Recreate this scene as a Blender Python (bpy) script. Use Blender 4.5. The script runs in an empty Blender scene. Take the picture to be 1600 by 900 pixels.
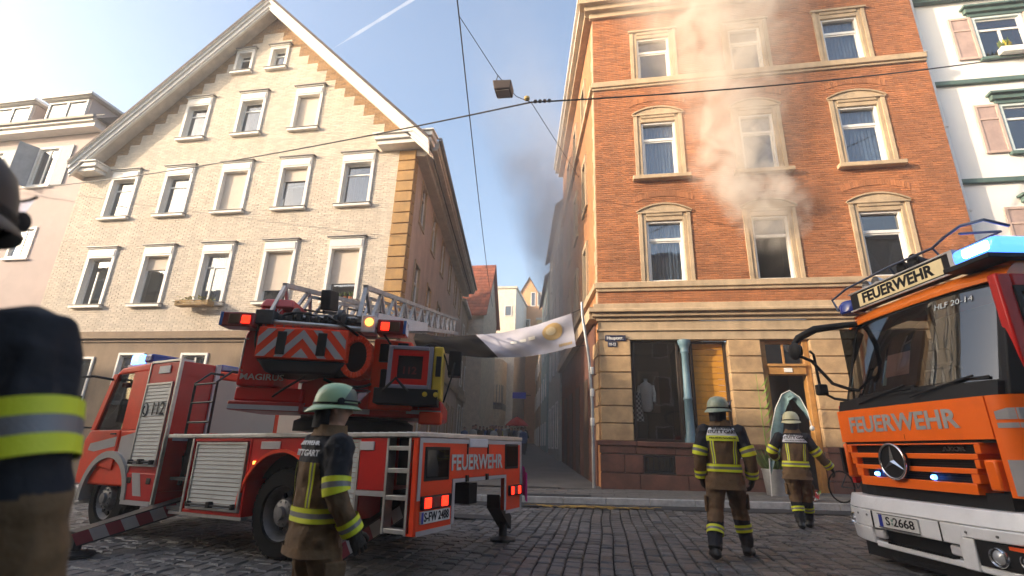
import bpy, bmesh, math, random
import numpy as np
from math import sin, cos, pi, radians, sqrt, atan2
from mathutils import Vector, Matrix
random.seed(7)
S = bpy.context.scene
C = S.collection

# ---------------------------------------------------------------- camera
cam_d = bpy.data.cameras.new('camera')
cam = bpy.data.objects.new('camera', cam_d); C.objects.link(cam)
S.camera = cam
YAW, PITCH, ROLL, CAM_H = -0.187286, 0.310646, 0.034898, 1.22
fw = Vector((sin(YAW)*cos(PITCH), cos(YAW)*cos(PITCH), sin(PITCH)))
r0 = Vector((cos(YAW), -sin(YAW), 0)); u0 = r0.cross(fw)
rt = r0*cos(ROLL)+u0*sin(ROLL); up = -r0*sin(ROLL)+u0*cos(ROLL)
cam.matrix_world = Matrix(((rt.x, up.x, -fw.x, 0), (rt.y, up.y, -fw.y, 0), (rt.z, up.z, -fw.z, CAM_H), (0, 0, 0, 1)))
cam_d.sensor_width = 36; cam_d.lens = 17.395
cam_d.clip_start = 0.05; cam_d.clip_end = 20000
cam_d.dof.use_dof = True; cam_d.dof.focus_distance = 7.5; cam_d.dof.aperture_fstop = 1.6

# ---------------------------------------------------------------- sky, sun, exposure
SUN_TO = Vector((-2.0, -1.0, 0.60)).normalized()
sun_el = math.asin(SUN_TO.z); sun_az = atan2(SUN_TO.x, SUN_TO.y)
W = bpy.data.worlds.new('World'); S.world = W; W.use_nodes = True
wn = W.node_tree; bg = wn.nodes['Background']
sky = wn.nodes.new('ShaderNodeTexSky'); sky.sky_type = 'NISHITA'; sky.sun_disc = False
sky.sun_elevation = sun_el; sky.sun_rotation = sun_az
sky.air_density = 1.0; sky.dust_density = 4.5; sky.ozone_density = 1.0; sky.altitude = 250
wn.links.new(sky.outputs[0], bg.inputs[0]); bg.inputs[1].default_value = 0.15
sd = bpy.data.lights.new('sun', 'SUN'); sd.energy = 2.1; sd.angle = radians(0.53); sd.color = (1.0, 0.82, 0.62)
so = bpy.data.objects.new('sun', sd); C.objects.link(so)
so.rotation_euler = (-SUN_TO).to_track_quat('-Z', 'Y').to_euler()
S.view_settings.view_transform = 'Standard'; S.view_settings.look = 'None'
S.view_settings.exposure = 1.66; S.view_settings.gamma = 1.0; S.view_settings.use_curve_mapping = False
S.cycles.use_denoising = True
S.cycles.max_bounces = 7; S.cycles.transparent_max_bounces = 24; S.cycles.volume_bounces = 3
S.cycles.volume_step_rate = 1.0; S.cycles.volume_max_steps = 256
S.cycles.caustics_reflective = False; S.cycles.caustics_refractive = False
S.cycles.sample_clamp_indirect = 6

# ---------------------------------------------------------------- materials
MATS = {}
def lin(c):
    return tuple((x/12.92 if x <= .04045 else ((x+.055)/1.055)**2.4) for x in c)
def mat(name, col, rough=.6, metal=0., var=.12, vs=3., bump=0., bs=60., island=0., coat=0., emit=None, es=0., spec=.5,
        streak=0., grime=None, gs=1.2, gamt=.5, trans=0.):
    if name in MATS: return MATS[name]
    m = bpy.data.materials.new(name); m.use_nodes = True; nt = m.node_tree; N = nt.nodes; L = nt.links
    b = N['Principled BSDF']
    b.inputs['Roughness'].default_value = rough; b.inputs['Metallic'].default_value = metal
    b.inputs['Specular IOR Level'].default_value = spec
    if coat: b.inputs['Coat Weight'].default_value = coat; b.inputs['Coat Roughness'].default_value = .06
    tc = N.new('ShaderNodeTexCoord')
    n = N.new('ShaderNodeTexNoise'); n.inputs['Scale'].default_value = vs; n.inputs['Detail'].default_value = 7; n.inputs['Roughness'].default_value = .65
    L.new(tc.outputs['Object'], n.inputs['Vector'])
    mr = N.new('ShaderNodeMapRange'); mr.inputs[1].default_value = .3; mr.inputs[2].default_value = .7
    mr.inputs[3].default_value = 1-var*1.6; mr.inputs[4].default_value = 1+var
    L.new(n.outputs[0], mr.inputs[0])
    fac = mr.outputs[0]
    def mul(a, bb):
        k = N.new('ShaderNodeMath'); k.operation = 'MULTIPLY'; L.new(a, k.inputs[0]); L.new(bb, k.inputs[1]); return k.outputs[0]
    if island:
        g = N.new('ShaderNodeNewGeometry'); m2 = N.new('ShaderNodeMapRange')
        m2.inputs[3].default_value = 1-island; m2.inputs[4].default_value = 1+island*.7
        L.new(g.outputs['Random Per Island'], m2.inputs[0]); fac = mul(fac, m2.outputs[0])
    if streak:
        mp = N.new('ShaderNodeMapping'); mp.inputs['Scale'].default_value = (1.0, 1.0, .16)
        n3 = N.new('ShaderNodeTexNoise'); n3.inputs['Scale'].default_value = 2.5; n3.inputs['Detail'].default_value = 9; n3.inputs['Roughness'].default_value = .7; n3.inputs['Distortion'].default_value = .3
        L.new(tc.outputs['Object'], mp.inputs['Vector']); L.new(mp.outputs[0], n3.inputs['Vector'])
        m3 = N.new('ShaderNodeMapRange'); m3.inputs[1].default_value = .35; m3.inputs[2].default_value = .7; m3.inputs[3].default_value = 1-streak; m3.inputs[4].default_value = 1.05
        L.new(n3.outputs[0], m3.inputs[0]); fac = mul(fac, m3.outputs[0])
    v = N.new('ShaderNodeVectorMath'); v.operation = 'SCALE'; v.inputs[0].default_value = col; L.new(fac, v.inputs['Scale'])
    out = v.outputs[0]
    if grime:
        n4 = N.new('ShaderNodeTexNoise'); n4.inputs['Scale'].default_value = gs; n4.inputs['Detail'].default_value = 9; n4.inputs['Roughness'].default_value = .7
        L.new(tc.outputs['Object'], n4.inputs['Vector'])
        m4 = N.new('ShaderNodeMapRange'); m4.inputs[1].default_value = .48; m4.inputs[2].default_value = .72; m4.inputs[3].default_value = 0; m4.inputs[4].default_value = gamt
        L.new(n4.outputs[0], m4.inputs[0])
        mx = N.new('ShaderNodeMix'); mx.data_type = 'RGBA'; L.new(m4.outputs[0], mx.inputs[0]); L.new(out, mx.inputs[6]); mx.inputs[7].default_value = (*grime, 1); out = mx.outputs[2]
    L.new(out, b.inputs['Base Color'])
    mrr = N.new('ShaderNodeMapRange'); mrr.inputs[3].default_value = max(.02, rough*.8); mrr.inputs[4].default_value = min(1, rough*1.25)
    L.new(n.outputs[0], mrr.inputs[0]); L.new(mrr.outputs[0], b.inputs['Roughness'])
    if bump:
        n2 = N.new('ShaderNodeTexNoise'); n2.inputs['Scale'].default_value = bs; n2.inputs['Detail'].default_value = 5
        L.new(tc.outputs['Object'], n2.inputs['Vector'])
        bp = N.new('ShaderNodeBump'); bp.inputs['Strength'].default_value = bump; bp.inputs['Distance'].default_value = .02
        L.new(n2.outputs[0], bp.inputs['Height']); L.new(bp.outputs[0], b.inputs['Normal'])
    if emit: b.inputs['Emission Color'].default_value = (*emit, 1); b.inputs['Emission Strength'].default_value = es
    if trans: b.inputs['Transmission Weight'].default_value = trans
    MATS[name] = m; return m
def glass(name, tint=(.8, .85, .88), ior=1.9, rough=.02, alpha=None):
    if name in MATS: return MATS[name]
    m = bpy.data.materials.new(name); m.use_nodes = True; nt = m.node_tree; N = nt.nodes; L = nt.links
    N.remove(N['Principled BSDF']); o = N['Material Output']
    F0 = ((ior-1)/(ior+1))**2
    ge = N.new('ShaderNodeNewGeometry'); dt = N.new('ShaderNodeVectorMath'); dt.operation = 'DOT_PRODUCT'; L.new(ge.outputs['Incoming'], dt.inputs[0]); L.new(ge.outputs['Normal'], dt.inputs[1])
    def mm(op, a, b):
        k = N.new('ShaderNodeMath'); k.operation = op
        for i, x in enumerate((a, b)):
            if isinstance(x, (int, float)): k.inputs[i].default_value = x
            elif x is not None: L.new(x, k.inputs[i])
        return k
    ab = mm('ABSOLUTE', dt.outputs['Value'], None); f = mm('ADD', mm('MULTIPLY', mm('POWER', mm('SUBTRACT', 1.0, ab.outputs[0]).outputs[0], 5.0).outputs[0], 1-F0).outputs[0], F0)
    t = N.new('ShaderNodeBsdfTransparent'); t.inputs[0].default_value = (*tint, 1)
    g = N.new('ShaderNodeBsdfGlossy'); g.inputs['Roughness'].default_value = rough
    x = N.new('ShaderNodeMixShader'); L.new(f.outputs[0], x.inputs[0]); L.new(t.outputs[0], x.inputs[1]); L.new(g.outputs[0], x.inputs[2])
    tc = N.new('ShaderNodeTexCoord'); n = N.new('ShaderNodeTexNoise'); n.inputs['Scale'].default_value = 1.3
    L.new(tc.outputs['Object'], n.inputs['Vector'])
    bp = N.new('ShaderNodeBump'); bp.inputs['Strength'].default_value = .06; bp.inputs['Distance'].default_value = .05
    L.new(n.outputs[0], bp.inputs['Height']); L.new(bp.outputs[0], g.inputs['Normal'])
    L.new(x.outputs[0], o.inputs[0]); MATS[name] = m; return m

# ---------------------------------------------------------------- mesh helpers
class MB:
    def __init__(s): s.v = []; s.f = []; s.m = []
    def add(s, vs, fs, mi=0):
        o = len(s.v); s.v += [tuple(p) for p in vs]; s.f += [[i+o for i in f] for f in fs]; s.m += [mi]*len(fs); return s
    def box(s, x0, x1, y0, y1, z0, z1, mi=0):
        return s.add([(x0,y0,z0),(x1,y0,z0),(x1,y1,z0),(x0,y1,z0),(x0,y0,z1),(x1,y0,z1),(x1,y1,z1),(x0,y1,z1)],
            [(0,3,2,1),(4,5,6,7),(0,1,5,4),(1,2,6,5),(2,3,7,6),(3,0,4,7)], mi)
    def hexa(s, b, t, mi=0):     # 4 bottom + 4 top points, counterclockwise from above
        return s.add(list(b)+list(t), [(0,3,2,1),(4,5,6,7),(0,1,5,4),(1,2,6,5),(2,3,7,6),(3,0,4,7)], mi)
    def prism(s, poly, to3, d0, d1, mi=0, cap=True):   # poly 2D -> to3(a,b,d)
        n = len(poly); A = [to3(a, b, d0) for a, b in poly]; B = [to3(a, b, d1) for a, b in poly]
        fs = [(i, (i+1) % n, (i+1) % n+n, i+n) for i in range(n)]
        if cap: fs += [tuple(range(n-1, -1, -1)), tuple(range(n, 2*n))]
        return s.add(A+B, fs, mi)
    def frame(s, x0, x1, z0, z1, w, y0, y1, mi=0, wb=None, wt=None):   # rectangular ring in xz, butt-joined
        wb = w if wb is None else wb; wt = w if wt is None else wt
        s.box(x0, x0+w, y0, y1, z0, z1, mi); s.box(x1-w, x1, y0, y1, z0, z1, mi)
        if wb: s.box(x0+w, x1-w, y0, y1, z0, z0+wb, mi)
        if wt: s.box(x0+w, x1-w, y0, y1, z1-wt, z1, mi)
        return s
    def tube(s, pts, r, n=8, mi=0, cap=True, closed=False):
        pts = [Vector(p) for p in pts]; k = len(pts); rr = r if isinstance(r, (list, tuple)) else [r]*k
        up0 = None; rings = []
        for i, p in enumerate(pts):
            a = pts[(i-1) % k] if (closed or i > 0) else p; b = pts[(i+1) % k] if (closed or i < k-1) else p
            t = (b-a).normalized()
            if up0 is None:
                up0 = Vector((0,0,1)) if abs(t.z) < .9 else Vector((1,0,0))
            e1 = (up0-t*up0.dot(t)).normalized(); e2 = t.cross(e1); up0 = e1
            rings.append([p+(e1*cos(2*pi*j/n)+e2*sin(2*pi*j/n))*rr[i] for j in range(n)])
        vs = [q for g in rings for q in g]; fs = []
        for i in range(k if closed else k-1):
            i2 = (i+1) % k
            for j in range(n): fs.append((i*n+j, i*n+(j+1) % n, i2*n+(j+1) % n, i2*n+j))
        if cap and not closed: fs += [tuple(range(n-1, -1, -1)), tuple(range((k-1)*n, k*n))]
        return s.add(vs, fs, mi)
    def bar(s, a, b, w, h=None, mi=0):
        a = Vector(a); b = Vector(b); h = h or w; t = (b-a).normalized()
        u = Vector((0,0,1)) if abs(t.z) < .95 else Vector((0,1,0))
        e1 = t.cross(u).normalized()*w/2; e2 = e1.cross(t).normalized()*h/2
        return s.hexa([a-e1-e2, a+e1-e2, b+e1-e2, b-e1-e2], [a-e1+e2, a+e1+e2, b+e1+e2, b-e1+e2], mi)
    def lathe(s, prof, c=(0,0,0), axis='z', n=24, mi=0, sx=1., sy=1., cap=True):   # prof [(r,h)]
        c = Vector(c); vs = []
        for r, h in prof:
            for j in range(n):
                a = 2*pi*j/n; p, q = r*cos(a)*sx, r*sin(a)*sy
                vs.append(c+(Vector((p,q,h)) if axis == 'z' else Vector((h,p,q)) if axis == 'x' else Vector((q,h,p))))
        fs = []; k = len(prof)
        for i in range(k-1):
            for j in range(n): fs.append((i*n+j, i*n+(j+1) % n, (i+1)*n+(j+1) % n, (i+1)*n+j))
        if cap: fs += [tuple(range(n-1, -1, -1)), tuple(range((k-1)*n, k*n))]
        return s.add(vs, fs, mi)
    def strip(s, secs, mi=0, closed_ends=True):   # secs: list of cross-section loops, welded along their length
        k = len(secs[0]); vs = [p for q in secs for p in q]
        fs = [(i*k+j, i*k+(j+1) % k, (i+1)*k+(j+1) % k, (i+1)*k+j) for i in range(len(secs)-1) for j in range(k)]
        fs += [tuple(range(k))[::-1], tuple(range((len(secs)-1)*k, len(secs)*k))]
        return s.add(vs, fs, mi)
    def grid(s, fn, nu, nv, mi=0):
        vs = [fn(i/nu, j/nv) for j in range(nv+1) for i in range(nu+1)]
        fs = [(j*(nu+1)+i, j*(nu+1)+i+1, (j+1)*(nu+1)+i+1, (j+1)*(nu+1)+i) for j in range(nv) for i in range(nu)]
        return s.add(vs, fs, mi)
    def mesh(s, name, mats, smooth=None):
        me = bpy.data.meshes.new(name); me.from_pydata(s.v, [], s.f)
        for m in (mats if isinstance(mats, (list, tuple)) else [mats]): me.materials.append(m)
        if any(s.m): me.polygons.foreach_set('material_index', s.m)
        bm = bmesh.new(); bm.from_mesh(me)
        bmesh.ops.recalc_face_normals(bm, faces=bm.faces[:]); bm.to_mesh(me); bm.free()
        if smooth:
            me.polygons.foreach_set('use_smooth', [True]*len(me.polygons)); me.set_sharp_from_angle(angle=radians(smooth))
        me.update(); return me
    def build(s, name, mats, parent=None, smooth=None, bevel=0, loc=None, rz=0, seg=2):
        o = bpy.data.objects.new(name, s.mesh(name, mats, smooth or (40 if bevel else None))); C.objects.link(o)
        if parent: o.parent = parent
        if loc: o.location = loc
        if rz: o.rotation_euler.z = rz
        if bevel:
            b = o.modifiers.new('bevel', 'BEVEL'); b.width = bevel; b.segments = seg; b.limit_method = 'ANGLE'; b.angle_limit = radians(35)
        return o
def tag(o, label=None, cat=None, group=None, kind=None):
    if label: o['label'] = label
    if cat: o['category'] = cat
    if group: o['group'] = group
    if kind: o['kind'] = kind
    return o
def thing(name, label, cat, loc=(0,0,0), rz=0, group=None, parent=None):
    o = bpy.data.objects.new(name, None); C.objects.link(o); o.empty_display_size = .2
    o.location = loc; o.rotation_euler.z = rz
    return tag(o, label, cat, group)
def part_empty(name, parent):
    o = bpy.data.objects.new(name, None); C.objects.link(o); o.parent = parent; o.empty_display_size = .1; return o
def dup(o, parent=None):
    c = o.copy(); C.objects.link(c)
    if parent: c.parent = parent
    for ch in list(o.children): dup(ch, c)
    return c
def text_mesh(txt, h, wscale=1., bold=0., depth=.002, align='CENTER'):
    cu = bpy.data.curves.new('lettering', 'FONT'); cu.body = txt; cu.size = h*1.38; cu.offset = bold*h
    cu.extrude = depth; cu.align_x = align; cu.align_y = 'CENTER'; cu.resolution_u = 3
    o = bpy.data.objects.new('lettering', cu); C.objects.link(o)
    dg = bpy.context.evaluated_depsgraph_get()
    me = bpy.data.meshes.new_from_object(o.evaluated_get(dg)); bpy.data.objects.remove(o)
    if wscale != 1:
        for v in me.vertices: v.co.x *= wscale
    me.materials.clear(); return me
def lettering(txt, h, m, origin, right, upv, parent=None, wscale=1., bold=0., fn=None, name='lettering', width=None, depth=.002):
    """text laid out in the plane (right, up); normal = right x up. fn maps (a,b,c) to 3D instead"""
    me = text_mesh(txt, h, wscale, bold, depth); me.name = name
    if width:
        xs = [v.co.x for v in me.vertices]; k = width/(max(xs)-min(xs))
        for v in me.vertices: v.co.x *= k
    R, U = Vector(right).normalized(), Vector(upv).normalized(); Nn = R.cross(U); O = Vector(origin)
    for v in me.vertices:
        v.co = Vector(fn(v.co.x, v.co.y, v.co.z)) if fn else O+R*v.co.x+U*v.co.y+Nn*v.co.z
    me.materials.append(m)
    o = bpy.data.objects.new(name, me); C.objects.link(o)
    if parent: o.parent = parent
    return o
def clip(poly, a, b, c):       # keep a*x+b*y<=c
    out = []; n = len(poly)
    for i in range(n):
        p, q = poly[i], poly[(i+1) % n]; dp = a*p[0]+b*p[1]-c; dq = a*q[0]+b*q[1]-c
        if dp <= 0: out.append(p)
        if (dp < 0 < dq) or (dq < 0 < dp):
            t = dp/(dp-dq); out.append((p[0]+(q[0]-p[0])*t, p[1]+(q[1]-p[1])*t))
    return out
def area2(p): return abs(sum(p[i][0]*p[(i+1) % len(p)][1]-p[(i+1) % len(p)][0]*p[i][1] for i in range(len(p))))/2
def wall_cells(mb, x0, x1, z0, z1, ops, to3, mi=0, planes=()):
    xs = sorted({x0, x1, *[v for o in ops for v in (o[0], o[1]) if x0 < v < x1]}); zs = sorted({z0, z1, *[v for o in ops for v in (o[2], o[3]) if z0 < v < z1]})
    for i in range(len(xs)-1):
        for j in range(len(zs)-1):
            cx, cz = (xs[i]+xs[i+1])/2, (zs[j]+zs[j+1])/2
            if any(o[0] < cx < o[1] and o[2] < cz < o[3] for o in ops): continue
            p = [(xs[i], zs[j]), (xs[i+1], zs[j]), (xs[i+1], zs[j+1]), (xs[i], zs[j+1])]
            for pl in planes: p = clip(p, *pl) if p else p
            if len(p) >= 3 and area2(p) > 1e-5: mb.add([to3(a, b) for a, b in p], [tuple(range(len(p)))], mi)
    return mb
def bricks(mb, x0, x1, z0, z1, ops, bl, bh, joint, yf, proud, planes=(), cuts=None, cls=None):
    """running bond of separate bricks, each a small block standing proud of the mortar"""
    rng = random.Random(3); row = 0; z = z0
    while z < z1-.02:
        zb = min(z+bh-joint, z1); off = (row % 2)*bl/2; x = x0-off
        spans = [(o[0], o[1]) for o in ops if o[2] < zb-.01 and o[3] > z+.01]
        while x < x1:
            a, b = max(x, x0), min(x+bl-joint, x1); segs = [(a, b)] if b-a > .03 else []
            for s0, s1 in spans:
                nx = []
                for a, b in segs:
                    if s1 <= a or s0 >= b: nx.append((a, b)); continue
                    if s0-a > .03: nx.append((a, s0))
                    if b-s1 > .03: nx.append((s1, b))
                segs = nx
            if cuts:
                nx = []
                for a, b in segs:
                    cs_ = [c for c in cuts if a+.02 < c < b-.02]
                    if cs_ and len({cls((p+q)/2, (z+zb)/2) for p, q in zip([a]+cs_, cs_+[b])}) > 1: nx += list(zip([a]+cs_, cs_+[b]))
                    else: nx.append((a, b))
                segs = nx
            for a, b in segs:
                mi = cls((a+b)/2, (z+zb)/2) if cls else 0
                if mi is None: continue
                p = [(a, z), (b, z), (b, zb), (a, zb)]
                for pl in planes: p = clip(p, *pl) if p else p
                if len(p) < 3 or area2(p) < .0006: continue
                n = len(p); y1 = yf-proud*rng.uniform(.55, 1.25)
                mb.add([(q[0], yf+.004, q[1]) for q in p]+[(q[0]*.985+(a+b)/2*.015, y1, q[1]*.94+(z+zb)/2*.06) for q in p],
                       [tuple(range(n, 2*n))]+[(i, (i+1) % n, (i+1) % n+n, i+n) for i in range(n)], mi)
            x += bl
        z += bh; row += 1
    return mb
# ---------------------------------------------------------------- palette
INV = {}
_b0 = MB.build
def _b1(s, name, mats, parent=None, **k):
    o = _b0(s, name, mats, parent, **k)
    if parent and parent.name in INV: o.matrix_parent_inverse = INV[parent.name]
    return o
MB.build = _b1
def site(name, label, cat, loc, group=None):     # a thing whose parts are given in world coordinates
    t = thing(name, label, cat, loc, 0, group); INV[t.name] = Matrix.Translation(-Vector(loc)); return t
def let_w(par, *a, **k):
    o = lettering(*a, parent=par, **k)
    if par.name in INV: o.matrix_parent_inverse = INV[par.name]
    return o
cream_brick = mat('cream_brick', (.70, .61, .50), .75, var=.06, vs=.9, island=.13, bump=.3, bs=90, streak=.12, grime=(.54, .43, .31), gs=.45, gamt=.35)
brown_brick = mat('brown_brick', (.34, .20, .09), .75, island=.25, bump=.3, bs=90)
cream_mortar = mat('cream_mortar', (.56, .48, .39), .9, var=.1, vs=2, streak=.1)
white_trim = mat('white_trim', (.78, .75, .70), .5, var=.05, vs=4, streak=.08)
white_paint = mat('white_paint', (.80, .79, .76), .35, var=.05, vs=6, streak=.08)
grey_metal = mat('grey_metal', (.22, .21, .2), .5, .3)
red_brick = mat('red_brick', (.45, .172, .066), .8, var=.15, vs=.8, island=.24, bump=.4, bs=80, streak=.2, grime=(.27, .11, .05), gs=.5, gamt=.55)
red_mortar = mat('red_mortar', (.46, .25, .14), .9, var=.2, vs=3)
sandstone = mat('sandstone', (.52, .39, .25), .8, var=.14, vs=2.2, bump=.35, bs=45, streak=.2, island=.1)
sandstone_b = mat('sandstone_block_face', (.48, .32, .17), .82, var=.2, vs=2.5, bump=.5, bs=35, island=.16, grime=(.2, .12, .07), gamt=.45)
base_stone = mat('red_sandstone', (.15, .062, .042), .85, var=.3, vs=2.5, bump=.6, bs=30, island=.2, grime=(.07, .035, .03), gamt=.5)
ochre = mat('ochre_quoin', (.42, .235, .075), .7, var=.15, vs=2, bump=.3, bs=50, streak=.2)
render_brown = mat('brown_render', (.30, .215, .14), .85, var=.15, vs=1.2, bump=.3, bs=60, streak=.2)
side_render = mat('side_render', (.54, .40, .32), .85, var=.15, vs=.8, bump=.3, bs=40, streak=.2)
pink_render = mat('pink_render', (.52, .42, .385), .85, var=.1, vs=.6, bump=.25, bs=60)
white_render = mat('white_render', (.83, .81, .78), .85, var=.04, vs=.5, bump=.2, bs=70)
tile_red = mat('roof_tile_red', (.30, .085, .04), .75, var=.25, vs=1.5, island=.35, bump=.2)
tile_dark = mat('roof_tile_dark', (.075, .055, .05), .75, var=.25, island=.35)
soffit = mat('soffit_paint', (.58, .52, .45), .7, var=.15, vs=2)
pane_m = glass('window_glass', (.62, .68, .74), 2.4)
pane_blue = glass('window_glass_dark', (.35, .38, .4), 2.7)
room_m = mat('room_dark', (.05, .045, .04), .9)
curtain_m = mat('curtain_cloth', (.50, .52, .56), .9, var=.1)
curtain_g = mat('curtain_grey', (.30, .28, .27), .9)
blind_m = mat('roller_blind', (.62, .53, .44), .8, var=.06)
green_trim = mat('green_trim', (.10, .17, .15), .6, streak=.2)
shutter_pink = mat('shutter_paint', (.60, .44, .37), .6, var=.1, streak=.15)
leaf_m = mat('leaf_green', (.10, .16, .035), .7, island=.5)
iron_m = mat('black_iron', (.02, .02, .022), .45, .4)
smoke_black = mat('charred_black', (.012, .011, .01), .9)

def wavy(mb, x0, x1, z0, z1, y, amp=.02, per=.09, mi=0):
    n = max(6, int((x1-x0)/per*4))
    return mb.grid(lambda u, v: (x0+(x1-x0)*u, y+amp*sin(u*(x1-x0)/per*2*pi)+.4*amp*sin(u*37), z0+(z1-z0)*v), n, 1, mi)

def window_tin(house, X0, X1, Z0, Z1, yf, kind):
    """window with white tin surround, roller-shutter box and thin dark cornice"""
    w = .13; hb = .40 if Z1-Z0 > 1.6 else .16; ix0, ix1, iz0, iz1 = X0+w, X1-w, Z0+.05, Z1-hb
    m = MB(); yo = yf-.075
    m.box(X0, X0+w, yo, yf+.24, Z0, Z1-hb); m.box(X1-w, X1, yo, yf+.24, Z0, Z1-hb)
    m.box(X0, X1, yo-.012, yf+.24, Z1-hb, Z1); m.box(X0+.05, X1-.05, yo-.034, yo-.014, Z1-hb+.07, Z1-.07)
    m.box(X0-.03, X1+.03, yo-.06, yf, Z1+.002, Z1+.05); m.box(ix0, ix1, yf-.02, yf+.24, Z0, Z0+.05)
    win = m.build('window', white_trim, house, bevel=.008)
    MB().box(X0-.09, X1+.12, yf-.19, yf+.002, Z1+.053, Z1+.082).build('drip_cornice', grey_metal, win)
    s = MB(); s.box(X0-.05, X1+.05, yf-.17, yf-.002, Z0-.11, Z0-.01); s.box(X0-.08, X1+.08, yf-.2, yf-.002, Z0-.007, Z0+.016, 1)
    s.build('sill', [white_trim, grey_metal], win, bevel=.006)
    ys = yf+.13; s = MB(); s.frame(ix0, ix1, iz0, iz1, .06, ys, ys+.05)
    zt = iz0+(iz1-iz0)*.74
    if kind not in ('open', 'tilt', 'full'): s.box(ix0+.06, ix1-.06, ys-.01, ys+.052, zt-.03, zt+.03)
    if kind in ('open', 'curtain'): s.box(ix0+.36, ix0+.43, ys-.012, ys+.06, iz0+.06, zt-.03)
    s.build('sash', white_paint, win, bevel=.006)
    if kind == 'tilt':
        t = MB(); zt2 = iz0+(iz1-iz0)*.62; b = .17
        for xa, xb in ((ix0+.07, ix0+.14), (ix1-.14, ix1-.07)):
            t.hexa([(xa, ys-.04, iz0+.06), (xb, ys-.04, iz0+.06), (xb, ys, iz0+.06), (xa, ys, iz0+.06)], [(xa, ys+b-.04, zt2), (xb, ys+b-.04, zt2), (xb, ys+b, zt2), (xa, ys+b, zt2)])
        t.box(ix0+.14, ix1-.14, ys+b-.04, ys+b, zt2-.07, zt2); t.build('tilted_sash', white_paint, win)
    MB().box(ix0+.05, ix1-.05, ys+.022, ys+.028, iz0+.05, iz1-.05).build('pane', pane_m if kind != 'open' else pane_blue, win)
    r = MB(); r.box(X0+.01, X1-.01, yf+.9, yf+.95, Z0, Z1); r.box(X0, X0+.02, yf+.24, yf+.9, Z0, Z1); r.box(X1-.02, X1, yf+.24, yf+.9, Z0, Z1); r.box(X0+.02, X1-.02, yf+.24, yf+.9, Z0, Z0+.02); r.box(X0+.02, X1-.02, yf+.24, yf+.9, Z1-.02, Z1)
    r.build('room_recess', room_m, win)
    yb = ys-.03
    bl = {'blind75': .76, 'blind70': .66, 'full': .99, 'band': .26, 'tilt': .3, 'blindc': .82}.get(kind)
    if bl:
        zb = iz1-(iz1-iz0)*bl
        b = MB(); b.grid(lambda u, v: (ix0+.01+(ix1-ix0-.02)*u, yb, zb+(iz1-zb)*v), 1, 1); b.box(ix0+.01, ix1-.01, yb-.012, yb+.012, zb-.03, zb)
        b.build('roller_blind', blind_m, win)
    if kind in ('curtain', 'open', 'blue'):
        c = MB(); cm = curtain_g if kind == 'open' else curtain_m
        if kind == 'blue': wavy(c, ix0, ix1, iz0, zt, ys+.12); cm = mat('curtain_blue_sky_tint', (.20, .25, .31), .9)  # blue cloth colour also stands in for sky reflected in the pane
        elif kind == 'open': wavy(c, ix0, ix0+.3, iz0, iz1, ys+.1); wavy(c, ix1-.4, ix1, iz0, iz1, ys+.1)
        else: wavy(c, ix0, ix1, iz0, iz1, ys+.1)
        c.build('curtain', cm, win)
    return win

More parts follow.
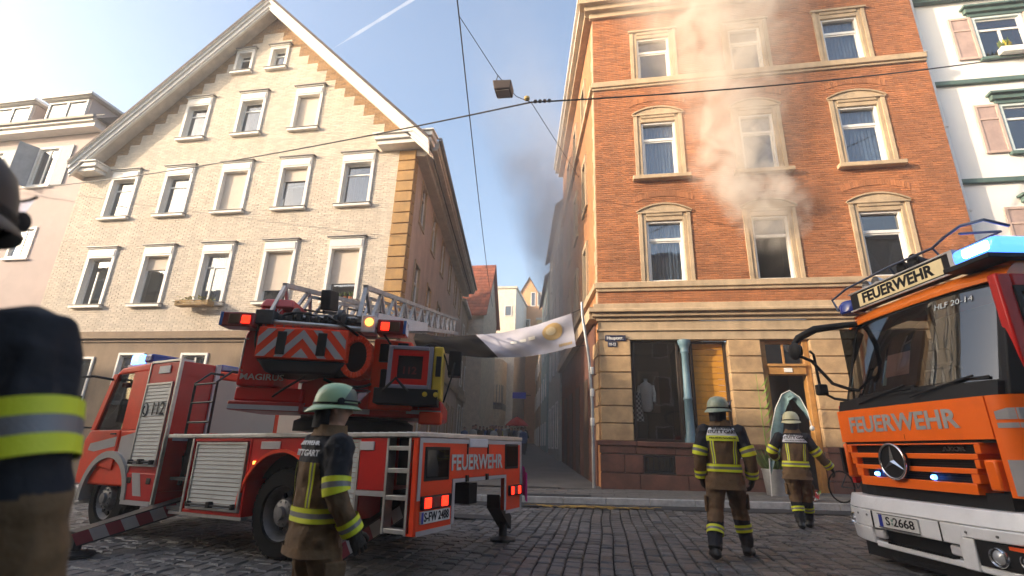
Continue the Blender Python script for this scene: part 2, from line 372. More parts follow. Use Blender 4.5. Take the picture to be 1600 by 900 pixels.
def arc_pts(x0, x1, z, rise, n=12):
    c = (x0+x1)/2; h = (x1-x0)/2; R = (h*h+rise*rise)/(2*rise); a = math.asin(h/R)
    return [(c+R*sin(-a+2*a*i/n), z+rise-R+R*cos(-a+2*a*i/n)) for i in range(n+1)]
xz = lambda a, b, d: (a, d, b)
def window_stone(house, X0, X1, Z0, Z1, yf, arch=True, kind='curtain', sill=True):
    w = .25; m = MB(); ix0, ix1, iz1 = X0+w, X1-w, Z1-.27; yo = yf-.055
    for a, b, y0 in ((X0, X0+.13, yo), (X0+.13, ix0, yo+.035), (ix1, X1-.13, yo+.035), (X1-.13, X1, yo)):
        m.box(a, b, y0, yf+.30, Z0, Z1)
    m.box(ix0, ix1, yo+.035, yf+.3, iz1, Z1-.12); m.box(ix0, ix1, yo, yf+.3, Z1-.12, Z1)
    if arch:
        A = arc_pts(X0-.02, X1+.02, Z1+.03, .27); m.prism([(X1+.02, Z1+.003), (X0-.02, Z1+.003)][::-1][::1]+A[::-1], xz, yo+.012, yf+.1)
        B = arc_pts(X0-.05, X1+.05, Z1+.085, .27); A2 = arc_pts(X0-.06, X1+.06, Z1+.03, .26)
        m.prism(A2+B[::-1], xz, yo-.035, yf+.1); m.box(X0-.04, X1+.04, yo-.03, yo+.01, Z1-.02, Z1+.03)
    else:
        m.box(X0-.05, X1+.05, yo-.05, yf, Z1+.003, Z1+.09)
    win = m.build('window', sandstone, house, bevel=.012)
    if sill: MB().box(X0-.12, X1+.12, yf-.24, yf-.002, Z0-.15, Z0-.003).build('sill', sandstone, win, bevel=.02)
    ys = yf+.15; zt = Z0+(iz1-Z0)*.70; s = MB()
    s.frame(ix0, ix1, Z0, iz1, .07, ys-.10, ys+.10); s.box(ix0+.07, ix1-.07, ys-.03, ys+.06, zt-.05, zt+.05)
    if kind != 'burnt': s.frame(ix0+.07, ix1-.07, Z0+.07, zt-.05, .05, ys, ys+.05)
    s.build('sash', white_paint, win, bevel=.008)
    p = MB()
    if kind != 'burnt': p.box(ix0+.1, ix1-.1, ys+.022, ys+.028, Z0+.1, zt-.05)
    p.box(ix0+.06, ix1-.06, ys+.012, ys+.018, zt+.045, iz1-.06)
    p.build('pane', pane_blue if kind in ('burnt', 'sky', 'dim') else pane_m, win)
    r = MB(); r.box(ix0-.1, ix1+.1, yf+1.2, yf+1.25, Z0, Z1); r.box(ix0-.12, ix0-.1, yf+.3, yf+1.2, Z0, Z1); r.box(ix1+.1, ix1+.12, yf+.3, yf+1.2, Z0, Z1); r.box(ix0-.1, ix1+.1, yf+.3, yf+1.2, Z0-.02, Z0); r.box(ix0-.1, ix1+.1, yf+.3, yf+1.2, Z1, Z1+.02)
    r.build('room_recess', smoke_black if kind == 'burnt' else room_m, win)
    if kind == 'curtain': wavy(MB(), ix0, ix1, Z0, iz1, ys+.16, .025, .11).build('curtain', curtain_m, win)
    if kind == 'sky':
        c = MB(); c.grid(lambda u, v: (ix0+.05+(ix1-ix0)*.55*u*(1-v*.8), ys+.2+.03*sin(u*20), Z0+(zt-Z0)*.8*v), 10, 6); c.grid(lambda u, v: (ix1-.05-(ix1-ix0)*.5*u*(1-v*.7), ys+.2+.03*sin(u*20), Z0+(zt-Z0)*.8*v), 10, 6)
        c.build('curtain', curtain_m, win)
    return win

YF = 15.6
# ---------------------------------------------------------------- gabled house of cream brick
H1 = site('gabled_house', 'tall gabled house of cream brick with brown stepped edge and white bargeboards', 'house', (-14.6, YF, -.4))
LX0, LX1 = -22.35, -6.9; AX, AZ, EZ = -14.35, 19.85, 12.3
sl = .985
planesL = [(-sl, 1., AZ+.1-sl*AX), (sl, 1., AZ+.1+sl*AX)]   # under both roof slopes
cols = [-20.7, -18.0, -15.3, -12.6, -9.9]
wins1 = []
for i, (x, k) in enumerate(zip(cols, ('open', 'band', 'curtain', 'blind75', 'blind70'))): wins1.append((x, x+1.36, 5.98, 8.38, k))
for i, (x, k) in enumerate(zip(cols, ('blue', 'blue', 'full', 'tilt', 'blue'))): wins1.append((x, x+1.36, 9.8, 12.0, k))
for x, k in zip((-17.9, -15.22, -12.56), ('blue', 'blue', 'full')): wins1.append((x, x+1.26, 13.42, 15.47, k))
for x in (-16.0, -14.28): wins1.append((x, x+.92, 16.72, 17.9, 'small'))
ops1 = [w[:4] for w in wins1]
wall_cells(MB(), LX0, LX1, 4.9, 20.6, ops1, lambda a, b: (a, YF, b), 0, planesL).build('wall', cream_mortar, H1)
def roofz(x): return AZ-sl*abs(x-AX)
def cls1(x, z):
    if LX0+.75 < x < LX1-.68 or z > 11.9:
        st = .5; xs = AX+math.copysign((math.floor(abs(x-AX)/st)+1)*st, x-AX)
        return 1 if z > roofz(xs)-.60 else 0
    return None if x > 0 else (2 if x < -15 else None)
mb = bricks(MB(), LX0, LX1-.68, 4.93, 20.6, ops1, .27, .078, .013, YF, .014, planesL, cuts=[AX+k*.5 for k in range(-17, 18)], cls=cls1)
tag(mb.build('brick_facing', [cream_brick, brown_brick, cream_brick], H1), kind='stuff')
for z in np.arange(4.95, 11.6, .44):     # ochre corner stones
    MB().box(LX1-.66, LX1+.02, YF-.06, YF+.3, z+.02, z+.42).build('quoin_stone', ochre, H1, bevel=.015)
for w in wins1: window_tin(H1, *w[:4], YF, w[4])
m = MB()
m.box(LX0-.02, LX1+.04, YF-.1, YF+.2, 4.72, 4.9); m.box(LX0-.02, LX1+.08, YF-.17, YF+.2, 4.62, 4.717); m.box(LX0, LX1+.03, YF-.06, YF+.2, 4.5, 4.617)
m.build('cornice', render_brown, H1, bevel=.015)
gw = [(-20.95, -18.95, .8, 3.95), (-17.9, -16.76, 2.2, 4.1), (-15.2, -14.06, 2.2, 4.1), (-12.5, -11.3, 2.2, 4.1), (-9.9, -8.7, 0, 3.2)]
wall_cells(MB(), LX0, LX1, -.7, 4.5, gw, lambda a, b: (a, YF, b)).build('ground_floor_wall', render_brown, H1)
for g in gw:
    f = MB(); f.frame(g[0], g[1], g[2], g[3], .09, YF-.05, YF+.14); f = f.build('ground_window', white_trim, H1, bevel=.008)
    s = MB(); s.frame(g[0]+.09, g[1]-.09, g[2]+.09, g[3]-.09, .06, YF+.06, YF+.1); s.box((g[0]+g[1])/2-.03, (g[0]+g[1])/2+.03, YF+.055, YF+.11, g[2]+.15, g[3]-.15); s.build('sash', grey_metal if g[3] < 4 else white_paint, f)
    MB().box(g[0]+.1, g[1]-.1, YF+.075, YF+.08, g[2]+.1, g[3]-.1).build('pane', pane_blue, f)
    MB().box(g[0]-.1, g[1]+.1, YF+.7, YF+.75, g[2]-.1, g[3]+.1).build('room_recess', room_m, f)
LD = Vector((sin(-.1726), cos(-.1726), 0)); LN = Vector((LD.y, -LD.x, 0))   # along the lane / to its right
def lane_pt(x0, d, o, z): p = Vector((x0, YF, 0))+LD*d+LN*o; return (p.x, p.y, z)
LLEN = 18.4
sidew = [(d-.55, d+.55, z0, z1) for d in (2.1, 5.0, 8.0, 11.0, 14.0, 16.6) for z0, z1 in ((9.75, 11.6), (6.0, 8.1), (1.6, 3.6))]
wall_cells(MB(), 0, LLEN, -.7, 12.3, sidew, lambda a, b: lane_pt(LX1, a, 0, b)).build('side_wall', side_render, H1)
for d0, d1, z0, z1 in sidew:
    def P(a, o, z): return Vector(lane_pt(LX1, a, o, z))
    f = MB()
    for a0, a1, b0, b1 in ((d0, d0+.1, z0, z1), (d1-.1, d1, z0, z1), (d0+.1, d1-.1, z1-.1, z1), (d0-.06, d1+.06, z0-.09, z0)):
        f.hexa([P(a0, .05, b0), P(a1, .05, b0), P(a1, -.15, b0), P(a0, -.15, b0)], [P(a0, .05, b1), P(a1, .05, b1), P(a1, -.15, b1), P(a0, -.15, b1)])
    f = f.build('side_window', sandstone, H1)
    s = MB()
    for a0, a1, b0, b1 in ((d0+.1, d0+.17, z0, z1-.1), (d1-.17, d1-.1, z0, z1-.1), (d0+.17, d1-.17, z0+1.25, z0+1.33)):
        s.hexa([P(a0, -.04, b0), P(a1, -.04, b0), P(a1, -.1, b0), P(a0, -.1, b0)], [P(a0, -.04, b1), P(a1, -.04, b1), P(a1, -.1, b1), P(a0, -.1, b1)])
    s.build('sash', white_paint, f)
    MB().add([P(d0+.1, -.08, z0), P(d1-.1, -.08, z0), P(d1-.1, -.08, z1-.1), P(d0+.1, -.08, z1-.1)], [(0, 1, 2, 3)]).build('pane', pane_blue, f)
    MB().add([P(d0, -.5, z0), P(d1, -.5, z0), P(d1, -.5, z1), P(d0, -.5, z1)], [(0, 1, 2, 3)]).build('room_recess', room_m, f)
MB().hexa([lane_pt(LX1, .2, .08, 4.55), lane_pt(LX1, LLEN, .08, 4.55), lane_pt(LX1, LLEN, -.1, 4.55), lane_pt(LX1, .2, -.1, 4.55)], [lane_pt(LX1, .2, .14, 4.85), lane_pt(LX1, LLEN, .14, 4.85), lane_pt(LX1, LLEN, -.1, 4.85), lane_pt(LX1, .2, -.1, 4.85)]).build('string_course', sandstone, H1)
# bargeboards: fascia, crown strip, soffit; each side a part of its own
for s in (-1, 1):
    xe = -22.35 if s < 0 else -6.15; ze = AZ-sl*abs(xe-AX)+.25; top = AZ+.25
    def band(h0, h1, ya, yb, mi, m): # polygon between two parallel lines below the roof line
        A = [(AX, top-h0), (xe, ze-h0), (xe, ze-h1), (AX, top-h1)]
        m.prism(A, xz, ya, yb, mi)
    m = MB(); band(.0, .11, 14.80, 14.98, 0, m); band(.115, .27, 14.88, 15.02, 0, m); band(.275, .50, 14.95, 15.05, 0, m); band(.505, .60, 15.0, 15.1, 0, m)
    m.build('bargeboard', white_trim, H1)
    m = MB(); band(.40, .50, 15.06, 15.58, 0, m); m.build('rake_soffit', soffit, H1)
    # main roof slope
    q = [Vector((AX, 14.79, top)), Vector((xe, 14.79, ze))]; dv = (LD if s > 0 else LD)*(LLEN+1)
    m = MB(); th = Vector((0, 0, -.12)); up_ = Vector((0, 0, .03))
    m.hexa([q[0]+th+up_, q[1]+th+up_, q[1]+dv+th+up_, q[0]+dv+th+up_], [q[0]+up_*2, q[1]+up_*2, q[1]+dv+up_*2, q[0]+dv+up_*2]); m.build('roof_slope', tile_dark, H1)
# eave returns and eave along the lane
m = MB(); m.box(-8.4, -6.08, 15.0, YF-.002, 12.22, 12.40); m.box(-8.3, -6.16, 15.1, YF-.002, 12.04, 12.217); m.box(-8.46, -6.02, 14.92, YF-.002, 12.403, 12.47); m.build('eave_return', white_trim, H1, bevel=.015)
m = MB(); m.box(-22.55, -21.1, 15.0, YF-.002, 12.05, 12.24); m.box(-22.5, -21.2, 15.1, YF-.002, 11.88, 12.047); m.box(-22.6, -21.05, 14.92, YF-.002, 12.243, 12.31); m.build('eave_return', white_trim, H1, bevel=.015)
m = MB()
for o0, o1, z0, z1 in ((.0, .8, 12.0, 12.12), (.7, .86, 12.123, 12.45), (.0, .4, 11.75, 11.997)):
    m.hexa([lane_pt(LX1, 0, o1, z0), lane_pt(LX1, LLEN+.4, o1, z0), lane_pt(LX1, LLEN+.4, o0, z0), lane_pt(LX1, 0, o0, z0)], [lane_pt(LX1, 0, o1, z1), lane_pt(LX1, LLEN+.4, o1, z1), lane_pt(LX1, LLEN+.4, o0, z1), lane_pt(LX1, 0, o0, z1)])
m.build('lane_eave', soffit, H1)
MB().tube([lane_pt(LX1, -.2, .93, 12.38), lane_pt(LX1, LLEN+.5, .93, 12.38)], .08, 8).build('gutter', grey_metal, H1)
MB().box(LX0-.01, LX0+.3, YF-.001, YF+12, -.7, 11.9).build('party_wall', side_render, H1)
MB().box(LX0+.3, LX1-4, YF+12, YF+12.3, -.7, 12.5).build('rear_wall', side_render, H1)
# flower box (its own thing) on the third sill
fb = site('flower_box', 'narrow wooden flower box with yellow green plants under the third first-floor window', 'flower box', (-14.6, 15.2, 5.8))
m = MB(); m.box(-15.55, -14.15, 15.12, 15.42, 5.78, 5.84); 
for k in range(3): m.box(-15.55, -14.15, 15.1, 15.118, 5.8+k*.065, 5.85+k*.065)
m.box(-15.55, -15.53, 15.12, 15.42, 5.84, 5.98); m.box(-14.17, -14.15, 15.12, 15.42, 5.84, 5.98); m.build('trough', mat('weathered_wood', (.34, .22, .09), .8, var=.3, vs=6), fb)
m = MB(); rg = random.Random(5)
for i in range(170):
    c = Vector((rg.uniform(-15.6, -14.1), rg.uniform(15.08, 15.4), rg.uniform(5.88, 6.16))); a = rg.uniform(0, 6.3); b = rg.uniform(-.8, .8); l = rg.uniform(.05, .11)
    d = Vector((cos(a)*cos(b), sin(a)*cos(b), sin(b)))*l; n = Vector((-sin(a), cos(a), .3))*l*.4
    m.add([c-d*.2, c+d*.5+n, c+d, c+d*.5-n], [(0, 1, 2, 3)])
tag(m.build('foliage', mat('yellow_leaf', (.36, .34, .05), .7, island=.5), fb), kind='stuff')
pt = site('window_plants', 'row of small potted plants in the dark lower part of the rightmost first-floor window', 'plants', (-9.2, 15.62, 6.04))
m = MB(); mp = MB()
for i in range(5):
    cx = -9.65+i*.2; mp.lathe([(.05, 0), (.07, .11)], (cx, 15.66, 6.035), n=10)
    for j in range(16):
        a = rg.uniform(0, 6.3); l = rg.uniform(.1, .24); c = Vector((cx, 15.66, 6.14)); d = Vector((cos(a)*.5, sin(a)*.25, 1)).normalized()*l; n = Vector((-sin(a), cos(a), 0))*.025
        m.add([c, c+d*.6+n, c+d, c+d*.6-n], [(0, 1, 2, 3)])
mp.build('pot', mat('terracotta', (.4, .15, .07), .8), pt); tag(m.build('foliage', leaf_m, pt), kind='stuff')

# ---------------------------------------------------------------- red brick corner house
H2 = site('brick_house', 'tall orange red brick corner house with sandstone window surrounds and a smoking window', 'house', (5.4, YF, .2))
RX0, RX1 = -.1, 10.87
colr = [(1.28, 2.95), (4.56, 6.15), (7.69, 9.38)]
wins2 = []
for i, (a, b) in enumerate(colr):
    wins2 += [(a, b, 6.4, 8.83, True, ('curtain', 'burnt', 'sky')[i], False), (a, b, 10.2, 12.7, True, ('curtain', 'dim', 'curtain')[i], True), (a, b, 14.26, 16.45, False, ('dim', 'dim', 'curtain')[i], False)]
ops2 = [w[:4] for w in wins2]
wall_cells(MB(), RX0, RX1, 5.6, 17.6, ops2, lambda a, b: (a, YF, b)).build('wall', red_mortar, H2)
mb = bricks(MB(), RX0, RX1, 5.68, 17.3, ops2+[(RX0, RX1, 6.2, 6.4), (RX0, RX1, 13.97, 14.26)], .26, .08, .012, YF, .014)
tag(mb.build('brick_facing', red_brick, H2), kind='stuff')
for w in wins2:
    window_stone(H2, *w[:4], YF, w[4], w[5], w[6])
    if w[4]:      # relieving arch of upright bricks
        m = MB(); A = arc_pts(w[0]-.12, w[1]+.12, w[3]+.42, .2, 26); B = arc_pts(w[0]-.14, w[1]+.14, w[3]+.63, .2, 26)
        for i in range(26):
            l = lambda p, q, t: (p[0]+(q[0]-p[0])*t, p[1]+(q[1]-p[1])*t)
            m.prism([l(A[i], A[i+1], .06), l(A[i], A[i+1], .94), l(B[i], B[i+1], .94), l(B[i], B[i+1], .06)], xz, YF-.03, YF)
        m.build('relieving_arch', red_brick, H2)
m = MB(); m.box(RX0-.1, RX1, YF-.14, YF, 6.2, 6.4); m.box(RX0-.06, RX1, YF-.08, YF, 6.1, 6.197); m.build('string_course', sandstone, H2, bevel=.02)
m = MB(); m.box(RX0-.1, RX1, YF-.14, YF, 14.04, 14.26); m.box(RX0-.06, RX1, YF-.08, YF, 13.95, 14.037); m.build('string_course', sandstone, H2, bevel=.02)
m = MB(); m.box(RX0-.5, RX1, YF-.5, YF, 17.75, 18.0); m.box(RX0-.3, RX1, YF-.32, YF, 17.55, 17.747); m.box(RX0-.12, RX1, YF-.14, YF, 17.32, 17.547); m.build('eave_cornice', sandstone, H2, bevel=.02)
m = MB(); m.box(RX0-.16, RX1, YF-.2, YF, 5.46, 5.66); m.box(RX0-.3, RX1, YF-.34, YF, 5.36, 5.457); m.box(RX0-.2, RX1, YF-.22, YF, 5.24, 5.357); m.box(RX0-.08, RX1, YF-.10, YF, 5.12, 5.237); m.build('main_cornice', sandstone, H2, bevel=.02)
m = MB(); m.box(RX0-.03, RX1, YF-.03, YF+.3, 4.86, 5.117); m.box(RX0-.07, RX1, YF-.08, YF+.3, 4.80, 4.857); m.box(RX0-.02, RX1, YF-.02, YF+.3, 4.53, 4.797); m.build('frieze', sandstone, H2, bevel=.012)
# lane side
sidew2 = [(d-.6, d+.6, z0, z1) for d in (2.6, 5.6, 8.6) for z0, z1 in ((6.6, 8.8), (10.4, 12.6), (14.3, 16.3))]
RL = 12.2
LD2, LN2 = LD, LN
def rlane(a, o, z): return Vector(lane_pt(RX0, a, -o, z))    # o>0 out into the lane
wall_cells(MB(), 0, RL, 0, 17.8, sidew2, lambda a, b: rlane(a, 0, b)).build('side_wall', mat('side_brick', (.44, .2, .08), .85, var=.2, vs=5, streak=.2, bump=.3, bs=25), H2)
for d0, d1, z0, z1 in sidew2:
    f = MB()
    for a0, a1, b0, b1 in ((d0, d0+.18, z0, z1), (d1-.18, d1, z0, z1), (d0+.18, d1-.18, z1-.2, z1), (d0-.1, d1+.1, z0-.14, z0)):
        f.hexa([rlane(a0, -.2, b0), rlane(a1, -.2, b0), rlane(a1, .08, b0), rlane(a0, .08, b0)], [rlane(a0, -.2, b1), rlane(a1, -.2, b1), rlane(a1, .08, b1), rlane(a0, .08, b1)])
    f = f.build('side_window', sandstone, H2)
    MB().add([rlane(d0+.1, -.1, z0), rlane(d1-.1, -.1, z0), rlane(d1-.1, -.1, z1-.1), rlane(d0+.1, -.1, z1-.1)], [(0, 1, 2, 3)]).build('pane', pane_blue, f)
    MB().add([rlane(d0, -.5, z0), rlane(d1, -.5, z0), rlane(d1, -.5, z1), rlane(d0, -.5, z1)], [(0, 1, 2, 3)]).build('room_recess', room_m, f)
def rstrip(o, z0, z1, name, m_, a0=0.0, a1=RL):
    MB().hexa([rlane(a0, -.05, z0), rlane(a1, -.05, z0), rlane(a1, o, z0), rlane(a0, o, z0)], [rlane(a0, -.05, z1), rlane(a1, -.05, z1), rlane(a1, o, z1), rlane(a0, o, z1)]).build(name, m_, H2)
rstrip(.14, 6.2, 6.4, 'side_course', sandstone); rstrip(.14, 14.04, 14.26, 'side_course', sandstone); rstrip(.3, 5.2, 5.6, 'side_course', sandstone)
rstrip(.5, 17.75, 18.0, 'side_eave', soffit); rstrip(.3, 17.5, 17.747, 'side_eave', sandstone); rstrip(.62, 18.003, 18.15, 'gutter', white_trim, -.5)
rstrip(.05, .1, 5.2, 'side_base', base_stone, .6)
for d in (2.2, 4.6, 7.0, 9.4):
    MB().hexa([rlane(d, -.3, .3), rlane(d+1.2, -.3, .3), rlane(d+1.2, .07, .3), rlane(d, .07, .3)], [rlane(d, -.3, 3.6), rlane(d+1.2, -.3, 3.6), rlane(d+1.2, .07, 3.6), rlane(d, .07, 3.6)]).build('side_door', mat('dark_wood', (.05, .03, .02), .6, var=.3, vs=6), H2)
for i, z in enumerate(np.arange(5.7, 17.2, .5)):     # corner stones seen on the lane side
    l = .5 if i % 2 else .34
    MB().hexa([rlane(.01, -.02, z), rlane(l, -.02, z), rlane(l, .025, z), rlane(.01, .025, z)], [rlane(.01, -.02, z+.48), rlane(l, -.02, z+.48), rlane(l, .025, z+.48), rlane(.01, .025, z+.48)]).build('corner_stone', sandstone, H2)
MB().hexa([(RX0-.5, YF-.5, 18.01), (RX1, YF-.5, 18.01), (RX1, YF+12, 18.01), rlane(RL, .5, 18.01)], [(RX0+3, YF+3, 21), (RX1, YF+3, 21), (RX1, YF+9, 21), rlane(RL-3, -3, 21)]).build('roof', tile_dark, H2)
MB().box(RX1-.3, RX1, YF+.01, YF+12, .1, 17.9).build('party_wall', side_render, H2)
# ground floor: rusticated piers of blocks, openings between
gz = [1.5+.505*i for i in range(7)]
for xa, xb in ((RX0, .86), (3.70, 4.62), (5.96, 7.1), (9.6, RX1)):
    for i in range(6):
        z0, z1 = gz[i], min(gz[i+1]-.025, 4.527); dj = .0
        MB().box(xa+(.0 if xa < 0 else .004), xb-.004, YF-.055, YF+.42, z0, z1).build('stone_block', sandstone_b, H2, bevel=.022)
    MB().box(xa+.02, xb-.02, YF, YF+.4, 1.5, 4.5).build('pier_core', sandstone, H2)
for i in range(6):
    l = .95 if i % 2 else .55
    MB().hexa([rlane(.03, -.1, gz[i]), rlane(l, -.1, gz[i]), rlane(l, .06, gz[i]), rlane(.03, .06, gz[i])], [rlane(.03, -.1, gz[i]+.48), rlane(l, -.1, gz[i]+.48), rlane(l, .06, gz[i]+.48), rlane(.03, .06, gz[i]+.48)]).build('stone_block', sandstone_b, H2, bevel=.02)
bs = []
for xa, xb in ((RX0-.06, .9), (.9, 2.0), (2.0, 3.1), (3.1, 4.6)): bs.append((xa, xb, 1.14, 1.36))
for xa, xb in ((RX0-.04, .56), (.56, 1.1), (1.97, 3.0), (3.0, 4.58)): bs.append((xa, xb, .62, 1.13))
for xa, xb in ((RX0-.04, .98), (.98, 2.3), (2.3, 3.6), (3.6, 4.58)): bs.append((xa, xb, .0, .61))
for xa, xb in ((5.98, 7.2), (7.2, 8.6), (8.6, 9.8), (9.8, RX1)):
    for z0, z1 in ((0, .61), (.62, 1.36)): bs.append((xa, xb, z0, z1))
for xa, xb, z0, z1 in bs: MB().box(xa+.005, xb-.005, YF-.10, YF+.4, z0+.005, z1-.005).build('base_block', base_stone, H2, bevel=.018)
m = MB(); m.box(RX0-.1, .92, YF-.14, YF+.4, 1.362, 1.497); m.box(.925, 3.68, YF-.17, YF+.4, 1.362, 1.50); m.box(3.685, 4.62, YF-.14, YF+.4, 1.362, 1.497); m.box(5.96, RX1, YF-.14, YF+.4, 1.362, 1.497); m.build('base_ledge', base_stone, H2, bevel=.02)
m = MB(); m.frame(1.1, 1.97, .63, 1.125, .05, YF-.08, YF)
for k in range(5): m.box(1.22+k*.15, 1.235+k*.15, YF-.06, YF-.045, .68, 1.08)
cw = m.build('cellar_window', iron_m, H2); MB().box(1.15, 1.92, YF+.02, YF+.03, .66, 1.1).build('pane', pane_blue, cw)
# shop front
dkw = mat('shop_frame_wood', (.035, .022, .015), .45, var=.3, vs=5)
m = MB(); m.frame(.9, 2.28, 1.52, 4.52, .07, YF+.16, YF+.24); m.box(.86, 3.68, YF+.1, YF+.5, 1.44, 1.5)
sw = m.build('shop_window', dkw, H2, bevel=.006); MB().box(.96, 2.22, YF+.2, YF+.206, 1.58, 4.46).build('pane', glass('shop_glass', (.8, .8, .8), 1.7), sw)
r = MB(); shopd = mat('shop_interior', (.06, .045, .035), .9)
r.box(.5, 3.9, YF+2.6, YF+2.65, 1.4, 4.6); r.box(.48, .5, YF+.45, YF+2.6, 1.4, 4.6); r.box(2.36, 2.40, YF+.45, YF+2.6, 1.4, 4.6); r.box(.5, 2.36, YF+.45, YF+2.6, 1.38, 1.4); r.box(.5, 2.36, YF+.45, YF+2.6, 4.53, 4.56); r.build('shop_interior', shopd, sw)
m = MB(); m.box(1.2, 1.9, YF+2.4, YF+2.5, 2.5, 3.9); m.frame(1.25, 1.85, 2.55, 3.85, .05, YF+2.36, YF+2.4); m.build('back_shelf', mat('shelf_wood', (.18, .12, .08), .7), sw)
orange_w = mat('orange_wood', (.62, .29, .035), .5, var=.12, vs=3, streak=.15)
sd_ = MB(); sd_.frame(2.66, 3.69, 1.5, 4.52, .06, YF+.25, YF+.45); sd_ = sd_.build('shop_door', dkw, H2)
for i in range(16): MB().box(2.73, 3.62, YF+.33, YF+.38, 1.57+i*.181, 1.57+i*.181+.173).build('plank', orange_w, sd_, bevel=.006)
pr = [(.17, 0), (.17, .1), (.14, .16), (.15, .2), (.125, .26), (.115, 1.2), (.135, 1.22), (.135, 1.27), (.11, 1.3), (.10, 2.6), (.13, 2.64), (.11, 2.7), (.15, 2.84), (.19, 2.9), (.19, 3.01)]
MB().lathe(pr, (2.46, YF+.04, 1.505), n=24).build('column', mat('teal_iron', (.13, .23, .29), .5, var=.15, vs=4, streak=.25), H2, smooth=50)
# doorway
m = MB(); m.box(4.63, 4.78, YF+.1, YF+.4, .2, 4.52); m.box(5.8, 5.95, YF+.1, YF+.4, .2, 4.52); m.box(4.78, 5.8, YF+.05, YF+.35, 3.5, 3.72); m.box(4.76, 5.82, YF+.0, YF+.35, 3.723, 3.8); m.box(4.78, 5.8, YF+.2, YF+.3, 4.42, 4.52); m.box(5.26, 5.32, YF+.22, YF+.28, 3.8, 4.42)
dr = m.build('doorway', mat('door_wood', (.42, .21, .06), .5, var=.2, vs=5), H2, bevel=.01)
MB().box(4.78, 5.8, YF+.25, YF+.256, 3.8, 4.42).build('transom_pane', pane_blue, dr)
MB().box(4.78, 5.0, YF+.4, YF+1.3, .25, 3.49).build('door_leaf', dkw, dr)
MB().box(5.2, 5.42, YF+.03, YF+.048, 3.56, 3.68).build('number_plate', white_paint, dr)
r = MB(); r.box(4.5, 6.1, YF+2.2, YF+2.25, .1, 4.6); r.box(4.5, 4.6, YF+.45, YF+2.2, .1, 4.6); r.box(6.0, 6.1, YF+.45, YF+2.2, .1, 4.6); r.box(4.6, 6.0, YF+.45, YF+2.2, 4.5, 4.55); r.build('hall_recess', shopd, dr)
MB().box(4.6, 5.98, YF-.2, YF+.6, .05, .28).build('door_step', mat('step_stone', (.3, .26, .22), .8), H2, bevel=.02)
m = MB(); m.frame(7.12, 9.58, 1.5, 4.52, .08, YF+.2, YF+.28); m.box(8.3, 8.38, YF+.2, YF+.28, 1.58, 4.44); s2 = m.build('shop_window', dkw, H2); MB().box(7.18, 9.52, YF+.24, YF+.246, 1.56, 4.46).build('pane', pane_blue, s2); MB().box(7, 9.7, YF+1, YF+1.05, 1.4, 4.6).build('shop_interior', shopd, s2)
# street name plate, downpipe, mannequin
enamel = mat('enamel_blue', (.02, .025, .06), .3)
ns = site('street_sign', 'dark enamel street name plate with a smaller number plate on the corner pier', 'street sign', (.4, 15.5, 4.55))
m = MB(); m.box(.08, .72, YF-.085, YF-.06, 4.47, 4.66); m.build('name_plate', enamel, ns, bevel=.006)
MB().box(.16, .44, YF-.083, YF-.06, 4.29, 4.455).build('house_range_plate', enamel, ns, bevel=.006)
let_w(ns, 'Hauptstr.', .1, white_paint, (.39, YF-.087, 4.565), (1, 0, 0), (0, 0, 1), width=.5, bold=.03); let_w(ns, '10-12', .085, white_paint, (.3, YF-.085, 4.37), (1, 0, 0), (0, 0, 1), width=.2, bold=.03)
dp = site('downpipe', 'thin grey downpipe at the lane corner of the brick house', 'downpipe', (-.33, 15.3, .2))
m = MB(); m.tube([(-.62, 15.35, 5.7), (-.6, 15.33, 5.2), (-.42, 15.32, 3.9), (-.34, 15.32, 2.5), (-.33, 15.32, .18)], .045, 10); m.build('pipe', mat('zinc', (.36, .37, .38), .45, .6, var=.2), dp, smooth=60)
for z in (1.9, 2.75, 3.4): MB().lathe([(.06, 0), (.065, .02), (.065, .2), (.06, .22)], (-.34, 15.32, z), n=12).build('pipe_collar', white_trim, dp, smooth=40)
mn = site('mannequin', 'headless shop mannequin in a white shirt behind the shop window', 'mannequin', (1.3, 16.5, 1.5))
m = MB(); m.lathe([(.12, .0), (.19, .1), (.2, .25), (.17, .45), (.2, .62), (.22, .75), (.16, .86), (.06, .92), (.055, 1.0), (.07, 1.02)], (1.32, 16.35, 2.4), n=20, sy=.65); m.build('torso', mat('shirt_white', (.75, .75, .72), .9, bump=.4, bs=14), mn, smooth=60)
m = MB(); m.tube([(1.14, 16.35, 3.2), (1.07, 16.33, 2.95), (1.08, 16.25, 2.7)], [.075, .06, .05], 10); m.tube([(1.5, 16.35, 3.2), (1.56, 16.33, 2.95), (1.55, 16.25, 2.7)], [.075, .06, .05], 10); m.build('sleeve', mat('shirt_white', ()), mn, smooth=60)
MB().tube([(1.32, 16.35, 1.42), (1.32, 16.35, 2.45)], .025, 8).build('stand_pole', iron_m, mn)
mn2 = site('mannequin', 'checked dress on a stand at the left edge of the shop window', 'mannequin', (1.0, 16.2, 1.5))
def chk(u, v): a = 2*pi*u; r = .13+.1*(1-v)**1.5; return (1.04+r*cos(a)*.8, 16.2+r*sin(a)*.6, 2.1+.85*v)
m = MB(); m.grid(chk, 24, 12); m.m = [(i % 24//2+i//24//1) % 2 for i in range(len(m.f))]; m.build('dress', [mat('check_white', (.6, .6, .58), .9), mat('check_dark', (.06, .06, .07), .9)], mn2)
MB().tube([(1.04, 16.2, 1.42), (1.04, 16.2, 2.98)], .02, 8).build('stand_pole', iron_m, mn2)

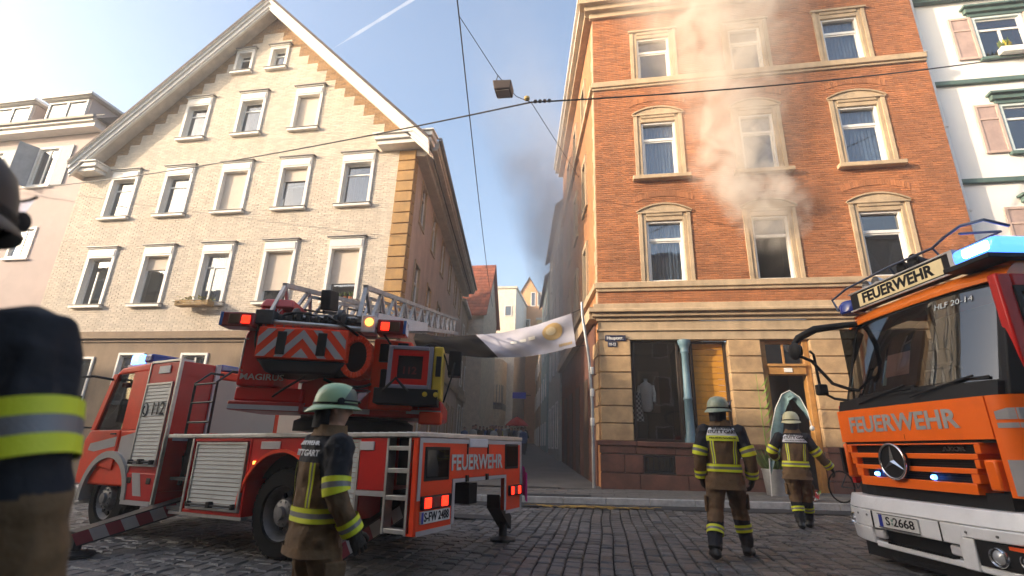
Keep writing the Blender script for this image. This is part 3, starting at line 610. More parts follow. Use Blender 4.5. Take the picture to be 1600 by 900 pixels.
# ---------------------------------------------------------------- white house on the right
H3 = site('white_house', 'white plastered house with pink shutters and dark green cornices', 'house', (14.5, 16.1, .3))
YW = 16.1
w3 = [(12.9, 14.4, 14.24, 16.0), (12.9, 14.4, 10.6, 12.4), (16.2, 17.7, 14.24, 16.0), (16.2, 17.7, 10.6, 12.4), (12.9, 14.4, 6.9, 8.7)]
wall_cells(MB(), 10.9, 22, 0, 17.0, w3, lambda a, b: (a, YW, b)).build('wall', white_render, H3)
for x0, x1, z0, z1 in w3:
    f = MB(); f.frame(x0, x1, z0, z1, .09, YW-.03, YW+.12); f = f.build('window', mat('pale_teal_frame', (.6, .68, .66), .5), H3, bevel=.008)
    s = MB(); zt = z1-.55; s.frame(x0+.09, x1-.09, z0+.09, z1-.09, .06, YW+.04, YW+.09); s.box(x0+.15, x1-.15, YW+.03, YW+.1, zt-.04, zt+.04); s.box((x0+x1)/2-.04, (x0+x1)/2+.04, YW+.035, YW+.095, z0+.15, zt-.04); s.build('sash', white_paint, f, bevel=.006)
    MB().box(x0+.1, x1-.1, YW+.06, YW+.066, z0+.1, z1-.1).build('pane', pane_m, f)
    MB().box(x0-.1, x1+.1, YW+.6, YW+.65, z0-.1, z1+.1).build('room_recess', room_m, f)
    c = MB(); c.box(x0-.2, x1+.2, YW-.16, YW, z1+.14, z1+.3); c.box(x0-.28, x1+.28, YW-.26, YW, z1+.303, z1+.38); c.box(x0-.1, x1+.1, YW-.07, YW, z1+.003, z1+.137); c.build('window_cornice', green_trim, f, bevel=.01)
    MB().box(x0-.1, x1+.1, YW-.14, YW, z0-.1, z0-.003).build('sill', green_trim, f)
    for sx in (-1, 1):
        h = MB(); cx0, cx1 = (x0-.74, x0-.04) if sx < 0 else (x1+.04, x1+.74)
        h.frame(cx0, cx1, z0, z1, .09, YW-.07, YW-.025); h.box(cx0+.09, cx1-.09, YW-.068, YW-.027, zt-.03, zt+.04)
        h.box(cx0+.09, cx1-.09, YW-.045, YW-.03, z0+.09, z1-.09, 1)
        h = h.build('shutter', [shutter_pink, mat('shutter_panel', (.46, .33, .29), .65, streak=.1)], f, bevel=.006)
for z in (13.25, 9.55): MB().box(11.2, 22, YW-.12, YW, z, z+.16).build('string_course', green_trim, H3, bevel=.02)
m = MB(); m.box(10.9, 22, YW-.4, YW, 16.92, 17.1); m.box(10.9, 22, YW-.2, YW, 16.75, 16.917); m.build('eave_cornice', green_trim, H3)
MB().hexa([(10.9, YW-.55, 17.103), (22, YW-.55, 17.103), (22, YW+8, 17.103), (10.9, YW+8, 17.103)], [(10.9, YW+3.4, 21), (22, YW+3.4, 21), (22, YW+4, 21), (10.9, YW+4, 21)]).build('roof', tile_red, H3)
pp = site('rain_pipe', 'white rain pipe between the brick house and the white house', 'rain pipe', (11.02, 15.5, .3))
MB().tube([(11.03, 15.86, 17.4), (11.03, 15.86, .3)], .085, 12).build('pipe', white_paint, pp, smooth=60)
for z in (2.5, 5.5, 8.5, 11.5, 14.5): MB().box(10.93, 11.13, 15.76, 15.96, z, z+.06).build('pipe_clip', white_trim, pp)
fb = site('window_planter', 'white window planter with yellow flowers on the sill of the white house', 'planter', (13.8, 15.9, 14.2))
MB().box(13.25, 14.6, YW-.36, YW-.142, 14.2, 14.42).build('trough', white_paint, fb, bevel=.02)
m = MB()
for i in range(160):
    c = Vector((rg.choice((13.4, 13.5, 14.4))+rg.uniform(-.13, .13), YW-.25+rg.uniform(-.08, .08), 14.42)); a = rg.uniform(0, 6.3); l = rg.uniform(.1, .36); d = Vector((cos(a)*.35, sin(a)*.3, 1)).normalized()*l; n = Vector((-sin(a), cos(a), 0))*.03
    m.add([c, c+d*.6+n, c+d, c+d*.6-n], [(0, 1, 2, 3)], i % 2)
tag(m.build('flowers', [leaf_m, mat('yellow_flower', (.6, .45, .05), .7)], fb), kind='stuff')

# ---------------------------------------------------------------- pink house at the far left
H4 = site('pink_house', 'pale pink plastered house with grey shutters and two roof dormers', 'house', (-28, 16.2, -.6))
YP = 16.2
w4 = [(-26.3, -25.0, 12.0, 14.1), (-26.0, -24.78, 8.4, 9.9), (-29.6, -28.3, 12.0, 14.1), (-29.4, -28.2, 8.4, 9.9)]
wall_cells(MB(), -36, -22.36, -.8, 14.7, w4, lambda a, b: (a, YP, b)).build('wall', pink_render, H4)
for i, (x0, x1, z0, z1) in enumerate(w4):
    f = MB(); f.frame(x0, x1, z0, z1, .1, YP-.05, YP+.12); f.box(x0-.08, x1+.08, YP-.12, YP, z0-.08, z0-.003); f = f.build('window', white_trim, H4)
    s = MB(); s.frame(x0+.1, x1-.1, z0+.1, z1-.1, .06, YP+.04, YP+.09); s.box((x0+x1)/2-.04, (x0+x1)/2+.04, YP+.035, YP+.095, z0+.16, z1-.16); s.build('sash', white_paint, f)
    MB().box(x0+.11, x1-.11, YP+.06, YP+.066, z0+.11, z1-.11).build('pane', pane_m, f); MB().box(x0-.1, x1+.1, YP+.6, YP+.65, z0-.1, z1+.1).build('room_recess', room_m, f)
    if i in (0, 2):
        gs_ = mat('shutter_grey', (.30, .34, .38), .6, streak=.1)
        MB().hexa([(x0-.02, YP-.06, z0), (x0-.02, YP-.01, z0), (x0-.35, YP-.66, z0), (x0-.31, YP-.69, z0)], [(x0-.02, YP-.06, z1), (x0-.02, YP-.01, z1), (x0-.35, YP-.66, z1), (x0-.31, YP-.69, z1)]).build('shutter', gs_, f)
        MB().box(x1+.05, x1+.72, YP-.07, YP-.02, z0, z1).build('shutter', gs_, f)
m = MB(); m.box(-36, -22.9, YP-.5, YP, 14.72, 14.95); m.box(-36, -22.9, YP-.62, YP, 14.953, 15.1); m.build('eave', white_trim, H4)
MB().tube([(-36, YP-.66, 15.13), (-22.8, YP-.66, 15.13)], .09, 8).build('gutter', grey_metal, H4)
MB().hexa([(-36, YP-.5, 15.11), (-22.7, YP-.5, 15.11), (-22.7, YP+7, 15.11), (-36, YP+7, 15.11)], [(-36, YP+2.6, 17.7), (-22.7, YP+2.6, 17.7), (-22.7, YP+4, 17.7), (-36, YP+4, 17.7)]).build('roof', tile_dark, H4)
for x0 in (-27.0, -30.4):
    d = MB(); d.box(x0, x0+2.6, YP+.12, YP+4, 15.4, 16.85); d = d.build('dormer', pink_render, H4)
    m = MB(); m.box(x0-.2, x0+2.85, YP-.2, YP+4, 16.9, 17.05); m.box(x0-.12, x0+2.75, YP-.1, YP+4, 16.853, 16.897); m.build('dormer_roof', white_trim, d, bevel=.02)
    m = MB(); m.frame(x0+.12, x0+2.48, 15.55, 16.8, .1, YP+.04, YP+.117); m.box(x0+1.24, x0+1.36, YP+.045, YP+.117, 15.65, 16.7); m.build('dormer_frame', white_paint, d)
    MB().box(x0+.2, x0+2.4, YP+.09, YP+.1, 15.6, 16.75).build('pane', pane_m, d)
m = MB(); m.tube([(-36, YP-.2, 15.55), (-22.9, YP-.2, 15.55)], .02, 6)
for k in range(30): m.tube([(-35.6+k*.43, YP-.2, 15.15), (-35.6+k*.43, YP-.2, 15.56)], .012, 5)
m.build('snow_guard', grey_metal, H4)
# ---------------------------------------------------------------- ground: road, pavement, lane
SX = .026
def gz_(x, y=0): return SX*x
sett_dark = mat('joint_dirt', (.028, .026, .024), .95, var=.3, vs=8, bump=.5, bs=60)
asphalt = mat('asphalt', (.032, .033, .035), .85, var=.2, vs=4, bump=.5, bs=150)
sett_m = mat('granite_sett', (.122, .119, .117), .42, var=.3, vs=7, bump=.6, bs=45, island=.5, grime=(.04, .038, .036), gs=.6, gamt=.5)
sett_m2 = mat('granite_sett_warm', (.125, .118, .112), .5, var=.3, vs=7, bump=.5, bs=45, island=.35)
slab_m = mat('paving_slab', (.15, .138, .125), .8, var=.25, vs=5, bump=.4, bs=60, grime=(.09, .08, .07), gamt=.5)
KY = 12.75
def sheet(name, x0, x1, y0, y1, dz, m, nx=2): return tag(MB().grid(lambda u, v: (x0+(x1-x0)*u, y0+(y1-y0)*v, gz_(x0+(x1-x0)*u)+dz), nx, 2).build(name, m), kind='structure')
gnd = sheet('ground', -150, 150, -150, 170, -1.2, mat('far_ground', (.16, .14, .12), .95, var=.2, vs=.05))
gnd.data.vertices.foreach_set('co', np.array([(v.co.x, v.co.y, -1.2) for v in gnd.data.vertices]).ravel())
road = sheet('road', -60, 40, -6, KY, -.05, sett_dark)
gut = tag(MB().grid(lambda u, v: (-60+100*u, KY-.78+.78*v, gz_(-60+100*u)+.012), 2, 1).build('gutter_strip', asphalt), kind='structure')
kerb_m = mat('kerb_stone', (.40, .40, .40), .7, var=.2, vs=6, bump=.3)
kb = tag(thing('kerb', None, None, (0, KY, 0)), kind='structure'); INV[kb.name] = Matrix.Translation((0, -KY, 0))
for i in range(40):
    x0 = -24+i*1.0
    MB().hexa([(x0+.006, KY, gz_(x0)-.05), (x0+.994, KY, gz_(x0+1)-.05), (x0+.994, KY+.14, gz_(x0+1)-.05), (x0+.006, KY+.14, gz_(x0)-.05)],
              [(x0+.006, KY+.015, gz_(x0)+.15), (x0+.994, KY+.015, gz_(x0+1)+.15), (x0+.994, KY+.14, gz_(x0+1)+.152), (x0+.006, KY+.14, gz_(x0)+.152)]).build('kerb_stone', kerb_m, kb, bevel=.012)
pave = tag(MB().grid(lambda u, v: (-60+100*u, KY+.14+4.5*v, gz_(-60+100*u)+.12+.02*v), 2, 1).build('pavement', sett_dark), kind='structure')
rp = random.Random(11); vis = MB()
for i in range(34):
    for j in range(5):
        x0 = -12.5+i*.62+(.31 if j % 2 else 0); y0 = KY+.16+j*.56; z = .145+.004*j+rp.uniform(-.003, .003)
        b = MB().hexa([(x0+.006, y0+.006, gz_(x0)+z-.05), (x0+.614, y0+.006, gz_(x0+.62)+z-.05), (x0+.614, y0+.554, gz_(x0+.62)+z-.05), (x0+.006, y0+.554, gz_(x0)+z-.05)],
            [(x0+.01, y0+.01, gz_(x0)+z), (x0+.61, y0+.01, gz_(x0+.62)+z), (x0+.61, y0+.55, gz_(x0+.62)+z), (x0+.01, y0+.55, gz_(x0)+z)])
        b.build('paving_slab', slab_m, pave)
tag(MB().grid(lambda u, v: (-2.35+2.0*u, KY+.2+.5*v, gz_(-2.35+2*u)+.158), 1, 1).build('asphalt_patch', asphalt), kind='structure')
def lane_ground(u, v): p = Vector((-7.2+7.6*u, 15.4, 0))+LD*(62*v); return (p.x, p.y, .165+gz_(p.x)*.6*(1-v)+2.2*v)
tag(MB().grid(lane_ground, 4, 12).build('lane', mat('lane_paving', (.11, .105, .10), .85, var=.25, vs=1.2, bump=.4, bs=30)), kind='structure')
def lane_kerb(u, v): p = Vector((-1.35+.02*u, 15.7, 0))+LD*(60*v); return (p.x+.12*u, p.y, .18+2.2*v+.07)
# setts
rs = random.Random(2); cells = []
x = -16.0
while x < 13:
    w = .185+rs.uniform(-.025, .025); y = 1.6+rs.uniform(0, .2)
    while y < KY-.8:
        l = rs.uniform(.12, .29)
        if y+l > KY-.79: l = KY-.79-y
        if l > .08: cells.append((x+w/2+.012*sin(y*1.7+x*.3), y+l/2, w-.016, l-.016))
        y += l
    x += w
Mw = cam.matrix_world.inverted()
def vis_size(c):
    q = Mw @ Vector((c[0], c[1], gz_(c[0])));
    if q.z > -.3: return 0
    px, py = 773.1*q.x/-q.z, -773.1*q.y/-q.z
    if abs(px) > 900 or py > 640 or py < -560: return -1
    return -1 if abs(px) > 900 else (1/-q.z if abs(px) < 790 and abs(py) < 445 else .001/-q.z)
def sett_geo(mb, cx, cy, z, w, l, h, rnd):
    b = .016; dz = rnd.uniform(-.009, .009); t = [rnd.uniform(-.005, .005) for _ in range(4)]
    P = lambda sx, sy, k, zz: (cx+sx*(w/2-k), cy+sy*(l/2-k), z+zz)
    S4 = [(-1, -1), (1, -1), (1, 1), (-1, 1)]
    vs = [P(sx, sy, 0, -.05) for sx, sy in S4]+[P(sx, sy, 0, h-.014+dz) for sx, sy in S4]+[P(sx, sy, b, h+dz+t[i]) for i, (sx, sy) in enumerate(S4)]
    fs = [(8, 9, 10, 11)]+[(a+i, a+(i+1) % 4, a+4+(i+1) % 4, a+4+i) for a in (0, 4) for i in range(4)]
    mb.add(vs, fs)
sz = [(vis_size(c), c) for c in cells]
sz = [(s, c) for s, c in sz if s >= 0]
sz.sort(key=lambda t: -t[0]*t[1][2]*t[1][3])
big = sz[:300]; rest = sz[300:]
protos = []
for k in range(14):
    m = MB(); sett_geo(m, 0, 0, 0, 1, 1, 0, rs)
    m = MB(); sett_geo(m, 0, 0, 0, .17, .2, .0, rs); protos.append(m.mesh('cobblestone', sett_m if k % 3 else sett_m2))
for s, c in big:
    o = bpy.data.objects.new('cobblestone', protos[rs.randrange(14)]); C.objects.link(o); o.parent = road
    o.location = (c[0], c[1], gz_(c[0])); o.scale = (c[2]/.17, c[3]/.2, 1); o.rotation_euler.z = rs.uniform(-.02, .02)+(pi if rs.random() < .5 else 0)
m = MB()
for s, c in rest: sett_geo(m, c[0], c[1], gz_(c[0]), c[2], c[3], 0, rs)
o = tag(m.build('cobblestones', sett_m, road), kind='stuff')
# manhole / trench cover, straw, cable litter
mh = tag(MB().box(-3.05, -1.75, 9.55, 10.05, gz_(-2.4)+.008, gz_(-2.4)+.03).build('drain_cover', mat('cast_iron', (.04, .04, .042), .6, .3, bump=.5, bs=50), bevel=.008), 'dark rectangular cast iron cover in the setts behind the ladder truck', 'drain cover')
m = MB()
for i in range(90):
    x0 = rs.gauss(-.35, .75); y0 = 11.85+rs.gauss(0, .1)-.02*x0; a = rs.gauss(0, .5); l = rs.uniform(.1, .4); z = gz_(x0)+.03+rs.uniform(0, .02)
    m.tube([(x0, y0, z), (x0+l*cos(a)*.5, y0+l*sin(a)*.5, z+.012), (x0+l*cos(a), y0+l*sin(a), z)], .006, 4)
tag(m.build('straw', mat('straw', (.42, .27, .07), .8, island=.4)), kind='stuff')

# ---------------------------------------------------------------- background houses in the lane
def plain_house(name, label, loc, rz, w, d, h, m, wins=(), roof='flat', rm=None, cat='house', over=.3, rh=3., wm=None, group=None):
    """front on local y=0 facing -y, x from 0 to w. wins: (face, a0, a1, z0, z1)"""
    t = thing(name, label, cat, loc, rz, group)
    MB().box(0, w, 0, d, -1, h).build('wall', m, t)
    rm = rm or soffit
    if roof == 'flat': MB().box(-over, w+over, -over, d+over, h, h+.25).build('roof', rm, t)
    elif roof == 'gable':      # ridge along y
        m1 = MB(); m1.add([(-.0, -.0, h), (w, 0, h), (w/2, 0, h+rh), (0, d, h), (w, d, h), (w/2, d, h+rh)], [(0, 1, 2), (5, 4, 3)]); m1.build('gable_wall', m, t)
        for s in (0, 1):
            xe = -over if s == 0 else w+over; ze = h-over*rh/(w/2)
            MB().hexa([(xe, -over, ze), (w/2, -over, h+rh), (w/2, d+over, h+rh), (xe, d+over, ze)], [(xe, -over, ze+.2), (w/2, -over, h+rh+.2), (w/2, d+over, h+rh+.2), (xe, d+over, ze+.2)]).build('roof', rm, t)
    elif roof == 'eave':       # ridge along x
        for s in (0, 1):
            ye = -over if s == 0 else d+over; ze = h-over*rh/(d/2)
            r = MB().hexa([(-over, ye, ze), (w+over, ye, ze), (w+over, d/2, h+rh), (-over, d/2, h+rh)], [(-over, ye, ze+.16), (w+over, ye, ze+.16), (w+over, d/2, h+rh+.16), (-over, d/2, h+rh+.16)]).build('roof', rm, t)
            if s == 0:
                q = MB(); n = 16; mcol = int(w/.3)
                for j in range(n):
                    for i in range(mcol):
                        f = lambda a, b, e: ((-over+(w+2*over)*a), ye+(d/2-ye)*b, ze+(h+rh-ze)*b+.17+e)
                        a0, a1, b0, b1 = i/mcol, (i+.93)/mcol, j/n, (j+1.1)/n
                        q.add([f(a0, b0, .05), f(a1, b0, .05), f(a1, b1, .0), f(a0, b1, .0), f(a0, b0, 0), f(a1, b0, 0)], [(0, 1, 2, 3), (4, 5, 1, 0)])
                tag(q.build('roof_tiles', rm, t), kind='stuff')
        for x0 in (0.001, w-.001): MB().add([(x0, 0, h), (x0, d, h), (x0, d/2, h+rh)], [(0, 1, 2)]).build('gable_wall', m, t)
    cache = {}
    for fc, a0, a1, z0, z1 in wins:
        key = (round(a1-a0, 3), round(z1-z0, 3))
        if key not in cache:
            f = MB(); f.frame(0, key[0], 0, key[1], .09, -.06, .0); fm = f.mesh('window', wm or white_trim)
            p = MB().box(.08, key[0]-.08, -.02, -.012, .08, key[1]-.08).mesh('pane', pane_blue)
            r = MB().box(.06, key[0]-.06, -.008, -.003, .06, key[1]-.06).mesh('room_recess', room_m); cache[key] = (fm, p, r)
        fm, pm, rmm = cache[key]
        o = bpy.data.objects.new('window', fm); C.objects.link(o); o.parent = t
        if fc == 'f': o.location = (a0, 0, z0)
        elif fc == 'r': o.location = (w, a0, z0); o.rotation_euler.z = pi/2
        elif fc == 'l': o.location = (0, a1, z0); o.rotation_euler.z = -pi/2
        for nm, me in (('pane', pm), ('room_recess', rmm)):
            q = bpy.data.objects.new(nm, me); C.objects.link(q); q.parent = o
    return t
LRZ = .1726
p = Vector(lane_pt(LX1, LLEN, 0, 0))
lw = [('r', a, a+1.1, z, z+1.9) for a in (1.2, 4.2, 7.2, 10.2, 13.2, 16) for z in (5.3, 8.0)]+[('r', a, a+1.5, 1.6, 4.0) for a in (1.2, 4.2, 7.2, 10.2, 13.2)]
hL = plain_house('lane_house', 'beige three storey house along the left side of the lane beyond the gabled house', (p.x-8*cos(LRZ), p.y-8*sin(LRZ), 0), LRZ, 8, 19, 11.2, mat('beige_render', (.42, .31, .21), .85, var=.15, streak=.2), lw)
MB().box(-.02, 8.15, -.02, 19, 4.4, 4.75).build('cornice', sandstone, hL)
plain_house('tiled_house', 'house with a steep red tiled roof rising behind the left lane houses', (-16.5, 38.6, 0), .0, 6.9, 5, 12.0, mat('pale_render', (.66, .56, .44), .85), [('f', 4.6, 5.5, 9.8, 11.2), ('f', 2.2, 3.1, 9.8, 11.2)], 'eave', tile_red, rh=4.7)
plain_house('white_block', 'plain white flat roofed block at the end of the lane', (-13.6, 50, 0), 0, 4.6, 8, 17.5, mat('white_block_render', (.74, .68, .58), .8, streak=.1), [('f', 3.4, 4.2, 14.4, 15.6), ('f', 1.2, 2, 14.4, 15.6)], over=.12)
cp = thing('curved_house', 'low pale house with a rounded glazed corner at the end of the lane', 'house', (-11.9, 47, 0))
m = MB(); A = [(-1.5, 6), (-1.5, .3)]+[(1.2+1.0*sin(a)-.0, .6-1.0*cos(a)+.4) for a in np.linspace(-.6, 1.57, 10)]+[(2.2, 6)]
def up3(a, b, d): return (a, b, d)
m.prism(A, up3, 5.2, 9.4); m.prism([(x*.97, y+.1) for x, y in A], up3, -1, 3.6); m.prism(A, up3, 3.6, 4.6); m.build('wall', mat('warm_white', (.72, .6, .44), .8), cp)
m = MB(); m.prism([(x*1.01, y-.02) for x, y in A], up3, 4.6, 5.2); m.build('glass_band', pane_blue, cp)
m = MB()
for k in range(8): a = -.6+k*.31; m.box(1.2+1.04*sin(a)-.03, 1.2+1.04*sin(a)+.03, 1.0-1.04*cos(a)-.03, 1.0-1.04*cos(a)+.03, 4.6, 6.9)
m.build('glazing_bar', grey_metal, cp)
b = MB(); b.lathe([(.0, 0), (.7, .05), (.75, .5), (.4, .8), (.0, .85)], (-.2, 1.6, 9.45), n=16); b.build('roof_dome', white_paint, cp, smooth=60)
plain_house('brown_house', 'orange brown house with a dark glazed band facing down the lane', (-11.6, 58, 0), 0, 4.1, 8, 13.2, mat('brown_plaster', (.50, .31, .18), .85), [('f', 2.3, 3.3, 8.9, 11.2), ('f', .5, 1.5, 11.0, 12.4), ('f', .2, 3.9, 5.6, 8.0), ('f', .3, 3.8, .6, 4.0)], over=.1)
plain_house('steep_gable_house', 'narrow orange house with a steep gable above the brown house', (-10.4, 57.5, 0), 0, 3.4, 9, 18.2, mat('orange_plaster', (.60, .33, .17), .85), [('f', 1.9, 2.5, 17.6, 19.4), ('f', 2.7, 3.2, 17.6, 19.4), ('f', .4, 1.9, 14.0, 16.0)], 'gable', tile_dark, rh=3.0, over=.15)
plain_house('yellow_house', 'narrow yellow house with balconies beside the brown house', (-7.5, 56, 0), 0, 2.6, 8, 15.5, mat('yellow_plaster', (.66, .47, .2), .85), [('f', .3, 1.0, 9.6, 11.2), ('f', .3, 1.0, 6.2, 7.8), ('f', 1.3, 2.0, 9.6, 11.2), ('f', .3, 1.6, 1.4, 3.6)], over=.1)
# right hand lane side beyond the brick house
gt = mat('grey_teal_render', (.42, .42, .37), .85, var=.15, streak=.2)
q = rlane(12.35, .15, 0)
rw = [('l', a, a+1.0, z, z+1.8) for a in (1, 4, 7) for z in (5.6, 8.8, 12.2)]+[('l', a, a+1.4, 1.2, 3.8) for a in (1, 4, 7)]
plain_house('grey_house', 'tall grey green house behind the smoke on the right side of the lane', (q.x, q.y, 0), LRZ, 8, 9.6, 15.6, gt, rw, 'gable', tile_dark, rh=3.5, over=.35)
q = rlane(22.2, .25, 0)
plain_house('teal_house', 'narrow teal grey house farther along the right side of the lane', (q.x, q.y, 0), LRZ, 7, 9, 14.4, mat('teal_render', (.34, .42, .40), .85, streak=.2), [('l', a, a+.9, z, z+1.7) for a in (1, 4, 7) for z in (1.4, 5, 8.2, 11.4)], 'gable', tile_dark, rh=3.4, over=.3)
q = rlane(31.5, .3, 0)
plain_house('far_beige_house', 'beige house at the far right end of the lane', (q.x, q.y, 0), LRZ, 7, 14, 12.5, mat('beige_render', ()), [('l', a, a+.9, z, z+1.7) for a in (1, 4, 7, 10) for z in (1.4, 5, 8.2)])
sg = thing('shop_sign', 'small blue shop sign projecting into the far lane', 'sign', (-7.2, 44, 5.3)); MB().box(-.75, .45, -.06, .06, 0, .55).build('panel', mat('sign_blue', (.02, .05, .5), .4), sg, bevel=.02); MB().bar((.4, 0, .3), (.9, 0, .3), .05).build('bracket', iron_m, sg)
um = thing('red_parasol', 'red parasol among the crowd at the end of the lane', 'parasol', (-7.3, 43, .95)); MB().lathe([(1.0, 2.0), (.95, 2.08), (.5, 2.5), (.03, 2.75)], n=16).build('canopy', mat('red_cloth', (.5, .02, .015), .8), um); MB().tube([(0, 0, 0), (0, 0, 2.8)], .03, 6).build('pole', iron_m, um)

# ---------------------------------------------------------------- row of houses on the near side of the street
rowm = [mat('row_ochre', (.24, .17, .09), .85, streak=.15), mat('row_grey', (.20, .19, .18), .85, streak=.15), mat('row_cream', (.30, .26, .19), .85, streak=.15)]
x = -78.0; rnr = random.Random(9)
heights = [(13, 16.2), (12, 17.2), (10.6, 17.3), (13.4, 14.4), (12, 14.0), (12, 14.6), (13, 15.5), (14, 16)]
for i, (w, h) in enumerate(heights):
    nw = int(w//2.6); ws = [('b', .8+k*2.5, 2.0+k*2.5, z, z+1.9) for k in range(nw) for z in np.arange(1.2, h-2.5, 3.3)]
    t = plain_house('street_house', ['ochre', 'grey', 'cream'][i % 3]+' plastered row house behind the viewer, '+'first second third fourth fifth sixth seventh eighth'.split()[i]+' from the sun side', (x+w, -5.2, gz_(x)), pi, w-.02, 10, h, rowm[i % 3], [('f',)+q[1:] for q in ws], 'flat', tile_dark, over=.25, group=None)
    for k in range(2):
        cx = rnr.uniform(2, w-2); MB().box(cx, cx+.5, 1.0+k*2, 1.6+k*2, h+.25, h+1.5).build('chimney', base_stone, t)
    x += w
plain_house('street_house', 'unseen grey plastered house added to block bright sky at the sunward street end', (-92, -7, -2), pi/2, 24, 10, 15, rowm[1], [('f', 1.0+k*2.9, 2.2+k*2.9, z, z+1.9) for k in range(8) for z in (1.5, 4.8, 8.1, 11.4)], 'flat', tile_dark, over=.25)  # added out of view to keep sky glow out of the cab window

# ---------------------------------------------------------------- delivery van parked beyond the ladder truck
vb = mat('van_beige', (.56, .50, .43), .45, var=.06, vs=1)
vn = thing('delivery_van', 'large pale beige box van parked behind the ladder truck', 'van', (-10.3, 10.7, gz_(-8.5)))
m = MB(); m.box(.3, 3.65, .02, 2.1, .55, 2.72); m.build('box_body', vb, vn, bevel=.05)
m = MB(); m.box(.22, 2.2, -.03, 2.14, 2.725, 2.80); m.build('roof_rail', white_paint, vn, bevel=.02)
m = MB(); m.prism([(-1.6, .45), (.25, .45), (.25, 2.3), (-.5, 2.25), (-1.15, 1.5), (-1.6, 1.35)], xz, .08, 2.04); m.build('cab', vb, vn, bevel=.05)
m = MB(); m.prism([(-.95, 1.5), (-.05, 1.5), (-.05, 2.1), (-.45, 2.1)], xz, .06, .079); m.build('side_window', pane_blue, vn)
for xw in (-.9, 2.6):
    for yw in (.02, 1.85): MB().lathe([(.15, 0), (.3, .0), (.33, .04), (.33, .2), (.3, .24)], (xw, yw, .33), 'y', 20).build('wheel', mat('tyre', (.009, .009, .009), .95, bump=.3, spec=.12), vn, smooth=40)
m = MB(); m.box(2.25, 3.6, -.02, .3, 2.726, 2.86); m.build('marker_lamp', mat('dark_red', (.18, .02, .02), .4), vn, bevel=.03)

# ---------------------------------------------------------------- overhead wires, hanging lamp, banner
wire_m = mat('wire_black', (.012, .012, .012), .6)
def sag(a, b, s, n=16): a = Vector(a); b = Vector(b); return [a+(b-a)*(i/n)-Vector((0, 0, s*4*(i/n)*(1-i/n))) for i in range(n+1)]
J = (-1.58, 10.0, 9.25)
w1 = thing('street_cable', 'thick black cable strung across the street past the hanging lamp', 'cable', J); INV[w1.name] = Matrix.Translation(-Vector(J))
MB().tube(sag((-27.4, 16.15, 11.9), J, .35)+sag(J, (15.2, 16.0, 14.25), .25)[1:], .021, 6).build('cable', wire_m, w1)
for k in range(4): MB().lathe([(.02, 0), (.045, .02), (.045, .07), (.02, .09)], (J[0]+.06+k*.11, J[1]+.03*k, J[2]+.01+.02*k), 'x', 8).build('clamp', iron_m, w1)
w2 = thing('lane_cable', 'black cable running overhead into the lane', 'cable', (-3.1, 8.5, 10.5)); INV[w2.name] = Matrix.Translation(-Vector((-3.1, 8.5, 10.5)))
a2, b2 = Vector((-3.07, 8.5, 10.6)), Vector((-9.2, 40, 12.6)); MB().tube([a2-(b2-a2)*.5+Vector((0, 0, .3))]+sag(a2, b2, .5), .017, 6).build('cable', wire_m, w2)
lp = thing('hanging_lamp', 'square street lamp hanging from a thin wire above the street', 'street lamp', (-2.15, 9.5, 9.3)); INV[lp.name] = Matrix.Translation(-Vector((-2.15, 9.5, 9.3)))
MB().tube([a2, (-2.32, 9.35, 9.62), (-2.15, 9.5, 9.45), (-1.9, 9.75, 9.25), J, (-.72, 16.2, 10.75)], .009, 5).build('span_wire', wire_m, lp)
m = MB(); m.hexa([(-2.36, 9.3, 9.17), (-1.98, 9.34, 9.17), (-1.98, 9.7, 9.17), (-2.36, 9.66, 9.17)], [(-2.40, 9.28, 9.40), (-1.96, 9.32, 9.40), (-1.96, 9.72, 9.40), (-2.40, 9.68, 9.40)]); m.build('lamp_housing', mat('lamp_brown', (.10, .07, .055), .6), lp, bevel=.02)
MB().box(-2.32, -2.02, 9.36, 9.64, 9.145, 9.165).build('lamp_lens', mat('lens_grey', (.3, .27, .24), .3), lp)
MB().tube([(-2.3, 9.4, 9.62), (-2.33, 9.4, 9.5), (-2.25, 9.45, 9.41)], .012, 6).build('hanger', iron_m, lp)
MB().lathe([(.03, 0), (.07, .03), (.07, .09), (.02, .12)], (J[0]-.1, J[1]-.05, J[2]+.02), n=10).build('insulator', mat('porcelain_yellow', (.5, .36, .1), .4), lp)
bn = thing('banner', 'black and white cloth banner with an orange disc hung across the lane', 'banner', (-3.5, 15.2, 4.5)); INV[bn.name] = Matrix.Translation(-Vector((-3.5, 15.2, 4.5)))
TL, TR, BL, BR, = Vector((-6.1, 15.3, 4.75)), Vector((-.94, 15.2, 5.29)), Vector((-6.0, 15.2, 4.25)), Vector((-.81, 15.2, 4.23))
def bpos(u, v, o=0):
    t = TL+(TR-TL)*u; b = BL+(BR-BL)*u
    t = t-Vector((0, 0, .40*4*u*(1-u)*(1-.25*u))); b = b-Vector((0, 0, .36*4*u*(1-u)))
    p = b+(t-b)*v; fold = .09*sin(u*19+v*4)*(1-u)+.05*sin(u*11-v*6)+.025*sin(u*31+v*9)
    return Vector((p.x, p.y+fold-.3*sin(pi*v)*(1-u)*.9-o, p.z))
cl = MB(); ub = lambda v: .535-.13*v
cl.grid(lambda u, v: bpos(u*ub(v), v), 50, 16, 0); cl.grid(lambda u, v: bpos(ub(v)+(1-ub(v))*u, v), 44, 16, 1)
bcl = cl.build('cloth', [mat('banner_black', (.012, .011, .011), .9, bump=.2, bs=8, spec=.15), mat('banner_white', (.44, .43, .49), .8, var=.05)], bn, smooth=60)
org = mat('banner_orange', (.50, .33, .13), .8)
d = MB(); d.grid(lambda u, v: bpos(.875+.06*(.02+.98*v)*cos(2*pi*u), .62+.26*(.02+.98*v)*sin(2*pi*u), .014), 32, 8); d.build('orange_disc', org, bn)
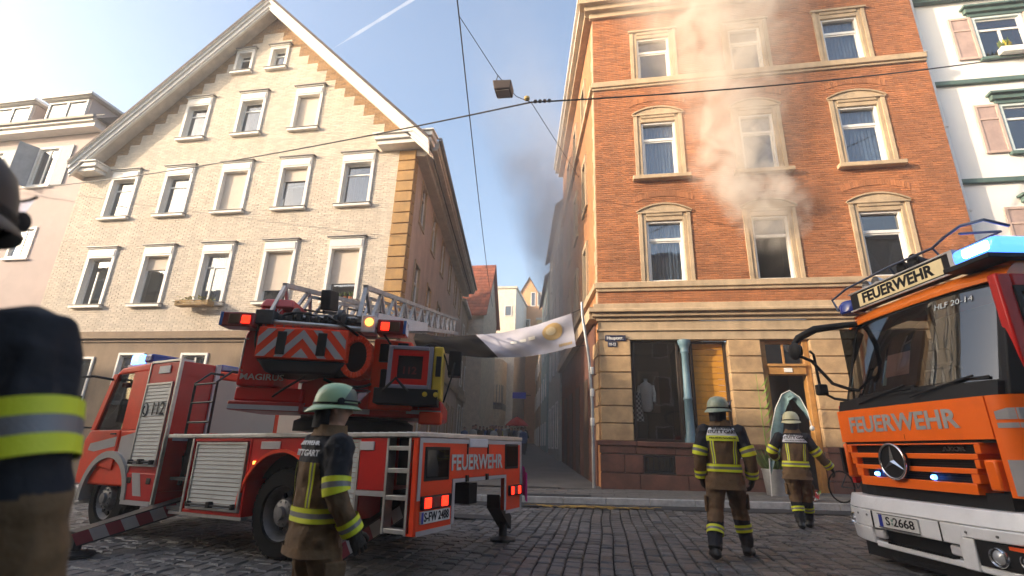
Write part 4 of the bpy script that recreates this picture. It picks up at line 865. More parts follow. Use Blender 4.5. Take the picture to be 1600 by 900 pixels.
d = MB(); d.grid(lambda u, v: bpos(.866+.03*(.02+.98*v)*cos(2*pi*u), .65+.13*(.02+.98*v)*sin(2*pi*u), .022), 24, 6); d.build('disc_highlight', mat('banner_gold', (.58, .46, .27), .8), bn)
d = MB()
for i in range(3):
    d.grid(lambda u, v, i=i: bpos(.62+i*.055+.04*u, .45+.02*i+.10*v, .012), 6, 2)
d.build('pale_print', mat('print_pale', (.75, .73, .66), .8), bn)
d = MB()
for i in range(8): d.grid(lambda u, v, i=i: bpos(.905+i*.010+.007*u, .10+.09*v, .012), 2, 2)
d.build('orange_print', org, bn)
MB().tube([bpos(1, 1), (-.62, 15.4, 5.5)], .012, 5).build('tie_rope', wire_m, bn); MB().tube([bpos(1, 0), (-.45, 15.35, 4.3)], .012, 5).build('tie_rope', wire_m, bn)
MB().tube([bpos(0, 1), (-6.9, 15.5, 5.0)], .012, 5).build('tie_rope', wire_m, bn); MB().tube([bpos(0, 0), (-6.9, 15.5, 4.3)], .012, 5).build('tie_rope', wire_m, bn)

# ---------------------------------------------------------------- planter with reeds and teal feather flag by the door
pl = thing('plant_tub', 'grey metal tub with tall green plants beside the doorway', 'plant tub', (4.35, 14.7, .26))
MB().lathe([(.26, 0), (.32, .6), (.335, .6), (.335, .64), (.3, .64), (.29, .56)], n=24).build('tub', mat('zinc', ()), pl, smooth=40)
m = MB(); ns_ = 0
for i in range(240):
    a = rs.uniform(0, 6.3); r = rs.uniform(0, .3); c = Vector((r*cos(a), r*sin(a), .58)); l = rs.uniform(.25, .75); d = Vector((cos(a)*rs.uniform(.2, .9), sin(a)*rs.uniform(.2, .9), 1)).normalized()*l; n = Vector((-sin(a), cos(a), 0))*rs.uniform(.012, .03)
    m.add([c, c+d*.5+n+Vector((0, 0, .03)), c+d*.95, c+d*.5-n+Vector((0, 0, .03))], [(0, 1, 2, 3)])
tag(m.build('foliage', leaf_m, pl), kind='stuff')
m = MB(); m.tube([(-.12, 0, .6), (-.16, 0, 1.6), (-.2, 0, 3.1)], [.016, .013, .006], 6)
for k in range(9): z = 1.0+k*.2; m.add([(-.14, 0, z), (-.3, .02, z+.25), (-.42, .03, z+.42), (-.27, .02, z+.2)], [(0, 1, 2, 3)]); m.add([(-.15, 0, z+.1), (0, -.02, z+.3), (.1, -.02, z+.45), (.01, -.02, z+.24)], [(0, 1, 2, 3)])
m.build('reed', mat('reed_green', (.22, .34, .05), .6), pl)
ff = thing('feather_flag', 'pale teal feather flag on a curved pole in front of the doorway', 'flag', (4.18, 14.3, .26))
pc = [(-.10, 0, 0), (-.06, 0, .9), (.06, 0, 1.55), (.24, 0, 2.15), (.44, 0, 2.52), (.64, 0, 2.62), (.86, 0, 2.45), (1.0, 0, 2.1), (1.05, 0, 1.72)]
MB().tube(pc, .011, 6).build('pole', white_paint, ff, smooth=60)
def fl(u, v):
    k = u*(len(pc)-2.001)+0.6; i = int(k); t = k-i; a = Vector(pc[i]); b = Vector(pc[i+1]); p = a+(b-a)*t; tg = (b-a).normalized()
    wdt = (.27*(1-u)**.6+.04)*min(1, (u+.02)*6); nn = Vector((-tg.z, 0, tg.x))
    return p-nn*0+Vector((tg.z, 0, -tg.x))*(wdt*v)*1.0+Vector((0, .05*sin(u*14+v*3)*v, 0))
MB().grid(fl, 40, 6).build('flag_cloth', mat('teal_cloth', (.15, .25, .26), .8, var=.25, vs=4), ff, smooth=60)
MB().lathe([(0, -.06), (.05, -.04), (.06, .02), (.03, .07), (0, .08)], (1.05, 0, 1.66), n=10).build('counterweight', white_paint, ff, smooth=60)
fw2 = thing('flower_bunch', 'small bunch of red and white flowers on the pavement by the kerb', 'flowers', (4.55, 13.3, .28))
m = MB()
for i in range(110):
    c = Vector((rs.uniform(-.24, .24), rs.uniform(-.1, .1), rs.uniform(0, .22))); a = rs.uniform(0, 6.3); s_ = rs.uniform(.03, .06); e1 = Vector((cos(a), sin(a), rs.uniform(-.5, .5)))*s_; e2 = Vector((-sin(a)*.6, cos(a)*.3, .8))*s_
    m.add([c-e1, c+e2, c+e1, c-e2], [(0, 1, 2, 3)], rs.choice((0, 0, 1, 2)))
tag(m.build('blossoms', [mat('flower_red', (.6, .03, .03), .7), mat('flower_white', (.7, .7, .66), .7), leaf_m], fw2), kind='stuff')
bk = thing('parked_bicycle', 'dark bicycle parked beside the front corner of the right fire engine', 'bicycle', (5.55, 12.9, .3), .35)
for xw in (-.5, .5):
    MB().tube([(xw+.32*cos(a), 0, .33+.32*sin(a)) for a in np.linspace(0, 2*pi, 25)[:-1]], .018, 6, closed=True).build('wheel', mat('tyre', ()), bk)
m = MB(); m.tube([(-.5, 0, .33), (-.1, 0, .3), (-.2, 0, .8), (-.5, 0, .33)], .016, 6); m.tube([(-.1, 0, .3), (.36, 0, .78), (-.18, 0, .74)], .016, 6); m.tube([(.5, 0, .33), (.36, 0, .78), (.33, 0, .95)], .016, 6); m.build('frame', iron_m, bk)
MB().tube([(.25, -.28, .98), (.33, -.1, .96), (.33, .1, .96), (.25, .28, .98)], .014, 6).build('handlebar', grey_metal, bk); MB().box(-.34, -.08, -.06, .06, .84, .89).build('saddle', iron_m, bk, bevel=.02)
# vapour trail high in the sky
vt = thing('vapour_trail', 'thin white aircraft vapour trail high in the blue sky', 'vapour trail', (0, 0, 0))
def skyp(px, py, D): d = rt*((px-800)/773.1)+up*((450-py)/773.1)+fw; return Vector((0, 0, CAM_H))+d.normalized()*D
A_, B_ = skyp(520, 76, 5600), skyp(700, -35, 5200)
vm = bpy.data.materials.new('vapour'); vm.use_nodes = True; nt = vm.node_tree; N = nt.nodes; N.remove(N['Principled BSDF'])
vol = N.new('ShaderNodeVolumePrincipled'); vol.inputs['Color'].default_value = (1, 1, 1, 1); vol.inputs['Density'].default_value = .011; vol.inputs['Anisotropy'].default_value = .3
nt.links.new(vol.outputs[0], N['Material Output'].inputs['Volume'])
m = MB(); pts = [A_+(B_-A_)*t for t in np.linspace(0, 1, 14)]; m.tube(pts, [2+16*min(1, i/3)*(.85+.15*sin(i*2.3)) for i in range(14)], 8); tag(m.build('vapour', vm, vt), kind='stuff')
# ---------------------------------------------------------------- ladder truck (left)
red_p = mat('fire_red', (.58, .009, .006), .36, var=.08, vs=2, spec=.35, coat=.12, grime=(.16, .02, .015), gs=1.5, gamt=.3)
flu_p = mat('fluorescent_red', (.92, .065, .014), .42, var=.08, vs=2, spec=.3, coat=.06, grime=(.3, .04, .02), gs=1.5, gamt=.25)
alu = mat('aluminium', (.52, .52, .52), .42, .85, var=.15, vs=6)
alu_sh = mat('shutter_aluminium', (.50, .53, .54), .5, .0, var=.08, vs=3, grime=(.25, .24, .23), gs=2, gamt=.3)
refl = mat('reflective_silver', (.44, .43, .45), .4, .15, var=.08)
refl_w = mat('reflective_white', (.62, .62, .66), .35, var=.06)
blackp = mat('black_plastic', (.010, .010, .011), .6, spec=.3, var=.2, vs=8, bump=.15, bs=120)
rubber = mat('tyre', ()) if 'tyre' in MATS else mat('tyre', (.015, .015, .015), .85)
dark_glass = glass('vehicle_glass', (.22, .24, .26), 1.5)
steel = mat('wheel_steel', (.24, .24, .25), .45, .5, var=.25, grime=(.05, .045, .04), gs=5, gamt=.6)
tail_on = mat('tail_lamp_lit', (.5, .02, .01), .3, emit=(1, .018, .006), es=1.4)
tail_off = mat('tail_lamp_red', (.25, .012, .01), .2, coat=.5)
amber_on = mat('amber_lamp_lit', (.7, .3, .05), .3, emit=(1, .32, .04), es=2.2)
blue_on = mat('blue_lamp_lit', (.05, .15, .8), .2, emit=(.06, .22, 1), es=4)
blue_core = mat('blue_lamp_core', (.6, .75, 1), .2, emit=(.45, .70, 1), es=7)
blue_off = mat('blue_lamp_dark', (.015, .04, .30), .15, coat=.6)
inter = mat('cab_interior', (.05, .045, .04), .8)
yel = mat('safety_yellow', (.62, .42, .03), .5, var=.15)
txt_dark = mat('letter_dark', (.012, .012, .015), .7, spec=.2)
txt_sil = mat('letter_silver', (.55, .53, .52), .4)

TO = Vector((-1.867, 5.084, gz_(-1.867))); TPH = 2.852
tf = Vector((cos(TPH), sin(TPH), SX*cos(TPH))).normalized(); tl = Vector((-sin(TPH), cos(TPH), SX*-sin(TPH)))
tl = (tl-tf*tl.dot(tf)).normalized(); tu = tf.cross(tl)
def place(o, org, f, l, u):
    M_ = Matrix(((f.x, l.x, u.x, org.x), (f.y, l.y, u.y, org.y), (f.z, l.z, u.z, org.z), (0, 0, 0, 1))); o.matrix_world = M_; return M_
DL = thing('ladder_truck', 'red turntable ladder fire truck with its ladder swung out toward the lane', 'fire truck')
DLM = place(DL, TO, tf, tl, tu)
WD = -2.45
def rwheel(par, x, y0, r=.49, w=.29, side=1, z=None, dual=False):
    z = z or r
    ty = MB().lathe([(r*.60, .06), (r*.62, .0), (r*.66, .0), (r*.93, .015), (r, .06), (r, w-.06), (r*.93, w-.015), (r*.66, w), (r*.62, w), (r*.60, w-.06), (r*.60, .06)], (x, y0-w if side > 0 else y0, z), 'y', 40, cap=False)
    for k in range(40):      # tread blocks
        a = 2*pi*k/40
        for yy in (.05, .17):
            c = Vector((x+(r+.004)*cos(a), (y0-w if side > 0 else y0)+yy, z+(r+.004)*sin(a))); t = Vector((-sin(a), 0, cos(a)))*.026; n = Vector((cos(a), 0, sin(a)))*.012; e = Vector((0, .075, 0))
            ty.hexa([c-t-n, c+t-n, c+t-n+e, c-t-n+e], [c-t+n, c+t+n, c+t+n+e, c-t+n+e])
    wh = ty.build('wheel', rubber, par, smooth=35)
    yo = y0 if side > 0 else y0; s = side; d = -.13 if dual else -.03
    rim = MB(); prof = [(r*.63, 0), (r*.6, -.02), (r*.52, -.05+d), (r*.36, -.03+d), (r*.30, .03+d*.5), (r*.16, .05+d*.5), (r*.14, .08+d*.4), (0, .085+d*.4)]
    rim.lathe([(p, s*h-(.02*s)) for p, h in prof], (x, yo, z), 'y', 32, cap=False); rim.build('rim', steel, wh, smooth=40)
    hh = MB(); hr_ = r*.44; 
    for k in range(10):
        a = 2*pi*(k+.5)/10; q_ = [(x+hr_*cos(a)+.034*cos(t)*cos(a)-.024*sin(t)*sin(a), z+hr_*sin(a)+.034*cos(t)*sin(a)+.024*sin(t)*cos(a)) for t in np.linspace(0, 2*pi, 11)[:-1]]
        ym = yo+s*(-.035+d-.02); hh.prism(q_, xz, ym, ym+s*.016)
    tag(hh.build('rim_holes', blackp, wh), kind='stuff')
    nb = MB()
    for k in range(10): a = 2*pi*k/10; nb.lathe([(.016, 0), (.016, .03*s), (.008, .04*s)], (x+r*.25*cos(a), yo+s*(.0+d*.6), z+r*.25*sin(a)), 'y', 8)
    nb.build('wheel_nuts', steel, wh)
    return wh
fr_x, rr_x = 5.69, 1.97
rwheel(DL, fr_x, -.06); rwheel(DL, rr_x, -.06, dual=True); rwheel(DL, fr_x, WD+.06, side=-1); rwheel(DL, rr_x, WD+.06, side=-1, dual=True)
m = MB(); m.box(.3, 6.2, -1.75, -1.55, .55, .8); m.box(.3, 6.2, -.9, -.7, .55, .8); m.lathe([(.09, 0), (.09, 2.1)], (fr_x, -2.28, .49), 'y', 12); m.lathe([(.11, 0), (.11, 2.1)], (rr_x, -2.28, .49), 'y', 12); m.lathe([(.2, -.25), (.27, 0), (.2, .25)], (rr_x, -1.2, .49), 'y', 16)
m.box(2.7, 4.2, -2.2, -.3, .46, .8); m.build('chassis', blackp, DL)
# deck
m = MB(); m.box(-.02, 4.3, WD-.02, .02, 1.335, 1.385); m.build('deck', alu, DL, bevel=.008)
m = MB()
for k in range(34): m.box(.02+k*.125, .03+k*.125, WD+.05, -.02, 1.385, 1.391)
m.build('deck_ribs', alu, DL)
m = MB(); m.box(.1, 4.2, -2.2, -.2, .85, 1.33); m.build('body_core', blackp, DL)
# left side
m = MB(); m.frame(.02, .09, .40, 1.33, .02, -.3, -.0); m.box(-.012, .02, -.4, .0, .40, 1.33); m.build('corner_post', flu_p, DL)
m = MB(); m.box(.36, .39, -.12, .004, .40, 1.33); m.box(.07, .10, -.10, .006, .40, 1.33)
for z in (.41, .72, .98, 1.2): m.box(.10, .36, -.10, .0, z, z+.045)
m.build('rear_ladder', alu, DL, bevel=.004)
MB().box(.39, .76, -.4, .0, .80, 1.33).build('side_panel', red_p, DL, bevel=.008)
m = MB(); m.box(.39, .76, -.06, .004, .745, .797); m.build('reflective_strip', refl, DL)
m = MB(); m.box(.56, .76, -.02, .012, 1.2, 1.29); m.box(2.02, 2.36, -.02, .012, 1.2, 1.29); m.build('marker_plate', refl_w, DL, bevel=.006)
def shutter(par, x0, x1, z0, z1, y, hand=True):
    n = int((z1-z0)/.05); s = MB()
    for i in range(n): a = z0+i*(z1-z0)/n; b = a+(z1-z0)/n; s.hexa([(x0, y-.02, a), (x1, y-.02, a), (x1, y+.009, a+.004), (x0, y+.009, a+.004)], [(x0, y-.02, b-.002), (x1, y-.02, b-.002), (x1, y+.002, b-.002), (x0, y+.002, b-.002)])
    sh = s.build('roller_shutter', alu_sh, par)
    f = MB(); f.frame(x0-.03, x1+.03, z0-.03, z1+.03, .028, y-.03, y+.016); f.build('shutter_frame', alu, sh)
    if hand:
        h = MB(); h.tube([(x0+.02, y+.045, z0+.03), (x1-.02, y+.045, z0+.03)], .013, 8); h.box(x0+.02, x0+.06, y, y+.06, z0, z0+.06); h.box(x1-.06, x1-.02, y, y+.06, z0, z0+.06); h.box((x0+x1)/2-.03, (x0+x1)/2+.03, y, y+.07, z0, z0+.07); h.build('shutter_bar', blackp, sh, bevel=.005)
    return sh
shutter(DL, .80, 1.25, .55, 1.28, -.02, False); MB().box(.76, 1.30, -.4, -.05, .5, 1.33).build('side_panel', red_p, DL)
# wheel arch panel
def arch_panel(x0, x1, z0, z1, cx, cz, r, ya, yb, matl, name, par):
    n = 20; pts = [(cx+r*cos(a), cz+r*sin(a)) for a in np.linspace(pi, 0, n)]
    pts = [(x, max(z, z0)) for x, z in pts if x0 <= x <= x1]
    poly_l = []
    mm = MB()
    for i in range(len(pts)-1):
        (xa, za), (xb, zb) = pts[i], pts[i+1]
        mm.hexa([(xa, ya, za), (xb, ya, zb), (xb, yb, zb), (xa, yb, za)], [(xa, ya, z1), (xb, ya, z1), (xb, yb, z1), (xa, yb, z1)])
    if pts[0][0] > x0+.005: mm.box(x0, pts[0][0], ya, yb, z0, z1)
    if pts[-1][0] < x1-.005: mm.box(pts[-1][0], x1, ya, yb, z0, z1)
    return mm.build(name, matl, par)
arch_panel(1.30, 2.55, .5, 1.33, rr_x, .52, .64, -.30, .0, red_p, 'wheel_arch_panel', DL)
m = MB(); n = 22
pp_ = [(rr_x+.645*cos(a), .52+.645*sin(a)) for a in np.linspace(0, pi, n)]
for i in range(n-1):
    (xa, za), (xb, zb) = pp_[i], pp_[i+1]
    m.hexa([(xa, -.3, za), (xb, -.3, zb), (xb, .02, zb), (xa, .02, za)], [(xa*1.0+(xa-rr_x)*.06, -.3, za+(za-.52)*.06), (xb+(xb-rr_x)*.06, -.3, zb+(zb-.52)*.06), (xb+(xb-rr_x)*.06, .02, zb+(zb-.52)*.06), (xa+(xa-rr_x)*.06, .02, za+(za-.52)*.06)])
m.build('arch_lip', flu_p, DL)
m = MB(); m.frame(2.53, 3.72, .42, 1.33, .04, -.3, .008); m.box(2.57, 3.68, -.3, -.04, .46, 1.29); m.build('side_locker', red_p, DL, bevel=.006)
shutter(DL, 2.62, 3.58, .50, 1.25, .01)
m = MB(); m.box(2.5, 3.95, -.06, .02, .385, .42); m.box(3.69, 3.73, -.3, .016, .42, 1.33); m.build('silver_edge', alu, DL)
MB().box(1.40, 1.44, .0, .02, 1.02, 1.06).build('side_marker', amber_on, DL, bevel=.006); MB().box(2.40, 2.45, .0, .02, 1.02, 1.06).build('side_marker', amber_on, DL, bevel=.006)
# step well and black grab ladder
m = MB(); m.box(3.76, 4.30, -.6, -.5, .45, 1.33); m.box(3.76, 4.3, -.5, .0, .43, .47); m.box(3.76, 4.3, -.5, -.12, .78, .82); m.box(3.76, 4.3, -.5, -.25, 1.1, 1.14); m.build('step_well', mat('dark_tread', (.06, .06, .065), .6, .3, bump=.4, bs=80), DL)
m = MB()
for x in (3.62, 4.12): m.tube([(x, -.10, 1.37), (x, -.10, 2.1), (x, -.3, 2.27), (x, -.5, 2.27)], .018, 8)
for z in (1.55, 1.82, 2.08): m.tube([(3.62, -.10, z), (4.12, -.10, z)], .015, 8)
m.build('grab_ladder', iron_m, DL, smooth=40)
# tall locker behind the cab
LK = MB(); LK.box(4.40, 5.14, -.55, -.0, .62, 2.44); LK = LK.build('tall_locker', red_p, DL, bevel=.02)
m = MB(); m.box(4.385, 4.42, -.03, .014, .46, 2.46); m.box(5.13, 5.16, -.1, .012, .5, 2.44); m.box(4.42, 5.13, -.2, .012, 2.44, 2.47); m.build('silver_edge', alu, DL)
m = MB(); m.box(4.36, 4.398, -.60, -.53, .9, 2.45); m.build('white_edge', refl_w, DL)
shutter(DL, 4.50, 5.10, .98, 2.10, .012)
m = MB(); m.box(4.62, 4.90, .005, .016, 2.27, 2.38); m.box(4.385, 4.399, -.50, -.10, 1.30, 1.40); m.build('marker_plate', refl_w, DL)
m = MB(); m.box(4.43, 5.14, -.35, .012, .5, .86); m.build('lower_locker', red_p, DL, bevel=.01)
m = MB(); m.prism([(4.66, .56), (4.86, .56), (5.0, .86), (4.8, .86)], xz, .013, .017); m.box(4.43, 5.14, -.1, .016, .44, .5); m.build('reflective_strip', refl, DL)
for x in (4.56, 5.04): MB().box(x-.05, x+.05, .006, .02, .72, .80).build('latch', blackp, DL, bevel=.006)
def onside(x, y, z, off=.03): return (x, off, z)
lettering('112', .19, txt_dark, (4.70, .028, 1.74), (-1, 0, 0), (0, 0, 1), DL, width=.29, bold=.012)
m = MB(); c = (5.02, 1.74); m.prism([(c[0]+.072*cos(a), c[1]+.105*sin(a)) for a in np.linspace(0, 2*pi, 25)[:-1]], xz, .026, .029); m.build('phone_ring', txt_dark, DL)
m = MB(); m.prism([(c[0]+.06*cos(a), c[1]+.092*sin(a)) for a in np.linspace(0, 2*pi, 25)[:-1]], xz, .0295, .031); m.build('phone_ground', alu_sh, DL)
m = MB(); m.tube([(5.03, .033, 1.79), (5.055, .033, 1.75), (5.045, .033, 1.70), (5.0, .033, 1.68)], [.013, .008, .008, .013], 8); m.build('phone_symbol', txt_dark, DL)
MB().box(4.40, 5.14, -.53, -.02, .46, .62).build('locker_base', red_p, DL); MB().tube([(4.37, -.3, 1.1), (4.35, -.32, .9), (4.36, -.3, .7)], .03, 8).build('grab_handle', blackp, DL, smooth=50)
# cab
cabp = [(5.16, .66), (6.62, .66), (6.64, 1.30), (6.52, 1.46), (6.22, 2.34), (6.08, 2.44), (5.16, 2.48)]
cs = MB()
cs.prism(cabp[:3]+[(6.52, 1.46), (5.16, 1.46)], xz, -.02, WD+.02)
cs.prism([(5.16, 2.34), (6.22, 2.34), (6.08, 2.44), (5.16, 2.48)], xz, -.05, WD+.05)
cab = cs.build('cab', flu_p, DL, bevel=.03)
m = MB()
for y0, y1 in ((-.09, -.02), (WD+.02, WD+.09)):
    m.hexa([(6.40, y0, 1.46), (6.52, y0, 1.46), (6.52, y1, 1.46), (6.40, y1, 1.46)], [(6.10, y0, 2.34), (6.22, y0, 2.34), (6.22, y1, 2.34), (6.10, y1, 2.34)]); m.box(5.16, 5.62, y0, y1, 1.46, 2.34)
m.build('pillar', flu_p, DL); MB().box(5.165, 5.2, WD+.1, -.56, .7, 2.33).build('cab_rear_wall', mat('beige_panel', (.52, .47, .41), .5, var=.06, vs=1), DL)
m = MB(); m.add([(6.50, -.09, 1.47), (6.50, WD+.09, 1.47), (6.20, WD+.09, 2.34), (6.20, -.09, 2.34)], [(0, 1, 2, 3)]); m.build('windscreen', dark_glass, DL)
for y in (-.045, WD+.045):
    MB().add([(5.63, y, 1.47), (6.40, y, 1.47), (6.10, y, 2.33), (5.63, y, 2.33)], [(0, 1, 2, 3)]).build('door_window', dark_glass, DL)
m = MB(); m.box(5.2, 5.3, -2.3, -.12, 1.0, 2.3); m.box(5.3, 5.8, -.95, -.3, 1.3, 1.42); m.box(5.3, 5.42, -.95, -.3, 1.42, 2.0); m.build('seat', inter, DL)
dr_ = MB(); dr_.prism([(5.60, .88), (5.60, 1.455), (6.42, 1.455), (6.46, 1.2), (6.28, 1.2), (6.22, .95)], xz, -.018, .004); dr_ = dr_.build('door', flu_p, DL, bevel=.01)
MB().tube([(5.66, .02, 1.4), (5.78, .03, 1.4)], .012, 6).build('handle', blackp, dr_)
m = MB(); m.prism([(5.64, 1.22), (5.64, 1.36), (6.35, 1.26), (6.38, 1.16), (6.2, 1.14)], xz, .006, .009); m.prism([(5.2, .95), (5.2, 1.42), (5.56, 1.36), (5.56, 1.0)], xz, -.018, -.012); m.build('silver_flash', refl, DL)
m = MB(); n = 18; q_ = [(fr_x+.56*cos(a), .50+.56*sin(a)) for a in np.linspace(-.1, pi, n)]
for i in range(n-1):
    (xa, za), (xb, zb) = q_[i], q_[i+1]; k = 1.17
    m.hexa([(xa, -.35, za), (xb, -.35, zb), (xb, .03, zb), (xa, .03, za)], [(fr_x+(xa-fr_x)*k, -.35, .5+(za-.5)*k), (fr_x+(xb-fr_x)*k, -.35, .5+(zb-.5)*k), (fr_x+(xb-fr_x)*k, .03, .5+(zb-.5)*k), (fr_x+(xa-fr_x)*k, .03, .5+(za-.5)*k)])
m.build('fender', mat('fender_grey', (.38, .38, .38), .45), DL)
m = MB(); m.box(6.3, 6.7, WD+.05, -.03, .38, .64); m.build('front_bumper', white_paint, DL, bevel=.03); MB().box(6.68, 6.72, -.45, -.12, .45, .6).build('headlight', refl_w, DL, bevel=.02)
m = MB(); m.tube([(6.2, -.02, 2.25), (6.28, .22, 2.28), (6.5, .36, 2.26), (6.75, .4, 2.25)], .02, 8); m.tube([(6.45, .0, 1.5), (6.5, .2, 1.5), (6.52, .3, 1.55)], .015, 8); m.box(6.42, 6.52, .25, .45, 1.6, 1.98); m.build('mirror', blackp, DL, bevel=.01)
MB().box(6.62, 6.82, .36, .44, 2.2, 2.28).build('mirror_marker', mat('orange_lens', (.8, .1, .02), .3), DL, bevel=.01)
bb = MB().box(5.75, 6.0, -.62, -.1, 2.5, 2.66).build('beacon', blue_on, DL, bevel=.03); MB().box(5.78, 5.97, -.5, -.22, 2.53, 2.67).build('beacon_core', blue_core, bb, bevel=.02)
MB().box(5.4, 5.62, -.55, -.1, 2.5, 2.64).build('beacon', blue_off, DL, bevel=.03); m = MB(); m.box(5.25, 6.1, -.9, -.12, 2.46, 2.5); m.build('beacon_tray', refl_w, DL, bevel=.01)
MB().box(5.3, 5.8, -2.2, -1.2, 2.5, 2.62).build('beacon', blue_off, DL, bevel=.03)
# rear panel
yz = lambda a, b, d: (d, a, b)
m = MB(); m.prism([(-.02, .40), (-.02, 1.33), (-2.43, 1.33), (-2.43, .42), (-1.96, .46), (-1.96, .90), (-.66, .90), (-.66, .40)], yz, -.02, .06); m.build('rear_panel', flu_p, DL, bevel=.01)
m = MB()
for a0, a1, b0, b1 in ((-2.43, -2.38, .42, 1.33), (-.07, -.02, .72, 1.33), (-1.04, -.07, 1.28, 1.33), (-2.38, -1.36, 1.28, 1.33), (-.66, -.04, .395, .44), (-2.43, -1.96, .42, .46), (-.71, -.66, .44, .90), (-1.96, -1.91, .46, .90), (-1.91, -.71, .86, .90)): m.box(-.026, -.02, a0, a1, b0, b1)
m.build('reflective_edge', refl, DL)
for a0, a1, b0, b1 in ((-.58, -.12, .90, 1.24), (-2.32, -1.92, .97, 1.29)):
    w_ = MB(); w_.frame(a0, a1, b0, b1, .02, -.03, -.02); o = MB(); o.box(-.028, -.0205, a0, a1, b0, b1); o = o.build('rear_window', blackp, DL, bevel=.004)
    MB().box(-.034, -.03, a0+.03, a1-.03, b0+.03, b1-.03).build('pane', dark_glass, o)
lettering('FEUERWEHR', .17, txt_sil, (-.028, -1.22, 1.065), (0, -1, 0), (0, 0, 1), DL, width=1.22, bold=.035)
MB().box(-.04, -.02, -1.42, -.98, 1.24, 1.34).build('marker_plate', refl_w, DL, bevel=.008)
for y in (-.96, -1.45): MB().box(-.03, -.02, y-.012, y+.012, 1.16, 1.28).build('hinge', blackp, DL)
for y in (-.95, -1.42): MB().box(-.045, -.026, y-.025, y+.025, .86, .93).build('catch', blackp, DL)
for y0 in (-.08, -2.02):
    t_ = MB(); t_.box(-.06, -.02, y0-.52 if y0 > -1 else y0-.38, y0, .63, .76); t_ = t_.build('tail_lamp', blackp, DL, bevel=.01)
    w_ = .44 if y0 > -1 else .3; k0 = y0-.03
    MB().box(-.066, -.055, k0-w_*.26, k0, .645, .745).build('brake_lens', tail_on, t_, bevel=.01); MB().box(-.064, -.055, k0-w_*.62, k0-w_*.30, .645, .745).build('reverse_lens', tail_off, t_, bevel=.01); MB().box(-.066, -.055, k0-w_*.95, k0-w_*.68, .645, .745).build('brake_lens', tail_on, t_, bevel=.01)
lp_ = MB().box(-.045, -.02, -.60, -.08, .50, .615).build('number_plate', mat('plate_white', (.7, .7, .68), .4), DL, bevel=.004)
lettering('S-FW 2488', .085, txt_dark, (-.048, -.35, .558), (0, -1, 0), (0, 0, 1), lp_, width=.44, bold=.02); MB().box(-.048, -.0455, -.12, -.085, .505, .61).build('euro_band', mat('euro_blue', (.02, .04, .35), .4), lp_)
# outriggers with striped boards
st_w = mat('stripe_white', (.36, .34, .33), .6); st_r = mat('stripe_red', (.22, .02, .03), .6)
def outrigger(x, y1, z0=.10, z1=.30):
    o = MB().hexa([(x-.1, -.7, z1+.15), (x+.1, -.7, z1+.15), (x+.1, y1, z0), (x-.1, y1, z0)][::1], [(x-.1, -.7, z1+.35), (x+.1, -.7, z1+.35), (x+.1, y1, z0+.17), (x-.1, y1, z0+.17)]).build('outrigger', iron_m, DL)
    L_ = y1+.7; n = int(L_/.16); s = MB()
    for sx in (-.104, .101):
        for i in range(n):
            a0, a1 = -.68+i*.16, -.68+(i+1)*.16; f0, f1 = (a0+.7)/L_, (a1+.7)/L_; zl = lambda f, k: (z1+.15)*(1-f)+z0*f+.02+k*.13
            s.hexa([(x+sx, a0, zl(f0, 0)), (x+sx+.003, a0, zl(f0, 0)), (x+sx+.003, a1, zl(f1, 0)), (x+sx, a1, zl(f1, 0))], [(x+sx, a0+.08, zl(f0, 1)), (x+sx+.003, a0+.08, zl(f0, 1)), (x+sx+.003, a1+.08, zl(f1, 1)), (x+sx, a1+.08, zl(f1, 1))], i % 2)
    s.build('warning_stripes', [st_w, st_r], o)
    f = MB(); f.lathe([(.05, .05), (.05, z0+.1)], (x, y1-.08, 0), n=12); f.lathe([(.2, 0), (.2, .03), (.1, .06)], (x, y1-.08, .005), n=20); f.build('foot', iron_m, o)
outrigger(4.15, .95); outrigger(.75, .42); outrigger(.3, -2.9) if False else None
o = MB().hexa([(.2, -2.2, .45), (.4, -2.2, .45), (.4, -2.56, .15), (.2, -2.56, .15)][::-1], [(.2, -2.2, .62), (.4, -2.2, .62), (.4, -2.56, .32), (.2, -2.56, .32)][::-1]).build('outrigger', iron_m, DL)
MB().lathe([(.18, 0), (.18, .03), (.06, .06), (.05, .3)], (.3, -2.5, .0), n=16).build('foot', iron_m, o)
mg = MB(); mg.grid(lambda u, v: (-.02-.08*u, -2.47-.03*sin(u*6), .62+.38*v-.1*u), 6, 6); mg.build('pink_tarpaulin', mat('pink_cloth', (.45, .02, .22), .8), DL)

# turret and ladder (given in world directions, parented to the truck)
TB = Vector((sin(-.2583), cos(-.2583), 0)); TA = Vector((TB.y, -TB.x, 0))
TQ = TO+tf*1.75+tl*-1.22; TQ = Vector((TQ.x, TQ.y, 0))-TB*1.0
TU = part_empty('turret', DL); LDR = part_empty('ladder', DL)
tm = Matrix(((TA.x, TB.x, 0, TQ.x), (TA.y, TB.y, 0, TQ.y), (0, 0, 1, 0), (0, 0, 0, 1)))
TU.matrix_parent_inverse = DLM.inverted() @ tm
az_ = lambda a, b, d: (a, d, b)       # a right, b(depth)=d, z
MB().lathe([(.80, 1.33), (.80, 1.46), (.72, 1.5), (.72, 1.6)], (-.25, 1.0, 0), n=40).build('turntable_ring', blackp, TU, smooth=40)
m = MB(); m.prism([(-.78, 1.52), (1.0, 1.52), (1.0, 1.72), (.62, 1.95), (-.5, 2.0), (-.78, 1.9)], az_, .12, 1.5); m.build('turret_base', red_p, TU, bevel=.03)
m = MB(); m.box(-.74, .1, .105, .118, 1.545, 1.605); m.box(.55, .98, .105, .118, 1.57, 1.62); m.build('reflective_strip', refl, TU)
